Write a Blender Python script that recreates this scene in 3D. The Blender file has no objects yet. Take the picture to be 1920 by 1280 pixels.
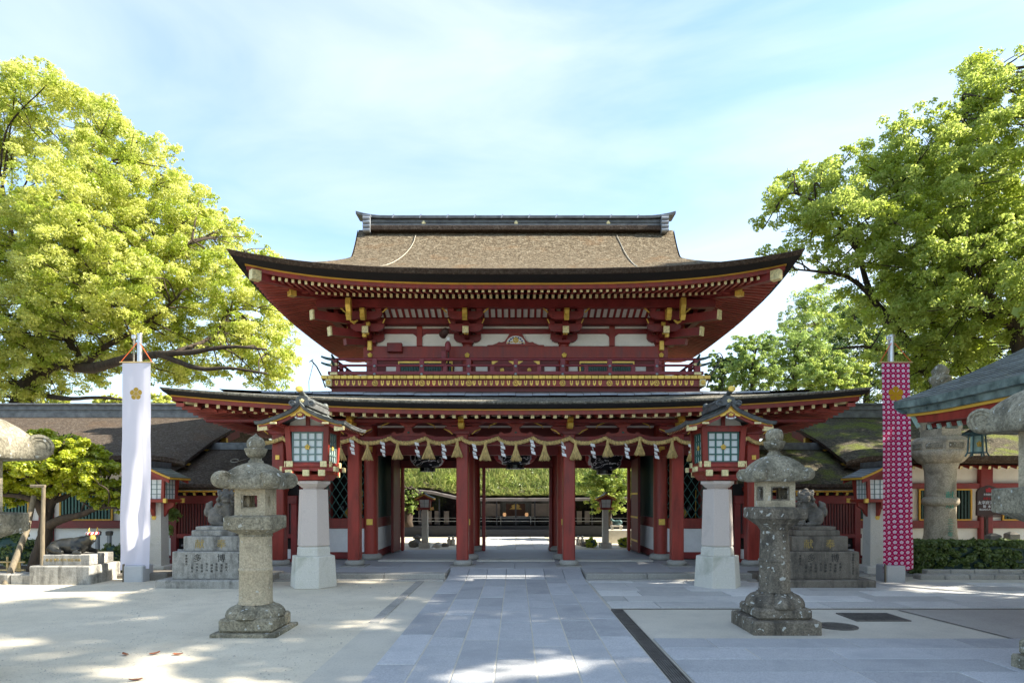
import bpy, bmesh, math, random
import numpy as np
from mathutils import Vector, Matrix, Euler

SC = bpy.context.scene
COL = SC.collection
R = math.radians
random.seed(7)
# ------------------------------------------------------------------ camera, world, sun
CAM_H = 1.7
F, VX, HY = 1200.0, 967.0, 930.0          # focal length and vanishing point measured on the 1920 px photograph
cam_d = bpy.data.cameras.new('camera')
cam = bpy.data.objects.new('camera', cam_d)
COL.objects.link(cam)
cam.location = (0, 0, CAM_H)
cam.rotation_euler = (R(90), 0, 0)
cam_d.sensor_width = 36.0
cam_d.lens = 36.0 * F / 1920.0
cam_d.shift_x = (960 - VX) / 1920.0
cam_d.shift_y = (HY - 640) / 1920.0
cam_d.clip_start = 0.1
cam_d.clip_end = 3000
SC.camera = cam

SUN_DIR = Vector((0.999, -0.035, 0.0)).normalized()
SUN_EL = R(38)
sun_vec = Vector((SUN_DIR.x * math.cos(SUN_EL), SUN_DIR.y * math.cos(SUN_EL), math.sin(SUN_EL)))
world = bpy.data.worlds.new('World')
SC.world = world
world.use_nodes = True
wt = world.node_tree
wt.nodes.clear()


def wn(t, **kw):
    n = wt.nodes.new(t)
    for k, v in kw.items():
        setattr(n, k, v)
    return n


w_out = wn('ShaderNodeOutputWorld')
w_bg = wn('ShaderNodeBackground')
w_bg.inputs['Strength'].default_value = 0.105
w_sky = wn('ShaderNodeTexSky', sky_type='NISHITA', sun_disc=False, sun_elevation=SUN_EL,
           sun_rotation=math.atan2(SUN_DIR.x, SUN_DIR.y), air_density=1.0, dust_density=0.6, ozone_density=1.6)
w_tc = wn('ShaderNodeTexCoord')
w_map = wn('ShaderNodeMapping')
w_map.inputs['Scale'].default_value = (1.2, 1.2, 4.4)
w_map.inputs['Rotation'].default_value = (0.25, 0.35, 0.5)
w_no = wn('ShaderNodeTexNoise')
w_no.inputs['Scale'].default_value = 1.3
w_no.inputs['Detail'].default_value = 8
w_no.inputs['Roughness'].default_value = 0.5
w_no.inputs['Distortion'].default_value = 0.7
w_rmp = wn('ShaderNodeValToRGB')
w_rmp.color_ramp.elements[0].position = 0.34
w_rmp.color_ramp.elements[0].color = (0.08, 0.08, 0.08, 1)
w_rmp.color_ramp.elements[1].position = 0.70
w_rmp.color_ramp.elements[1].color = (0.66, 0.66, 0.66, 1)
w_mix = wn('ShaderNodeMixRGB')
w_mix.inputs['Color2'].default_value = (3.4, 3.64, 3.78, 1)      # thin bright cloud, in the sky texture's own units
w_sep = wn('ShaderNodeSeparateXYZ')
w_hz = wn('ShaderNodeMapRange')
w_hz.inputs['From Min'].default_value = 0.55
w_hz.inputs['From Max'].default_value = 0.05
w_hz.inputs['To Min'].default_value = 0.0
w_hz.inputs['To Max'].default_value = 0.14
w_add = wn('ShaderNodeMath', operation='ADD', use_clamp=True)
L_ = wt.links.new
L_(w_tc.outputs['Generated'], w_map.inputs['Vector'])
L_(w_map.outputs['Vector'], w_no.inputs['Vector'])
L_(w_no.outputs['Fac'], w_rmp.inputs['Fac'])
L_(w_tc.outputs['Generated'], w_sep.inputs[0])
L_(w_sep.outputs['Z'], w_hz.inputs['Value'])
w_xb = wn('ShaderNodeMath', operation='MULTIPLY_ADD')          # the veil of cloud is thicker towards +x
w_xb.inputs[1].default_value = 0.13
w_xb.inputs[2].default_value = 0.02
L_(w_sep.outputs['X'], w_xb.inputs[0])
w_ad0 = wn('ShaderNodeMath', operation='ADD')
L_(w_rmp.outputs['Color'], w_ad0.inputs[0])
L_(w_xb.outputs[0], w_ad0.inputs[1])
L_(w_ad0.outputs[0], w_add.inputs[0])
L_(w_hz.outputs['Result'], w_add.inputs[1])
L_(w_add.outputs[0], w_mix.inputs['Fac'])
w_tint = wn('ShaderNodeMixRGB', blend_type='MULTIPLY')
w_tint.inputs['Fac'].default_value = 1.0
w_tint.inputs['Color2'].default_value = (0.86, 1.0, 1.06, 1)
L_(w_sky.outputs['Color'], w_tint.inputs['Color1'])
L_(w_tint.outputs['Color'], w_mix.inputs['Color1'])
L_(w_mix.outputs['Color'], w_bg.inputs['Color'])
L_(w_bg.outputs['Background'], w_out.inputs['Surface'])

sun_d = bpy.data.lights.new('sun', 'SUN')
sun_d.energy = 4.4
sun_d.angle = R(0.53)
sun_d.color = (1.0, 0.93, 0.80)
sun = bpy.data.objects.new('sun', sun_d)
COL.objects.link(sun)
sun.rotation_euler = (-sun_vec).to_track_quat('-Z', 'Y').to_euler()
SC.view_settings.view_transform = 'Standard'
SC.view_settings.look = 'None'
SC.view_settings.gamma = 1.0
SC.view_settings.exposure = 1.85
SC.view_settings.use_curve_mapping = False
try:
    SC.cycles.max_bounces = 10
    SC.cycles.diffuse_bounces = 6
    SC.cycles.glossy_bounces = 2
    SC.cycles.transmission_bounces = 6
    SC.cycles.transparent_max_bounces = 6
    SC.cycles.use_denoising = True
    SC.cycles.sample_clamp_indirect = 6
except Exception:
    pass


# ------------------------------------------------------------------ measuring helpers
def PX(px, D):
    return (px - VX) * D / F


def PZ(py, D):
    return CAM_H + (HY - py) * D / F


# ------------------------------------------------------------------ objects
ORG = {}                                    # origin of things that are built in world coordinates


def link(o):
    COL.objects.link(o)
    return o


def tag(o, label=None, cat=None, group=None, kind=None):
    if label:
        o['label'] = label
    if cat:
        o['category'] = cat
    if group:
        o['group'] = group
    if kind:
        o['kind'] = kind
    return o


def thing(name, label, cat, loc=(0, 0, 0), group=None, world=False, rz=0):
    o = link(bpy.data.objects.new(name, None))
    o.location = loc
    o.rotation_euler = (0, 0, rz)
    o.empty_display_size = 0.2
    tag(o, label, cat, group)
    ORG[o.name] = Vector(loc) if world else Vector((0, 0, 0))
    return o


def copy_tree(o, parent=None):
    c = link(o.copy())
    c.parent = parent
    for ch in list(o.children):
        copy_tree(ch, c)
    return c


def clone(root, loc, rz=0.0, label=None):
    c = copy_tree(root)
    c.location = loc
    c.rotation_euler = (0, 0, rz)
    if label:
        c['label'] = label
    return c


def inst(src, parent, loc=(0, 0, 0), rot=(0, 0, 0), scale=(1, 1, 1), name=None):
    """another object on the mesh of src"""
    o = link(bpy.data.objects.new(name or src.name.split('.')[0], src.data))
    o.location = loc
    o.rotation_euler = rot
    o.scale = scale
    o.parent = parent
    return o


class MB:
    def __init__(s):
        s.v, s.f, s.m, s.cur = [], [], [], 0

    def add(s, vs, fs):
        b = len(s.v)
        s.v += [tuple(v) for v in vs]
        s.f += [tuple(i + b for i in f) for f in fs]
        s.m += [s.cur] * len(fs)
        return s

    def box(s, x0, x1, y0, y1, z0, z1, bev=0.0):
        if bev <= 0:
            return s.add([(x0, y0, z0), (x1, y0, z0), (x1, y1, z0), (x0, y1, z0), (x0, y0, z1), (x1, y0, z1), (x1, y1, z1), (x0, y1, z1)],
                         [(0, 3, 2, 1), (4, 5, 6, 7), (0, 1, 5, 4), (1, 2, 6, 5), (2, 3, 7, 6), (3, 0, 4, 7)])
        lo, hi = (x0, y0, z0), (x1, y1, z1)
        vs, idx = [], {}
        for cx in (0, 1):
            for cy in (0, 1):
                for cz in (0, 1):
                    c = (cx, cy, cz)
                    for ax in range(3):        # vertex lying on the face normal to ax
                        p = []
                        for k in range(3):
                            q = hi[k] if c[k] else lo[k]
                            if k != ax:
                                q += -bev if c[k] else bev
                            p.append(q)
                        idx[(c, ax)] = len(vs)
                        vs.append(p)
        fs = []
        for ax in range(3):
            a, b = [k for k in range(3) if k != ax]
            for side in (0, 1):
                q = []
                for (i, j) in ((0, 0), (1, 0), (1, 1), (0, 1)):
                    c = [0, 0, 0]
                    c[ax], c[a], c[b] = side, i, j
                    q.append(idx[(tuple(c), ax)])
                fs.append(tuple(q))
            for i in (0, 1):                   # edges along ax
                for j in (0, 1):
                    c0, c1 = [0, 0, 0], [0, 0, 0]
                    c0[ax], c1[ax] = 0, 1
                    c0[a] = c1[a] = i
                    c0[b] = c1[b] = j
                    c0, c1 = tuple(c0), tuple(c1)
                    fs.append((idx[(c0, a)], idx[(c1, a)], idx[(c1, b)], idx[(c0, b)]))
        for cx in (0, 1):
            for cy in (0, 1):
                for cz in (0, 1):
                    c = (cx, cy, cz)
                    fs.append((idx[(c, 0)], idx[(c, 1)], idx[(c, 2)]))
        return s.add(vs, fs)

    def bar(s, a, b, w, h, up=(0, 0, 1), endmat=None):
        a, b = Vector(a), Vector(b)
        d = (b - a).normalized()
        u = Vector(up)
        x = d.cross(u)
        if x.length < 1e-5:
            x = d.cross(Vector((1, 0, 0)))
        x.normalize()
        z = x.cross(d).normalized()
        vs = []
        for p in (a, b):
            for (i, j) in ((-1, -1), (1, -1), (1, 1), (-1, 1)):
                vs.append(p + x * (i * w / 2) + z * (j * h / 2))
        s.add(vs, [(0, 1, 5, 4), (1, 2, 6, 5), (2, 3, 7, 6), (3, 0, 4, 7)])
        b0 = len(s.v) - 8
        s.f += [(b0 + 4, b0 + 5, b0 + 6, b0 + 7), (b0 + 3, b0 + 2, b0 + 1, b0)]
        s.m += [s.cur if endmat is None else endmat, s.cur]
        return s

    def prism(s, poly, axis, a0, a1):
        """poly of 2D points; axis 'x','y','z' is the extrusion axis (the others keep alphabetical order)"""
        def mk(p, a):
            return {'x': (a, p[0], p[1]), 'y': (p[0], a, p[1]), 'z': (p[0], p[1], a)}[axis]
        n = len(poly)
        return s.add([mk(p, a0) for p in poly] + [mk(p, a1) for p in poly],
                     [tuple(range(n)), tuple(range(2 * n - 1, n - 1, -1))] + [(i, (i + 1) % n, n + (i + 1) % n, n + i) for i in range(n)])

    def frustum(s, cx, cy, z0, z1, n, r0, r1, rot=0.0, sx=1.0, sy=1.0):
        vs = []
        for r, z in ((r0, z0), (r1, z1)):
            for k in range(n):
                a = rot + 2 * math.pi * k / n
                vs.append((cx + r * math.cos(a) * sx, cy + r * math.sin(a) * sy, z))
        return s.add(vs, [tuple(range(n - 1, -1, -1)), tuple(range(n, 2 * n))] + [(i, (i + 1) % n, n + (i + 1) % n, n + i) for i in range(n)])

    def lathe(s, prof, n=24, c=(0, 0, 0), mod=None, caps=True):
        vs = []
        for (r, z) in prof:
            for k in range(n):
                a = 2 * math.pi * k / n
                rr, zz = (r, z) if mod is None else mod(r, z, a)
                vs.append((c[0] + rr * math.cos(a), c[1] + rr * math.sin(a), c[2] + zz))
        fs = []
        for i in range(len(prof) - 1):
            for k in range(n):
                k2 = (k + 1) % n
                fs.append((i * n + k, i * n + k2, (i + 1) * n + k2, (i + 1) * n + k))
        if caps:
            fs.append(tuple(range(n - 1, -1, -1)))
            fs.append(tuple((len(prof) - 1) * n + k for k in range(n)))
        return s.add(vs, fs)

    def tube(s, pts, rad, n=8, caps=True):
        pts = [Vector(p) for p in pts]
        m = len(pts)
        rads = rad if isinstance(rad, (list, tuple)) else [rad] * m
        up = Vector((0, 0, 1))
        vs, prev = [], None
        for i, p in enumerate(pts):
            d = (pts[min(i + 1, m - 1)] - pts[max(i - 1, 0)])
            if d.length < 1e-9:
                d = Vector((0, 0, 1))
            d.normalize()
            if prev is None:
                x = d.cross(up)
                if x.length < 1e-3:
                    x = d.cross(Vector((1, 0, 0)))
            else:
                x = prev - d * prev.dot(d)
            x.normalize()
            prev = x
            y = d.cross(x)
            for k in range(n):
                a = 2 * math.pi * k / n
                vs.append(p + (x * math.cos(a) + y * math.sin(a)) * rads[i])
        fs = [(i * n + k, i * n + (k + 1) % n, (i + 1) * n + (k + 1) % n, (i + 1) * n + k) for i in range(m - 1) for k in range(n)]
        if caps:
            fs += [tuple(range(n - 1, -1, -1)), tuple((m - 1) * n + k for k in range(n))]
        return s.add(vs, fs)

    def ell(s, c, r, n=12, m=8, rot=None):
        vs, fs = [], []
        M = rot or Matrix.Identity(3)
        r = (r, r, r) if not isinstance(r, (tuple, list)) else r
        for i in range(m + 1):
            t = math.pi * i / m
            for k in range(n):
                a = 2 * math.pi * k / n
                vs.append(Vector(c) + M @ Vector((r[0] * math.sin(t) * math.cos(a), r[1] * math.sin(t) * math.sin(a), r[2] * math.cos(t))))
        for i in range(m):
            for k in range(n):
                fs.append((i * n + k, (i + 1) * n + k, (i + 1) * n + (k + 1) % n, i * n + (k + 1) % n))
        return s.add(vs, fs)

    def grid(s, rows, closed=False):
        """rows: list of equally long point lists"""
        n = len(rows[0])
        fs = []
        for i in range(len(rows) - 1):
            for k in range(n if closed else n - 1):
                k2 = (k + 1) % n
                fs.append((i * n + k, i * n + k2, (i + 1) * n + k2, (i + 1) * n + k))
        return s.add([p for r in rows for p in r], fs)

    def build(s, name, mat, parent=None, smooth=None, label=None, kind=None, fix=True, loc=None):
        off = Vector((0, 0, 0))
        if parent is not None:
            q = parent
            while q is not None:
                off += ORG.get(q.name, Vector((0, 0, 0)))
                q = q.parent
        if loc is not None:
            off = off + Vector(loc)
        me = bpy.data.meshes.new(name)
        me.from_pydata([(v[0] - off.x, v[1] - off.y, v[2] - off.z) for v in s.v], [], s.f)
        mats = mat if isinstance(mat, (list, tuple)) else [mat]
        for mm in mats:
            me.materials.append(mm)
        if len(mats) > 1:
            me.polygons.foreach_set('material_index', s.m)
        if fix:
            bm = bmesh.new()
            bm.from_mesh(me)
            bmesh.ops.recalc_face_normals(bm, faces=bm.faces)
            bm.to_mesh(me)
            bm.free()
        if smooth is not None:
            me.polygons.foreach_set('use_smooth', [True] * len(me.polygons))
            if smooth < 179:
                me.set_sharp_from_angle(angle=R(smooth))
        me.update()
        o = link(bpy.data.objects.new(name, me))
        if loc is not None:
            o.location = loc
        o.parent = parent
        if label:
            o['label'] = label
        if kind:
            o['kind'] = kind
        return o


def remeshed(mb, voxel, disp=0.0, dscale=6.0, seed=0, smooth_it=2):
    """one continuous body out of overlapping lumps"""
    me = bpy.data.meshes.new('tmp')
    me.from_pydata(mb.v, [], mb.f)
    o = link(bpy.data.objects.new('tmp', me))
    md = o.modifiers.new('r', 'REMESH')
    md.mode = 'VOXEL'
    md.voxel_size = voxel
    if smooth_it:
        ms = o.modifiers.new('s', 'SMOOTH')
        ms.factor = 0.5
        ms.iterations = smooth_it
    dg = bpy.context.evaluated_depsgraph_get()
    m2 = bpy.data.meshes.new_from_object(o.evaluated_get(dg))
    bpy.data.objects.remove(o)
    bpy.data.meshes.remove(me)
    out = MB()
    from mathutils import noise
    vs = []
    for v in m2.vertices:
        p = v.co.copy()
        if disp:
            p += v.normal * disp * noise.noise(p * dscale + Vector((seed, 0, 0)))
        vs.append(tuple(p))
    out.add(vs, [tuple(p.vertices) for p in m2.polygons])
    bpy.data.meshes.remove(m2)
    return out


def text_mb(body, size, depth=0.006, spacing=1.0):
    """flat lettering as a mesh in the xz plane facing -y, centred on the origin"""
    cu = bpy.data.curves.new('txt', 'FONT')
    cu.body = body
    cu.size = size
    cu.extrude = depth / 2
    cu.align_x = 'CENTER'
    cu.align_y = 'CENTER'
    cu.space_character = spacing
    cu.resolution_u = 2
    o = link(bpy.data.objects.new('txt', cu))
    dg = bpy.context.evaluated_depsgraph_get()
    me = bpy.data.meshes.new_from_object(o.evaluated_get(dg))
    bpy.data.objects.remove(o)
    bpy.data.curves.remove(cu)
    m = MB()
    m.add([(v.co.x, -v.co.z, v.co.y) for v in me.vertices], [tuple(p.vertices) for p in me.polygons])
    bpy.data.meshes.remove(me)
    if m.v:
        a = np.array(m.v)
        cx = (a[:, 0].min() + a[:, 0].max()) / 2
        cz = (a[:, 2].min() + a[:, 2].max()) / 2
        m.v = [(x - cx, y, z - cz) for x, y, z in m.v]
    return m


def move(mb, d, rz=0.0, rx=0.0):
    M = Matrix.Rotation(rz, 3, 'Z') @ Matrix.Rotation(rx, 3, 'X')
    D = Vector(d)
    mb.v = [tuple(M @ Vector(v) + D) for v in mb.v]
    return mb


# ------------------------------------------------------------------ materials
class E:
    """arithmetic on shader sockets"""
    def __init__(s, nt, sock):
        s.nt, s.s = nt, sock

    def _op(s, op, *o, clamp=False):
        n = s.nt.nodes.new('ShaderNodeMath')
        n.operation = op
        n.use_clamp = clamp
        for i, a in enumerate((s,) + o):
            if isinstance(a, E):
                s.nt.links.new(a.s, n.inputs[i])
            else:
                n.inputs[i].default_value = a
        return E(s.nt, n.outputs[0])

    def __add__(s, o): return s._op('ADD', o)
    def __sub__(s, o): return s._op('SUBTRACT', o)
    def __mul__(s, o): return s._op('MULTIPLY', o)
    def __truediv__(s, o): return s._op('DIVIDE', o)
    def lt(s, o): return s._op('LESS_THAN', o)
    def gt(s, o): return s._op('GREATER_THAN', o)
    def mod(s, o): return s._op('FLOORED_MODULO', o)
    def f(s, name, *o): return s._op(name, *o)


def new_mat(name):
    m = bpy.data.materials.new(name)
    m.use_nodes = True
    nt = m.node_tree
    nt.nodes.clear()
    out = nt.nodes.new('ShaderNodeOutputMaterial')
    bs = nt.nodes.new('ShaderNodeBsdfPrincipled')
    nt.links.new(bs.outputs[0], out.inputs[0])
    return m, nt, bs, out


def nnode(nt, t, ins=None, **kw):
    n = nt.nodes.new(t)
    for k, v in kw.items():
        setattr(n, k, v)
    for k, v in (ins or {}).items():
        if hasattr(v, 'is_linked') or isinstance(v, bpy.types.NodeSocket):
            nt.links.new(v, n.inputs[k])
        else:
            n.inputs[k].default_value = v
    return n


def c4(c):
    return (c[0], c[1], c[2], 1.0)


def mixc(nt, fac, a, b):
    n = nt.nodes.new('ShaderNodeMixRGB')
    for k, v in (('Fac', fac), ('Color1', a), ('Color2', b)):
        if isinstance(v, E):
            v = v.s
        if isinstance(v, bpy.types.NodeSocket):
            nt.links.new(v, n.inputs[k])
        elif k == 'Fac':
            n.inputs[k].default_value = v
        else:
            n.inputs[k].default_value = c4(v)
    return n.outputs[0]


def ramp(nt, fac, p0, p1, c0=(0, 0, 0), c1=(1, 1, 1)):
    n = nt.nodes.new('ShaderNodeValToRGB')
    n.color_ramp.elements[0].position = p0
    n.color_ramp.elements[1].position = p1
    n.color_ramp.elements[0].color = c4(c0)
    n.color_ramp.elements[1].color = c4(c1)
    nt.links.new(fac, n.inputs[0])
    return n.outputs[0]


def noise_tex(nt, vec, scale, detail=5, rough=0.55, dist=0.0):
    n = nt.nodes.new('ShaderNodeTexNoise')
    n.inputs['Scale'].default_value = scale
    n.inputs['Detail'].default_value = detail
    n.inputs['Roughness'].default_value = rough
    n.inputs['Distortion'].default_value = dist
    if vec is not None:
        nt.links.new(vec, n.inputs['Vector'])
    return n.outputs['Fac']


def coords(nt, kind='Object', scale=None, rnd=0.0):
    tc = nt.nodes.new('ShaderNodeTexCoord')
    v = tc.outputs[kind]
    if rnd:
        oi = nt.nodes.new('ShaderNodeObjectInfo')
        a = nt.nodes.new('ShaderNodeVectorMath')
        a.operation = 'ADD'
        sc = nt.nodes.new('ShaderNodeMath')
        sc.operation = 'MULTIPLY'
        sc.inputs[1].default_value = rnd
        nt.links.new(oi.outputs['Random'], sc.inputs[0])
        nt.links.new(v, a.inputs[0])
        nt.links.new(sc.outputs[0], a.inputs[1])
        v = a.outputs[0]
    if scale:
        mp = nt.nodes.new('ShaderNodeMapping')
        mp.inputs['Scale'].default_value = scale
        nt.links.new(v, mp.inputs[0])
        v = mp.outputs[0]
    return v


def bump(nt, bs, height, strength=0.3, dist=0.02):
    b = nt.nodes.new('ShaderNodeBump')
    b.inputs['Strength'].default_value = strength
    b.inputs['Distance'].default_value = dist
    nt.links.new(height, b.inputs['Height'])
    nt.links.new(b.outputs[0], bs.inputs['Normal'])


def plain(name, col, rough=0.5, metal=0.0, var=0.15, scale=4.0, bmp=0.0, vecscale=None, rnd=3.0, spec=None, dark=None, objvar=0.0):
    """one colour with wear and grain"""
    m, nt, bs, out = new_mat(name)
    v = coords(nt, 'Object', vecscale, rnd)
    n1 = noise_tex(nt, v, scale, 6, 0.6)
    n2 = noise_tex(nt, v, scale * 9, 4, 0.6)
    lo = dark or tuple(c * (1 - var * 1.6) for c in col)
    hi = tuple(min(1, c * (1 + var)) for c in col)
    c = mixc(nt, ramp(nt, n1, 0.3, 0.7), lo, hi)
    c = mixc(nt, ramp(nt, n2, 0.45, 0.8, (0, 0, 0), (0.25, 0.25, 0.25)), c, tuple(min(1, q * 1.35 + 0.01) for q in col))
    if objvar:
        oi = nt.nodes.new('ShaderNodeObjectInfo')
        hs = nt.nodes.new('ShaderNodeHueSaturation')
        mr = nnode(nt, 'ShaderNodeMapRange', {'Value': oi.outputs['Random'], 'To Min': 1 - objvar, 'To Max': 1 + objvar})
        nt.links.new(mr.outputs[0], hs.inputs['Value'])
        nt.links.new(c, hs.inputs['Color'])
        c = hs.outputs[0]
    nt.links.new(c, bs.inputs['Base Color'])
    rr = ramp(nt, n1, 0.2, 0.8, (max(0, rough - 0.1),) * 3, (min(1, rough + 0.12),) * 3)
    nt.links.new(rr, bs.inputs['Roughness'])
    bs.inputs['Metallic'].default_value = metal
    if spec is not None:
        bs.inputs['Specular IOR Level'].default_value = spec
    if bmp:
        bump(nt, bs, n2, bmp, 0.01)
    return m


def stone_mat(name, base, lichen, darkc, speck=0.5, lich=0.5, drk=0.5, scale=3.0, rnd=5.0, streak=False, fine=70.0, objvar=0.0, bstr=0.5, white=0.0, rough=0.9):
    """granite: speckle, lichen patches, dark weathering, optional streaks that run down"""
    if 'slab' not in name:              # warm cast put into the stone colours to counter blue skylight
        base, lichen, darkc = [(c[0] * 1.02, c[1] * .96, c[2] * .90) for c in (base, lichen, darkc)]
    m, nt, bs, out = new_mat(name)
    v = coords(nt, 'Object', None, rnd)
    big = noise_tex(nt, v, scale, 8, 0.62, 0.3)
    mid = noise_tex(nt, v, scale * 4.2, 8, 0.7, 0.2)
    fin = noise_tex(nt, v, fine, 3, 0.7)
    c = mixc(nt, ramp(nt, fin, 0.35, 0.65), tuple(x * (1 - 0.4 * speck) for x in base), tuple(min(1, x * (1 + 0.35 * speck)) for x in base))
    lf = ramp(nt, mid, 0.62 - 0.22 * lich, 0.72 - 0.2 * lich)
    c = mixc(nt, E(nt, lf) * min(1.0, lich * 1.3), c, lichen)
    if streak:
        vs = coords(nt, 'Object', (4.2, 4.2, 0.9), rnd)
        st = (E(nt, noise_tex(nt, vs, 1.0, 8, 0.7, 0.6)) * 0.65 + E(nt, mid) * 0.35).s
        df = E(nt, ramp(nt, st, 0.60 - 0.25 * drk, 0.72 - 0.15 * drk))
    else:
        df = E(nt, ramp(nt, big, 0.60 - 0.25 * drk, 0.78 - 0.2 * drk))
    c = mixc(nt, df * 0.85, c, darkc)
    if white:
        wv = noise_tex(nt, v, 16.0, 2, 0.4)
        c = mixc(nt, E(nt, ramp(nt, wv, 0.74 - 0.08 * white, 0.76 - 0.08 * white)) * 0.8, c, (0.55, 0.55, 0.5))
    if objvar:
        oi = nt.nodes.new('ShaderNodeObjectInfo')
        hs = nt.nodes.new('ShaderNodeHueSaturation')
        mr = nnode(nt, 'ShaderNodeMapRange', {'Value': oi.outputs['Random'], 'To Min': 1 - objvar, 'To Max': 1 + objvar})
        nt.links.new(mr.outputs[0], hs.inputs['Value'])
        nt.links.new(c, hs.inputs['Color'])
        c = hs.outputs[0]
    nt.links.new(c, bs.inputs['Base Color'])
    bs.inputs['Roughness'].default_value = rough
    bs.inputs['Specular IOR Level'].default_value = 0.25
    h = (E(nt, mid) * 1.0 + E(nt, fin) * 0.45)
    bump(nt, bs, h.s, bstr, 0.015)
    return m


def leaf_mat(name, c0, c1, c2=None, trans=0.45, gloss=0.06):
    m, nt, bs, out = new_mat(name)
    nt.nodes.remove(bs)
    g = nt.nodes.new('ShaderNodeNewGeometry')
    r = g.outputs['Random Per Island']
    c = mixc(nt, r, c0, c1)
    v = coords(nt, 'Object')
    c = mixc(nt, ramp(nt, noise_tex(nt, v, 0.55, 3, 0.5), 0.4, 0.62), c, mixc(nt, r, c2 or c0, c1))
    d = nnode(nt, 'ShaderNodeBsdfDiffuse', {'Color': c})
    t = nnode(nt, 'ShaderNodeBsdfTranslucent', {'Color': c})
    mx = nt.nodes.new('ShaderNodeMixShader')
    mx.inputs[0].default_value = trans
    nt.links.new(d.outputs[0], mx.inputs[1])
    nt.links.new(t.outputs[0], mx.inputs[2])
    gl = nnode(nt, 'ShaderNodeBsdfGlossy', {'Roughness': 0.45})
    m2 = nt.nodes.new('ShaderNodeMixShader')
    m2.inputs[0].default_value = gloss
    nt.links.new(mx.outputs[0], m2.inputs[1])
    nt.links.new(gl.outputs[0], m2.inputs[2])
    nt.links.new(m2.outputs[0], out.inputs[0])
    return m


def thatch_mat(name, c0, c1, c2, moss=None, mossamt=0.0, rust=None):
    m, nt, bs, out = new_mat(name)
    v = coords(nt, 'Object', None, 2.0)
    a = noise_tex(nt, v, 21.0, 4, 0.8)
    b = noise_tex(nt, v, 0.9, 6, 0.6)
    d = noise_tex(nt, v, 9.0, 5, 0.7)
    c = mixc(nt, ramp(nt, a, 0.40, 0.60), c0, c1)
    c = mixc(nt, E(nt, ramp(nt, d, 0.5, 0.66)) * 0.7, c, c2)
    c = mixc(nt, E(nt, ramp(nt, a, 0.60, 0.68)) * 0.7, c, tuple(min(1, x * 2.1) for x in c2))
    if rust:
        c = mixc(nt, E(nt, ramp(nt, b, 0.56, 0.7)) * 0.4, c, rust)
    if moss:
        mm = E(nt, ramp(nt, noise_tex(nt, v, 1.7, 7, 0.66), 0.62 - 0.3 * mossamt, 0.74 - 0.25 * mossamt))
        c = mixc(nt, mm * 0.9, c, mixc(nt, ramp(nt, a, 0.4, 0.62), moss, tuple(x * 2.0 for x in moss)))
    nt.links.new(c, bs.inputs['Base Color'])
    bs.inputs['Roughness'].default_value = 0.95
    bs.inputs['Specular IOR Level'].default_value = 0.1
    h = E(nt, a) + E(nt, d) * 0.8
    bump(nt, bs, h.s, 0.9, 0.05)
    return m


def emis_mat(name, col, strength):
    m, nt, bs, out = new_mat(name)
    bs.inputs['Base Color'].default_value = c4(col)
    bs.inputs['Emission Color'].default_value = c4(col)
    bs.inputs['Emission Strength'].default_value = strength
    return m


M = {}
M['red'] = plain('red_lacquer', (0.275, 0.030, 0.018), 0.45, var=0.24, scale=2.5, bmp=0.12, vecscale=(3, 3, 0.6), objvar=0.12)
M['red2'] = plain('red_lacquer_deep', (0.21, 0.021, 0.019), 0.5, var=0.24, scale=2.5, bmp=0.1, objvar=0.14)
M['rail'] = plain('red_lacquer_faded', (0.22, 0.035, 0.045), 0.55, var=0.22, scale=5, bmp=0.1)
M['rafter'] = plain('faded_rafter_red', (0.36, 0.07, 0.052), 0.55, var=0.2, scale=3, objvar=0.15)
M['maroon'] = plain('maroon_boards', (0.15, 0.02, 0.017), 0.55, var=0.2, scale=2.0)
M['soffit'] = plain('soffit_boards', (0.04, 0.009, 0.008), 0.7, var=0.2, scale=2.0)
M['gold'] = plain('gilt_metal', (0.80, 0.53, 0.10), 0.38, metal=0.28, var=0.2, scale=9, rnd=9, objvar=0.12)
M['gold2'] = plain('gilt_metal_worn', (0.78, 0.66, 0.34), 0.5, metal=0.2, var=0.25, scale=25, rnd=9)
M['yellow'] = plain('yellow_ochre_paint', (0.66, 0.36, 0.04), 0.6, var=0.12, scale=3)
M['black'] = plain('black_bark_edge', (0.012, 0.011, 0.012), 0.85, var=0.4, scale=14, bmp=0.5)
M['ink'] = plain('black_lacquer', (0.008, 0.008, 0.009), 0.25, var=0.2, scale=4)
M['plaster'] = plain('white_plaster', (0.88, 0.85, 0.77), 0.85, var=0.06, scale=2, bmp=0.05)
M['white'] = plain('white_paint', (0.78, 0.78, 0.76), 0.6, var=0.05, scale=4)
M['green'] = plain('green_lattice_paint', (0.035, 0.13, 0.105), 0.5, var=0.2, scale=5)
M['green2'] = plain('dark_green_slats', (0.018, 0.055, 0.045), 0.6, var=0.25, scale=5)
M['paper'] = plain('lamp_pane', (0.72, 0.76, 0.74), 0.35, var=0.04, scale=3)
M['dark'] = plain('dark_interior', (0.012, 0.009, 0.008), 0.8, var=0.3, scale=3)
M['wood'] = plain('weathered_wood', (0.18, 0.145, 0.095), 0.85, var=0.3, scale=5, vecscale=(6, 6, 0.8), bmp=0.4)
M['darkwood'] = plain('dark_brown_wood', (0.055, 0.022, 0.016), 0.65, var=0.25, scale=3, vecscale=(5, 5, 0.8), bmp=0.15)
M['bark'] = plain('tree_bark', (0.055, 0.038, 0.025), 0.95, var=0.45, scale=3.5, vecscale=(3, 3, 0.7), bmp=0.9)
M['copper'] = plain('weathered_copper', (0.14, 0.155, 0.15), 0.55, metal=0.15, var=0.4, scale=5, rnd=8, bmp=0.15, objvar=0.2)
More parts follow.
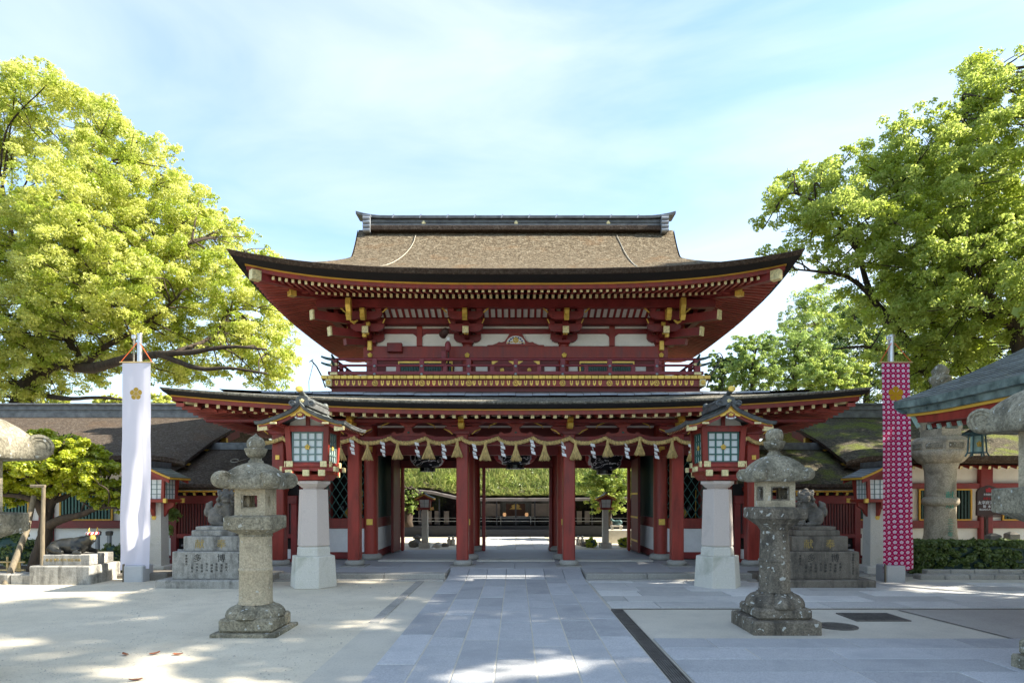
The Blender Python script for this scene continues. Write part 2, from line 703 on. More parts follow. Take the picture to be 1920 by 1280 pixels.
M['copperdark'] = plain('dark_patina_copper', (0.13, 0.135, 0.135), 0.5, metal=0.25, var=0.35, scale=6, bmp=0.12)
M['verdigris'] = plain('verdigris_edge', (0.15, 0.19, 0.17), 0.7, var=0.5, scale=5, bmp=0.3, dark=(0.02, 0.04, 0.036))
M['palegreen'] = plain('pale_green_caps', (0.33, 0.45, 0.38), 0.7, var=0.2, scale=10)
M['steel'] = plain('brushed_steel', (0.55, 0.55, 0.56), 0.3, metal=0.9, var=0.08, scale=8)
M['greymetal'] = plain('grey_sheet_metal', (0.30, 0.32, 0.345), 0.45, metal=0.4, var=0.15, scale=4)
M['straw'] = plain('rice_straw', (0.64, 0.47, 0.19), 0.9, var=0.35, scale=14, vecscale=(2, 2, 0.5), bmp=0.6, rnd=6)
M['shide'] = plain('white_paper', (0.82, 0.82, 0.82), 0.8, var=0.03, scale=4)
M['string'] = plain('white_cord', (0.42, 0.38, 0.30), 0.9, var=0.1, scale=8)
M['orange'] = plain('orange_cord', (0.65, 0.11, 0.02), 0.7, var=0.1, scale=8)
M['crimson'] = plain('crimson_silk', (0.42, 0.008, 0.016), 0.7, var=0.15, scale=6)
M['bronze'] = plain('dark_bronze', (0.05, 0.05, 0.045), 0.42, metal=0.5, var=0.4, scale=6, bmp=0.15)
M['bluebronze'] = plain('green_bronze', (0.06, 0.12, 0.12), 0.5, metal=0.3, var=0.4, scale=6)
M['navy'] = plain('dark_navy_panel', (0.018, 0.023, 0.038), 0.4, var=0.12, scale=1.0)
M['glass'] = plain('dark_glass', (0.010, 0.011, 0.014), 0.08, var=0.1, scale=1.0)
M['greyboard'] = plain('grey_boards', (0.18, 0.16, 0.16), 0.7, var=0.2, scale=3)
M['bamboo'] = plain('dry_bamboo', (0.42, 0.31, 0.13), 0.5, var=0.25, scale=6)
M['iron'] = plain('cast_iron', (0.15, 0.14, 0.125), 0.6, metal=0.5, var=0.3, scale=9, bmp=0.3)
M['lettergold'] = plain('gilt_letters', (0.34, 0.24, 0.07), 0.6, var=0.3, scale=12)
M['letterdark'] = plain('dark_letters', (0.055, 0.052, 0.045), 0.9, var=0.3, scale=12)
M['lettergreen'] = plain('green_letters', (0.10, 0.40, 0.28), 0.8, var=0.25, scale=12)
M['letterwhite'] = plain('white_letters', (0.7, 0.68, 0.66), 0.7, var=0.08, scale=12)
M['granite'] = stone_mat('pale_granite', (0.60, 0.61, 0.57), (0.54, 0.56, 0.47), (0.36, 0.38, 0.31), 0.55, 0.35, 0.12, 2.0, bstr=0.25, fine=120)
M['granite_smooth'] = stone_mat('dressed_granite', (0.58, 0.53, 0.50), (0.60, 0.56, 0.52), (0.44, 0.41, 0.39), 0.35, 0.3, 0.1, 1.5, bstr=0.12, fine=160)
M['lantern_l'] = stone_mat('lichened_stone', (0.47, 0.42, 0.315), (0.37, 0.35, 0.265), (0.14, 0.135, 0.105), 0.7, 0.42, 0.36, 2.6, fine=44, bstr=0.9, white=0.4)
M['lantern_top'] = stone_mat('dark_lichened_stone', (0.27, 0.255, 0.195), (0.42, 0.405, 0.32), (0.065, 0.065, 0.05), 1.1, 0.5, 0.56, 4.0, fine=44, bstr=1.0, white=0.9)
M['lantern_r'] = stone_mat('dark_streaked_stone', (0.25, 0.225, 0.18), (0.36, 0.335, 0.27), (0.04, 0.038, 0.035), 1.1, 0.4, 0.82, 2.6, fine=44, bstr=0.9, streak=True, white=1.1)
M['tall_stone'] = stone_mat('tall_lantern_stone', (0.47, 0.43, 0.335), (0.38, 0.365, 0.27), (0.15, 0.14, 0.105), 0.8, 0.4, 0.40, 2.6, fine=40, bstr=0.6)
M['ped_l'] = stone_mat('grey_pedestal_stone', (0.35, 0.355, 0.335), (0.43, 0.43, 0.40), (0.065, 0.065, 0.06), 0.7, 0.35, 0.58, 2.5, fine=100, bstr=0.4, streak=True)
M['ped_r'] = stone_mat('stained_pedestal_stone', (0.19, 0.175, 0.15), (0.33, 0.315, 0.27), (0.035, 0.033, 0.03), 0.8, 0.35, 0.62, 2.5, fine=100, bstr=0.5, streak=True)
M['statue'] = stone_mat('statue_stone', (0.17, 0.165, 0.15), (0.24, 0.235, 0.21), (0.06, 0.06, 0.056), 0.6, 0.4, 0.5, 3.0, fine=90, bstr=0.7)
M['slab'] = stone_mat('blue_grey_slab', (0.40, 0.405, 0.41), (0.46, 0.46, 0.455), (0.315, 0.325, 0.335), 0.5, 0.45, 0.42, 1.7, fine=60, bstr=0.35, objvar=0.16, rnd=40, rough=0.75)
M['slab2'] = stone_mat('pale_grey_slab', (0.50, 0.495, 0.47), (0.57, 0.555, 0.51), (0.40, 0.40, 0.39), 0.5, 0.4, 0.42, 2.4, fine=60, bstr=0.35, objvar=0.22, rnd=40, rough=0.8)
M['kerb'] = stone_mat('kerb_stone', (0.34, 0.345, 0.33), (0.42, 0.42, 0.39), (0.18, 0.19, 0.18), 0.7, 0.4, 0.3, 2.0, fine=90, bstr=0.4, objvar=0.1)
M['porch'] = stone_mat('porch_slab', (0.40, 0.405, 0.405), (0.46, 0.46, 0.45), (0.31, 0.315, 0.32), 0.35, 0.3, 0.3, 1.4, fine=130, bstr=0.2, objvar=0.12, rnd=40, rough=0.62)
M['thatch'] = thatch_mat('cypress_bark_thatch', (0.055, 0.04, 0.025), (0.185, 0.145, 0.095), (0.32, 0.275, 0.195), rust=(0.23, 0.12, 0.05))
M['thatch_low'] = thatch_mat('grey_flecked_thatch', (0.10, 0.09, 0.07), (0.27, 0.25, 0.20), (0.40, 0.38, 0.32))  # grey flecked, and lightened to stand in for light on the lower roof
M['thatch_moss'] = thatch_mat('mossy_thatch', (0.055, 0.048, 0.038), (0.12, 0.10, 0.07), (0.20, 0.18, 0.13), moss=(0.10, 0.115, 0.025), mossamt=0.5)
M['thatch_grey'] = thatch_mat('grey_brown_thatch', (0.062, 0.047, 0.036), (0.115, 0.088, 0.066), (0.16, 0.135, 0.11), rust=(0.13, 0.075, 0.04))
M['lip'] = thatch_mat('thatch_cut_edge', (0.06, 0.042, 0.032), (0.11, 0.08, 0.062), (0.15, 0.12, 0.095))


def ground_mat(name, c0, c1, c2, fine=90.0):
    m, nt, bs, out = new_mat(name)
    v = coords(nt, 'Object')
    a = noise_tex(nt, v, 0.35, 7, 0.6, 0.4)
    b = noise_tex(nt, v, 2.2, 8, 0.65)
    f = noise_tex(nt, v, fine, 3, 0.75)
    c = mixc(nt, ramp(nt, a, 0.35, 0.65), c0, c1)
    c = mixc(nt, E(nt, ramp(nt, b, 0.45, 0.7)) * 0.6, c, c2)
    c = mixc(nt, E(nt, ramp(nt, f, 0.55, 0.72)) * 0.7, c, tuple(x * 0.5 for x in c0))
    c = mixc(nt, E(nt, ramp(nt, f, 0.25, 0.4, (1, 1, 1), (0, 0, 0))) * 0.3, c, tuple(min(1, x * 1.4) for x in c1))
    nt.links.new(c, bs.inputs['Base Color'])
    bs.inputs['Roughness'].default_value = 0.95
    bs.inputs['Specular IOR Level'].default_value = 0.1
    bump(nt, bs, (E(nt, f) * 0.6 + E(nt, b)).s, 0.5, 0.012)
    return m


M['sand'] = ground_mat('raked_sand', (0.58, 0.52, 0.40), (0.66, 0.60, 0.475), (0.46, 0.42, 0.335), 45)
M['cement'] = ground_mat('sandy_mortar', (0.50, 0.465, 0.385), (0.57, 0.535, 0.45), (0.42, 0.40, 0.345), 45)
M['gravel'] = ground_mat('brown_gravel', (0.36, 0.335, 0.295), (0.42, 0.395, 0.35), (0.30, 0.285, 0.26), 60)
M['earth'] = ground_mat('earth', (0.12, 0.10, 0.07), (0.15, 0.12, 0.08), (0.09, 0.08, 0.055))
M['leaf_l'] = leaf_mat('camphor_leaf_bright', (0.50, 0.55, 0.09), (0.74, 0.74, 0.24), (0.58, 0.62, 0.13), 0.68, 0.03)
M['leaf_l2'] = leaf_mat('camphor_leaf_deep', (0.30, 0.38, 0.04), (0.48, 0.55, 0.08), (0.36, 0.44, 0.05), 0.62, 0.03)
M['leaf_r'] = leaf_mat('camphor_leaf_green', (0.31, 0.41, 0.075), (0.54, 0.60, 0.15), (0.39, 0.49, 0.10), 0.67, 0.03)
M['leaf_bg'] = leaf_mat('forest_leaf', (0.21, 0.32, 0.075), (0.40, 0.49, 0.14), (0.28, 0.40, 0.10), 0.6, 0.03)
M['leaf_dk'] = leaf_mat('dark_leaf', (0.05, 0.10, 0.03), (0.10, 0.17, 0.05), None, 0.4, 0.04)
M['leaf_plum'] = leaf_mat('plum_leaf', (0.36, 0.45, 0.02), (0.60, 0.60, 0.04), (0.28, 0.38, 0.02), 0.55)
M['leaf_hedge'] = leaf_mat('hedge_leaf', (0.08, 0.13, 0.03), (0.19, 0.25, 0.06), None, 0.4, 0.05)
M['grass'] = leaf_mat('hillside_grass', (0.15, 0.22, 0.05), (0.34, 0.35, 0.11), (0.10, 0.17, 0.035), 0.45, 0.02)

# ================================================================== GROUND
def struct(name, mb, mat, **kw):
    return mb.build(name, mat, kind='structure', **kw)


g = MB()
gs = [-900, -300, -100, -40, -20, -10, 0, 10, 20, 40, 100, 300, 900]
g.grid([[(x, y + 200, -0.02) for x in gs] for y in gs])
struct('ground', g, M['earth'])
# sand court in front, gently uneven
rnd = random.Random(3)
from mathutils import noise as mnoise


def sand_z(x, y):
    return 0.012 * mnoise.noise(Vector((x * 0.5, y * 0.5, 0))) + 0.005 * mnoise.noise(Vector((x * 2.1, y * 2.1, 4)))


rows = []
for j in range(71):
    y = 1.0 + j * 0.2
    rows.append([(-18 + i * 0.25, y, sand_z(-18 + i * 0.25, y) * (1 if -18 + i * 0.25 < -2.3 else 0.2)) for i in range(64)] + [(-1.95, y, 0.0)])
g = MB(); g.grid(rows)
struct('sand_court', g, M['sand'], smooth=180)
g = MB(); g.grid([[(x, y, 0.0) for x in (-1.9505, 0, 1.5, 6, 14, 22)] for y in (1, 5, 9, 13, 15.2)])
struct('mortar_ground', g, M['cement'])
g = MB(); g.grid([[(x, y, -0.004) for x in (-30, -10, 0, 10, 30)] for y in (18.9, 22, 27, 34)])
struct('inner_court', g, M['sand'])
# granite edging line in the sand, left of the path
for k in range(6):
    y0 = 8.6 + k * 0.74
    mb = MB(); mb.box(-1.98, -1.83, y0, y0 + 0.73, -0.05, 0.012 + 0.003 * (k % 2), 0.006)
    struct('edging_stone', mb, M['kerb'])


def slab_mesh(w, d, h=0.06, bev=0.006, top=0.014):
    mb = MB(); mb.box(-w / 2, w / 2, -d / 2, d / 2, top - h, top, bev)
    return mb


def pave(root, x0, x1, y0, y1, rows_along, mat, lmin, lmax, joint, seed, name='paving_slab', top=0.014, across=True, keep=None):
    """running bond: courses of equal width, slabs of random length; across=True: courses run along x"""
    rr = random.Random(seed)
    n = rows_along
    for i in range(n):
        if across:
            a0 = y0 + (y1 - y0) * i / n; a1 = y0 + (y1 - y0) * (i + 1) / n
            p, lim = x0, x1
        else:
            a0 = x0 + (x1 - x0) * i / n; a1 = x0 + (x1 - x0) * (i + 1) / n
            p, lim = y0, y1
        first = True
        while p < lim - 0.02:
            l = rr.uniform(lmin, lmax) * (rr.uniform(0.4, 1.0) if first else 1)
            first = False
            q = min(lim, p + l)
            if lim - q < lmin * 0.45:
                q = lim
            cx, cy = ((p + q) / 2, (a0 + a1) / 2) if across else ((a0 + a1) / 2, (p + q) / 2)
            w, d = ((q - p), (a1 - a0)) if across else ((a1 - a0), (q - p))
            p = q
            if keep and not keep(cx, cy):
                continue
            t = top + rr.uniform(-0.0025, 0.0025)
            mb = slab_mesh(w - joint, d - joint, top=0)
            o = mb.build(name, mat, root)
            o.location = (cx, cy, t)
            o.rotation_euler = (rr.uniform(-0.0015, 0.0015), rr.uniform(-0.0015, 0.0015), 0)


def struct_root(name):
    o = link(bpy.data.objects.new(name, None))
    o['kind'] = 'structure'
    ORG[o.name] = Vector((0, 0, 0))
    return o


path = struct_root('stone_path')
mb = MB(); mb.grid([[(-1.41, y_, .0095), (1.41, y_, .0095)] for y_ in (3.0, 8.0, 13.0)]); mb.build('mortar_bed', M['cement'], path)
cb_ = MB(); cb_.grid([[(1.63, 4.2, .0085), (14, 4.2, .0085)], [(1.63, 7.62, .0085), (14, 7.62, .0085)]])
cb_.build('mortar_bed', M['cement'], path)
pave(path, -1.41, 1.41, 3.0, 13.0, 7, M['slab'], 0.85, 1.5, 0.012, 11, across=False)
court = struct_root('right_pavement')
pave(court, 1.63, 14.0, 4.2, 7.62, 7, M['slab'], 0.9, 1.7, 0.012, 5)
pave(court, 1.45, 15.0, 9.72, 12.55, 5, M['slab2'], 0.8, 1.7, 0.012, 9)
# narrow slabs between the path and the drain's beginning
pave(court, 1.42, 4.6, 12.57, 13.02, 1, M['slab2'], 0.9, 1.4, 0.012, 12)

# drain channel along the path: iron grating in a stone frame
dr = struct_root('drain_channel')
mb = MB(); mb.box(1.425, 1.60, 3.0, 9.60, -0.06, 0.006); mb.build('channel_bed', M['iron'], dr)
y = 3.05
bars_src = None
while y < 9.55:
    L = 0.9
    m2 = MB()
    e = min(y + L - 0.02, 9.58)
    m2.box(1.43, 1.445, y, e, 0.002, 0.018); m2.box(1.58, 1.595, y, e, 0.002, 0.018)
    for k in range(5):
        m2.box(1.455 + k * 0.025, 1.469 + k * 0.025, y, e, 0.002, 0.014)
    m2.box(1.446, 1.579, y, y + 0.02, 0.001, 0.0125)
    m2.build('grating', M['iron'], dr)
    y += L
mb = MB(); mb.box(1.44, 16.0, 9.62, 9.66, -0.03, 0.009); mb.build('slot_line', M['statue'], dr)
mb = MB()
mb.add([(5.69, 9.55, 0.006), (5.73, 9.55, 0.006), (5.95, 7.62, 0.006), (5.91, 7.62, 0.006)], [(0, 1, 2, 3)])
mb.build('slot_line', M['statue'], dr)
gv = MB(); gv.add([(5.735, 9.6, 0.004), (16, 9.6, 0.004), (16, 7.64, 0.004), (5.955, 7.64, 0.004)], [(0, 1, 2, 3)])
struct('gravel_strip', gv, M['gravel'])

# square iron grate and round manhole lid
gr = thing('drain_grate', 'rectangular iron drain grate of parallel bars set in the ground', 'drain', (5.0, 8.98, 0.0), world=True)
mb = MB(); mb.box(4.66, 5.36, 8.72, 9.26, -0.05, 0.005); mb.build('pit', M['ink'], gr)  # solid black block; the shade below the bars is its colour
mb = MB()
mb.box(4.64, 5.38, 8.70, 8.725, 0, 0.016); mb.box(4.64, 5.38, 9.255, 9.28, 0, 0.016)
mb.box(4.64, 4.665, 8.726, 9.254, 0, 0.0155); mb.box(5.355, 5.38, 8.726, 9.254, 0, 0.0155)
mb.build('frame', M['iron'], gr)
src = None
for k in range(17):
    m2 = MB(); m2.box(4.69 + k * 0.04, 4.706 + k * 0.04, 8.727, 9.253, 0.0, 0.014); m2.build('grate_bar', M['iron'], gr)
mh = thing('manhole_cover', 'round iron manhole cover beside the right stone lantern', 'manhole cover', (4.2, 8.36, 0.0), world=False)
mb = MB(); mb.lathe([(0.25, -0.02), (0.25, 0.012), (0.235, 0.014), (0.23, 0.010), (0.01, 0.011)], 32); mb.build('lid', M['iron'], mh)
mb = MB()
for i in range(-5, 6):
    for j in range(-5, 6):
        if i * i + j * j < 24:
            mb.box(i * 0.04 - 0.012, i * 0.04 + 0.012, j * 0.04 - 0.012, j * 0.04 + 0.012, 0.010, 0.0145)
mb.build('tread_pattern', M['iron'], mh, kind='stuff')

# ------------------------------------------------------------------ porch platform
PZT = 0.12
pf = struct_root('gate_platform')
mb = MB()
mb.box(-6.4, -1.44, 13.10, 19.0, -0.05, PZT - 0.03)
mb.box(1.44, 6.4, 13.10, 19.0, -0.05, PZT - 0.031)
mb.box(-1.4395, 1.4395, 14.0, 19.0, -0.05, PZT - 0.032)
mb.build('platform_core', M['kerb'], pf)
# kerb stones along the front edge
for sgn in (-1, 1):
    x = 1.44
    k = 0
    while x < 6.35:
        L = min(1.25, 6.4 - x)
        a, b = (x + 0.004, x + L - 0.004)
        x0, x1 = (a, b) if sgn > 0 else (-b, -a)
        mb = MB(); mb.box(x0, x1, 13.06, 13.34, -0.02, PZT + 0.004, 0.012); mb.build('kerb_stone', M['kerb'], pf)
        mb = MB(); mb.box(x0, x1, 12.78, 12.98, -0.03, 0.03 + 0.002 * (k % 3), 0.008); mb.build('kerb_stone', M['kerb'], pf)
        x += L; k += 1
pave(pf, -6.35, -1.45, 13.35, 16.3, 3, M['porch'], 1.0, 1.7, 0.01, 21, top=PZT)
pave(pf, 1.45, 6.35, 13.35, 16.3, 3, M['porch'], 1.0, 1.7, 0.01, 22, top=PZT)
pave(pf, -1.44, 1.44, 14.0, 16.3, 2, M['porch'], 1.0, 1.5, 0.01, 23, top=PZT)
pave(pf, -3.5, 3.5, 16.3, 18.98, 3, M['porch'], 1.0, 1.6, 0.01, 24, top=PZT + 0.002, across=False)
# ramp that joins path and platform
for k in range(7):
    x0 = -1.41 + k * 2.82 / 7
    x1 = x0 + 2.82 / 7
    mb = MB()
    a, b = 13.005, 13.995
    mb.add([(x0 + .005, a, -0.05), (x1 - .005, a, -0.05), (x1 - .005, b, -0.05), (x0 + .005, b, -0.05),
            (x0 + .005, a, 0.015), (x1 - .005, a, 0.015), (x1 - .005, b, PZT), (x0 + .005, b, PZT)],
           [(0, 3, 2, 1), (4, 5, 6, 7), (0, 1, 5, 4), (1, 2, 6, 5), (2, 3, 7, 6), (3, 0, 4, 7)])
    mb.build('ramp_slab', M['slab'], pf)
# pale sill stones between the column bases
for (x0, x1) in ((-3.35, -1.5), (-0.95, 0.95), (1.5, 3.35)):
    mb = MB(); mb.box(x0, x1, 15.55, 15.85, 0.1, PZT + 0.03, 0.01); mb.build('sill_stone', M['granite'], pf)
# a paved walk straight on behind the gate
wk = struct_root('inner_walk')
pave(wk, -1.2, 1.2, 19.1, 27.0, 4, M['slab2'], 0.9, 1.4, 0.012, 31, across=False, top=0.012)

# ================================================================== ROMON GATE
YC = 17.35
gate = thing('shrine_gate', 'two storey red shrine gate with curved bark thatch roofs and gilt trim', 'gate', (0, 16.0, 0.0), world=True)


def G(mb, name, mat, smooth=None, parent=None, kind=None, label=None):
    return mb.build(name, mat, parent or gate, smooth=smooth, kind=kind, label=label)


class Roof:
    def __init__(s, x1, y0, y1, L, p, Lside=None):
        s.x1, s.y0, s.y1, s.L, s.p = x1, y0, y1, L, p
        s.Ls = L if Lside is None else Lside
        s.hy = (y1 - y0) / 2
        s.yc = (y1 + y0) / 2

    def lift_x(s, x):
        return s.L * min(1.0, abs(x) / s.x1) ** s.p

    def lift_y(s, y):
        return s.Ls * min(1.0, abs(y - s.yc) / s.hy) ** s.p

    def fx(s, inset):
        return inset * .5 if inset < .6 else .3 + (inset - .6) * (2.72 - .3) / (2.72 - .6)

    def ring(s, inset, z, n=28, m=18):
        pts = []
        X, Y0, Y1 = s.x1 - s.fx(inset), s.y0 + inset, s.y1 - inset
        for i in range(n):
            u = -1 + 2 * i / n
            u = math.copysign(1 - (1 - abs(u)) ** 1.35, u)
            pts.append((u * X, Y0, z + s.lift_x(u * s.x1)))
        for i in range(m):
            u = -1 + 2 * i / m
            u = math.copysign(1 - (1 - abs(u)) ** 1.35, u)
            pts.append((X, s.yc + u * (s.hy - inset), z + s.lift_y(s.yc + u * s.hy)))
        for i in range(n):
            u = 1 - 2 * i / n
            u = math.copysign(1 - (1 - abs(u)) ** 1.35, u)
            pts.append((u * X, Y1, z + s.lift_x(u * s.x1)))
        for i in range(m):
            u = 1 - 2 * i / m
            u = math.copysign(1 - (1 - abs(u)) ** 1.35, u)
            pts.append((-X, s.yc + u * (s.hy - inset), z + s.lift_y(s.yc + u * s.hy)))
        return pts


def bands(roof, spec, parent=None):
    for (name, mat, rings) in spec:
        mb = MB()
        mb.grid([roof.ring(i, z) for (i, z) in rings], closed=True)
        G(mb, name, mat, smooth=35)


# ------------------------------------------------------------------ upper roof
UR = Roof(6.06, 13.4, 23.2, 0.418, 3.2)
Z0 = PZ(503, 13.4)


def up_prof(d):
    return 0.33 * d + 0.0725 * d * d


def up_w(d):
    if d < 2.1:
        return 6.06 - d
    return 3.96 + (d - 2.1) / 1.85 * 0.30


NR = 34
for side in (0, 1):
    rows = []
    for j in range(25):
        d = 3.95 * j / 24
        w = up_w(d)
        r = []
        for i in range(NR + 1):
            u = -1 + 2 * i / NR
            z = Z0 + up_prof(d) + UR.lift_x(u * 6.06) * max(0, 1 - d / 2.1) ** 2
            z += 0.012 * mnoise.noise(Vector((u * w * 1.6, d * 1.6, side * 9)))
            yy = 13.4 + d
            r.append((u * w, yy if side == 0 else UR.y1 - d * (UR.y1 - YC) / 3.95, z))
        rows.append(r)
    mb = MB(); mb.grid(rows)
    G(mb, 'upper_thatch', M['thatch'], smooth=60)
for sx in (-1, 1):
    rows = []
    for j in range(13):
        d = 2.1 * j / 12
        r = []
        for i in range(NR + 1):
            u = -1 + 2 * i / NR
            z = Z0 + up_prof(d) + UR.lift_y(UR.yc + u * UR.hy) * max(0, 1 - d / 2.1) ** 2
            r.append((sx * (6.06 - d), UR.yc + u * (UR.hy - d), z))
        rows.append(r)
    mb = MB(); mb.grid(rows)
    G(mb, 'side_thatch', M['thatch'], smooth=60)
    # gable: boarded triangle set back under a thick verge
    zg = Z0 + up_prof(2.1)
    tri = [(YC - 1.85, zg - 0.05)] + [(YC - 1.85 + 1.85 * k / 6, zg + up_prof(2.1 + 1.85 * k / 6) - up_prof(2.1) - 0.06) for k in range(7)] + \
          [(YC + 1.85 * k / 6, zg + up_prof(3.95 - 1.85 * k / 6) - up_prof(2.1) - 0.06) for k in range(1, 7)]
    mb = MB(); mb.prism(tri, 'x', sx * 3.60, sx * 3.68)
    G(mb, 'gable_board', M['red2'])
    for sy in (-1, 1):
        a, b = [], []
        for j in range(12):
            d = 2.0 + 1.95 * j / 11
            w = up_w(max(d, 2.1)) + 0.03
            z = Z0 + up_prof(d)
            yy = 13.4 + d if sy < 0 else 2 * YC - 13.4 - d
            a.append([(sx * w, yy, z + 0.015), (sx * (w + 0.01), yy, z - 0.20), (sx * (w - 0.12), yy, z - 0.30), (sx * (w - 0.30), yy, z - 0.30)])
        mb = MB(); mb.grid(a)
        G(mb, 'verge_edge', M['thatch_grey'], smooth=30)
        mb = MB()
        mb.grid([[(sx * 3.79, p[0][1], p[0][2] - 0.30), (sx * 3.79, p[0][1], p[0][2] - 0.52), (sx * 3.70, p[0][1], p[0][2] - 0.52)] for p in a])
        G(mb, 'barge_board', M['red2'])
bands(UR, [
    ('thatch_lip', M['lip'], [(0.0, Z0), (0.0, Z0 - 0.015), (0.07, Z0 - 0.09), (0.10, Z0 - 0.095)]),
    ('bark_edge', M['black'], [(0.10, Z0 - 0.092), (0.13, Z0 - 0.10), (0.30, PZ(526, 13.7)), (0.43, PZ(526, 13.7) - 0.01)]),
    ('yellow_trim', M['yellow'], [(0.42, PZ(526.5, 13.82)), (0.42, PZ(533, 13.82)), (0.50, PZ(533, 13.82))]),
    ('eave_fascia', M['red'], [(0.45, PZ(532.8, 13.85)), (0.45, PZ(541, 13.85)), (0.55, PZ(541, 13.85))]),
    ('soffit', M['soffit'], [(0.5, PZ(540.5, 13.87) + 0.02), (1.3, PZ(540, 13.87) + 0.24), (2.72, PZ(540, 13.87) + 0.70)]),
])


def hip_y(x, x1, y0):
    return y0 + (x1 - abs(x))


def rafters(roof, n, sp, ins, z_end, inner_ins, z_in, w, h, name, mats, only_front=False, gap=0.0, side_n=0, zlift=1.0, rear=False):
    """parallel rafters on front (and sides); each with a gilt end"""
    ye = roof.y0 + ins
    yi = roof.y0 + inner_ins
    for k in range(n):
        x = (k - (n - 1) / 2) * sp
        hy = hip_y(x, roof.x1, roof.y0)
        y2 = min(yi, hy)
        if y2 - ye < 0.12:
            continue
        t = (y2 - ye) / (yi - ye)
        li = roof.lift_x(x) * zlift
        mb = MB()
        mb.bar((x, y2, z_end + (z_in - z_end) * t + li * (1 - 0.75 * t)), (x, ye, z_end + li), w, h, endmat=1)
        G(mb, name, mats)
        if rear:
            yr = roof.y1 - ins
            mb = MB()
            mb.bar((x, yr - (y2 - ye), z_end + (z_in - z_end) * t + li * (1 - 0.75 * t)), (x, yr, z_end + li), w, h, endmat=1)
            G(mb, name, mats)
    if side_n:
        xe = roof.x1 - roof.fx(ins)
        xi = roof.x1 - roof.fx(inner_ins)
        for sx in (-1, 1):
            for k in range(side_n):
                y = roof.yc + (k - (side_n - 1) / 2) * sp
                hx = roof.x1 - (y - roof.y0) if y < roof.yc else roof.x1 - (roof.y1 - y)
                x2 = max(xi, hx)
                if xe - x2 < 0.12:
                    continue
                t = (xe - x2) / (xe - xi)
                li = roof.lift_y(y) * zlift
                mb = MB()
                mb.bar((sx * x2, y, z_end + (z_in - z_end) * t + li * (1 - 0.75 * t)), (sx * xe, y, z_end + li), w, h, endmat=1)
                G(mb, name, mats)


RM = [M['rafter'], M['gold2']]
rafters(UR, 79, 0.143, 0.56, PZ(544.5, 13.96), 1.36, PZ(544.5, 13.96) + 0.20, 0.058, 0.075, 'flying_rafter', RM, side_n=63, rear=True)
rafters(UR, 79, 0.143, 1.30, PZ(556, 14.7), 2.66, PZ(556, 14.7) + 0.42, 0.06, 0.085, 'base_rafter', RM, side_n=63, zlift=0.6, rear=True)
# the board on which the flying rafters rest
mb = MB()
for sgn in (0,):
    mb.grid([[(p[0], p[1], p[2]) for p in UR.ring(1.34, PZ(551, 14.7))], [(p[0], p[1], p[2]) for p in UR.ring(1.34, PZ(548.5, 14.7) + .03)]], closed=True)
G(mb, 'rafter_board', M['red2'])
# hip rafters with gilt ends
for sx in (-1, 1):
    z1 = PZ(524, 14.0)
    mb = MB(); mb.bar((sx * 4.4, 15.06, z1 + 0.04), (sx * 5.62, 13.84, z1 + 0.03), 0.15, 0.19); o = G(mb, 'hip_rafter', M['red2'])
    mb = MB(); mb.bar((sx * 5.56, 13.90, z1 + 0.03), (sx * 5.70, 13.76, z1 + 0.032), 0.17, 0.21); G(mb, 'gilt_cap', M['gold2'], parent=o)
    z2 = PZ(551, 14.75)
    mb = MB(); mb.bar((sx * 3.7, 16.0, z2 + 0.30), (sx * 5.10, 14.62, z2), 0.15, 0.19); o = G(mb, 'hip_rafter', M['red2'])
    mb = MB(); mb.bar((sx * 5.06, 14.66, z2 + 0.005), (sx * 5.16, 14.56, z2), 0.165, 0.205); G(mb, 'gilt_cap', M['gold'], parent=o)
# ridge
zr = PZ(437, YC)
rb = MB(); rb.box(-4.05, 4.05, YC - 0.34, YC + 0.34, zr - 0.05, zr + 0.07, 0.01); ridge = G(rb, 'ridge', M['lip'])
mb = MB()
mb.box(-4.0, 4.0, YC - 0.25, YC + 0.25, zr + 0.07, zr + 0.145)
mb.box(-4.0, 4.0, YC - 0.20, YC + 0.20, zr + 0.145, zr + 0.20)
mb.box(-4.0, 4.0, YC - 0.23, YC + 0.23, zr + 0.20, zr + 0.225)
mb.box(-4.0, 4.0, YC - 0.17, YC + 0.17, zr + 0.225, zr + 0.30)
G(mb, 'ridge_box', M['copperdark'], parent=ridge)
rows = []
for i in range(41):
    x = -4.28 + 8.56 * i / 40
    up = 0.12 * max(0, (abs(x) - 3.5) / 0.78) ** 2
    z = zr + 0.305 + up
    rows.append([(x, YC - 0.24, z), (x, YC - 0.24, z + 0.07), (x, YC - 0.10, z + 0.12), (x, YC + 0.10, z + 0.12), (x, YC + 0.24, z + 0.07), (x, YC + 0.24, z)])
mb = MB(); mb.grid(rows, closed=True); mb.add(rows[0], [(0, 1, 2, 3, 4, 5)]); mb.add(rows[-1], [(0, 1, 2, 3, 4, 5)])
G(mb, 'ridge_cap', M['copperdark'], smooth=30, parent=ridge)
for k in range(12):
    x = -4.0 + 8.0 * k / 11
    mb = MB(); mb.bar((x - .03, YC - 0.255, zr + 0.30), (x + .02, YC - 0.245, zr + 0.395), 0.03, 0.014, up=(0, 1, 0)); G(mb, 'ridge_clip', M['greymetal'], parent=ridge)
for x in (PX(796.5, YC), 0.01, PX(1138.5, YC)):
    mb = MB(); mb.lathe([(0.055, 0), (0.05, 0.02), (0.02, 0.03)], 14); move(mb, (0, 0, 0), rx=R(90)); move(mb, (x, YC - 0.205, zr + 0.19)); G(mb, 'gilt_boss', M['gold2'], parent=ridge)
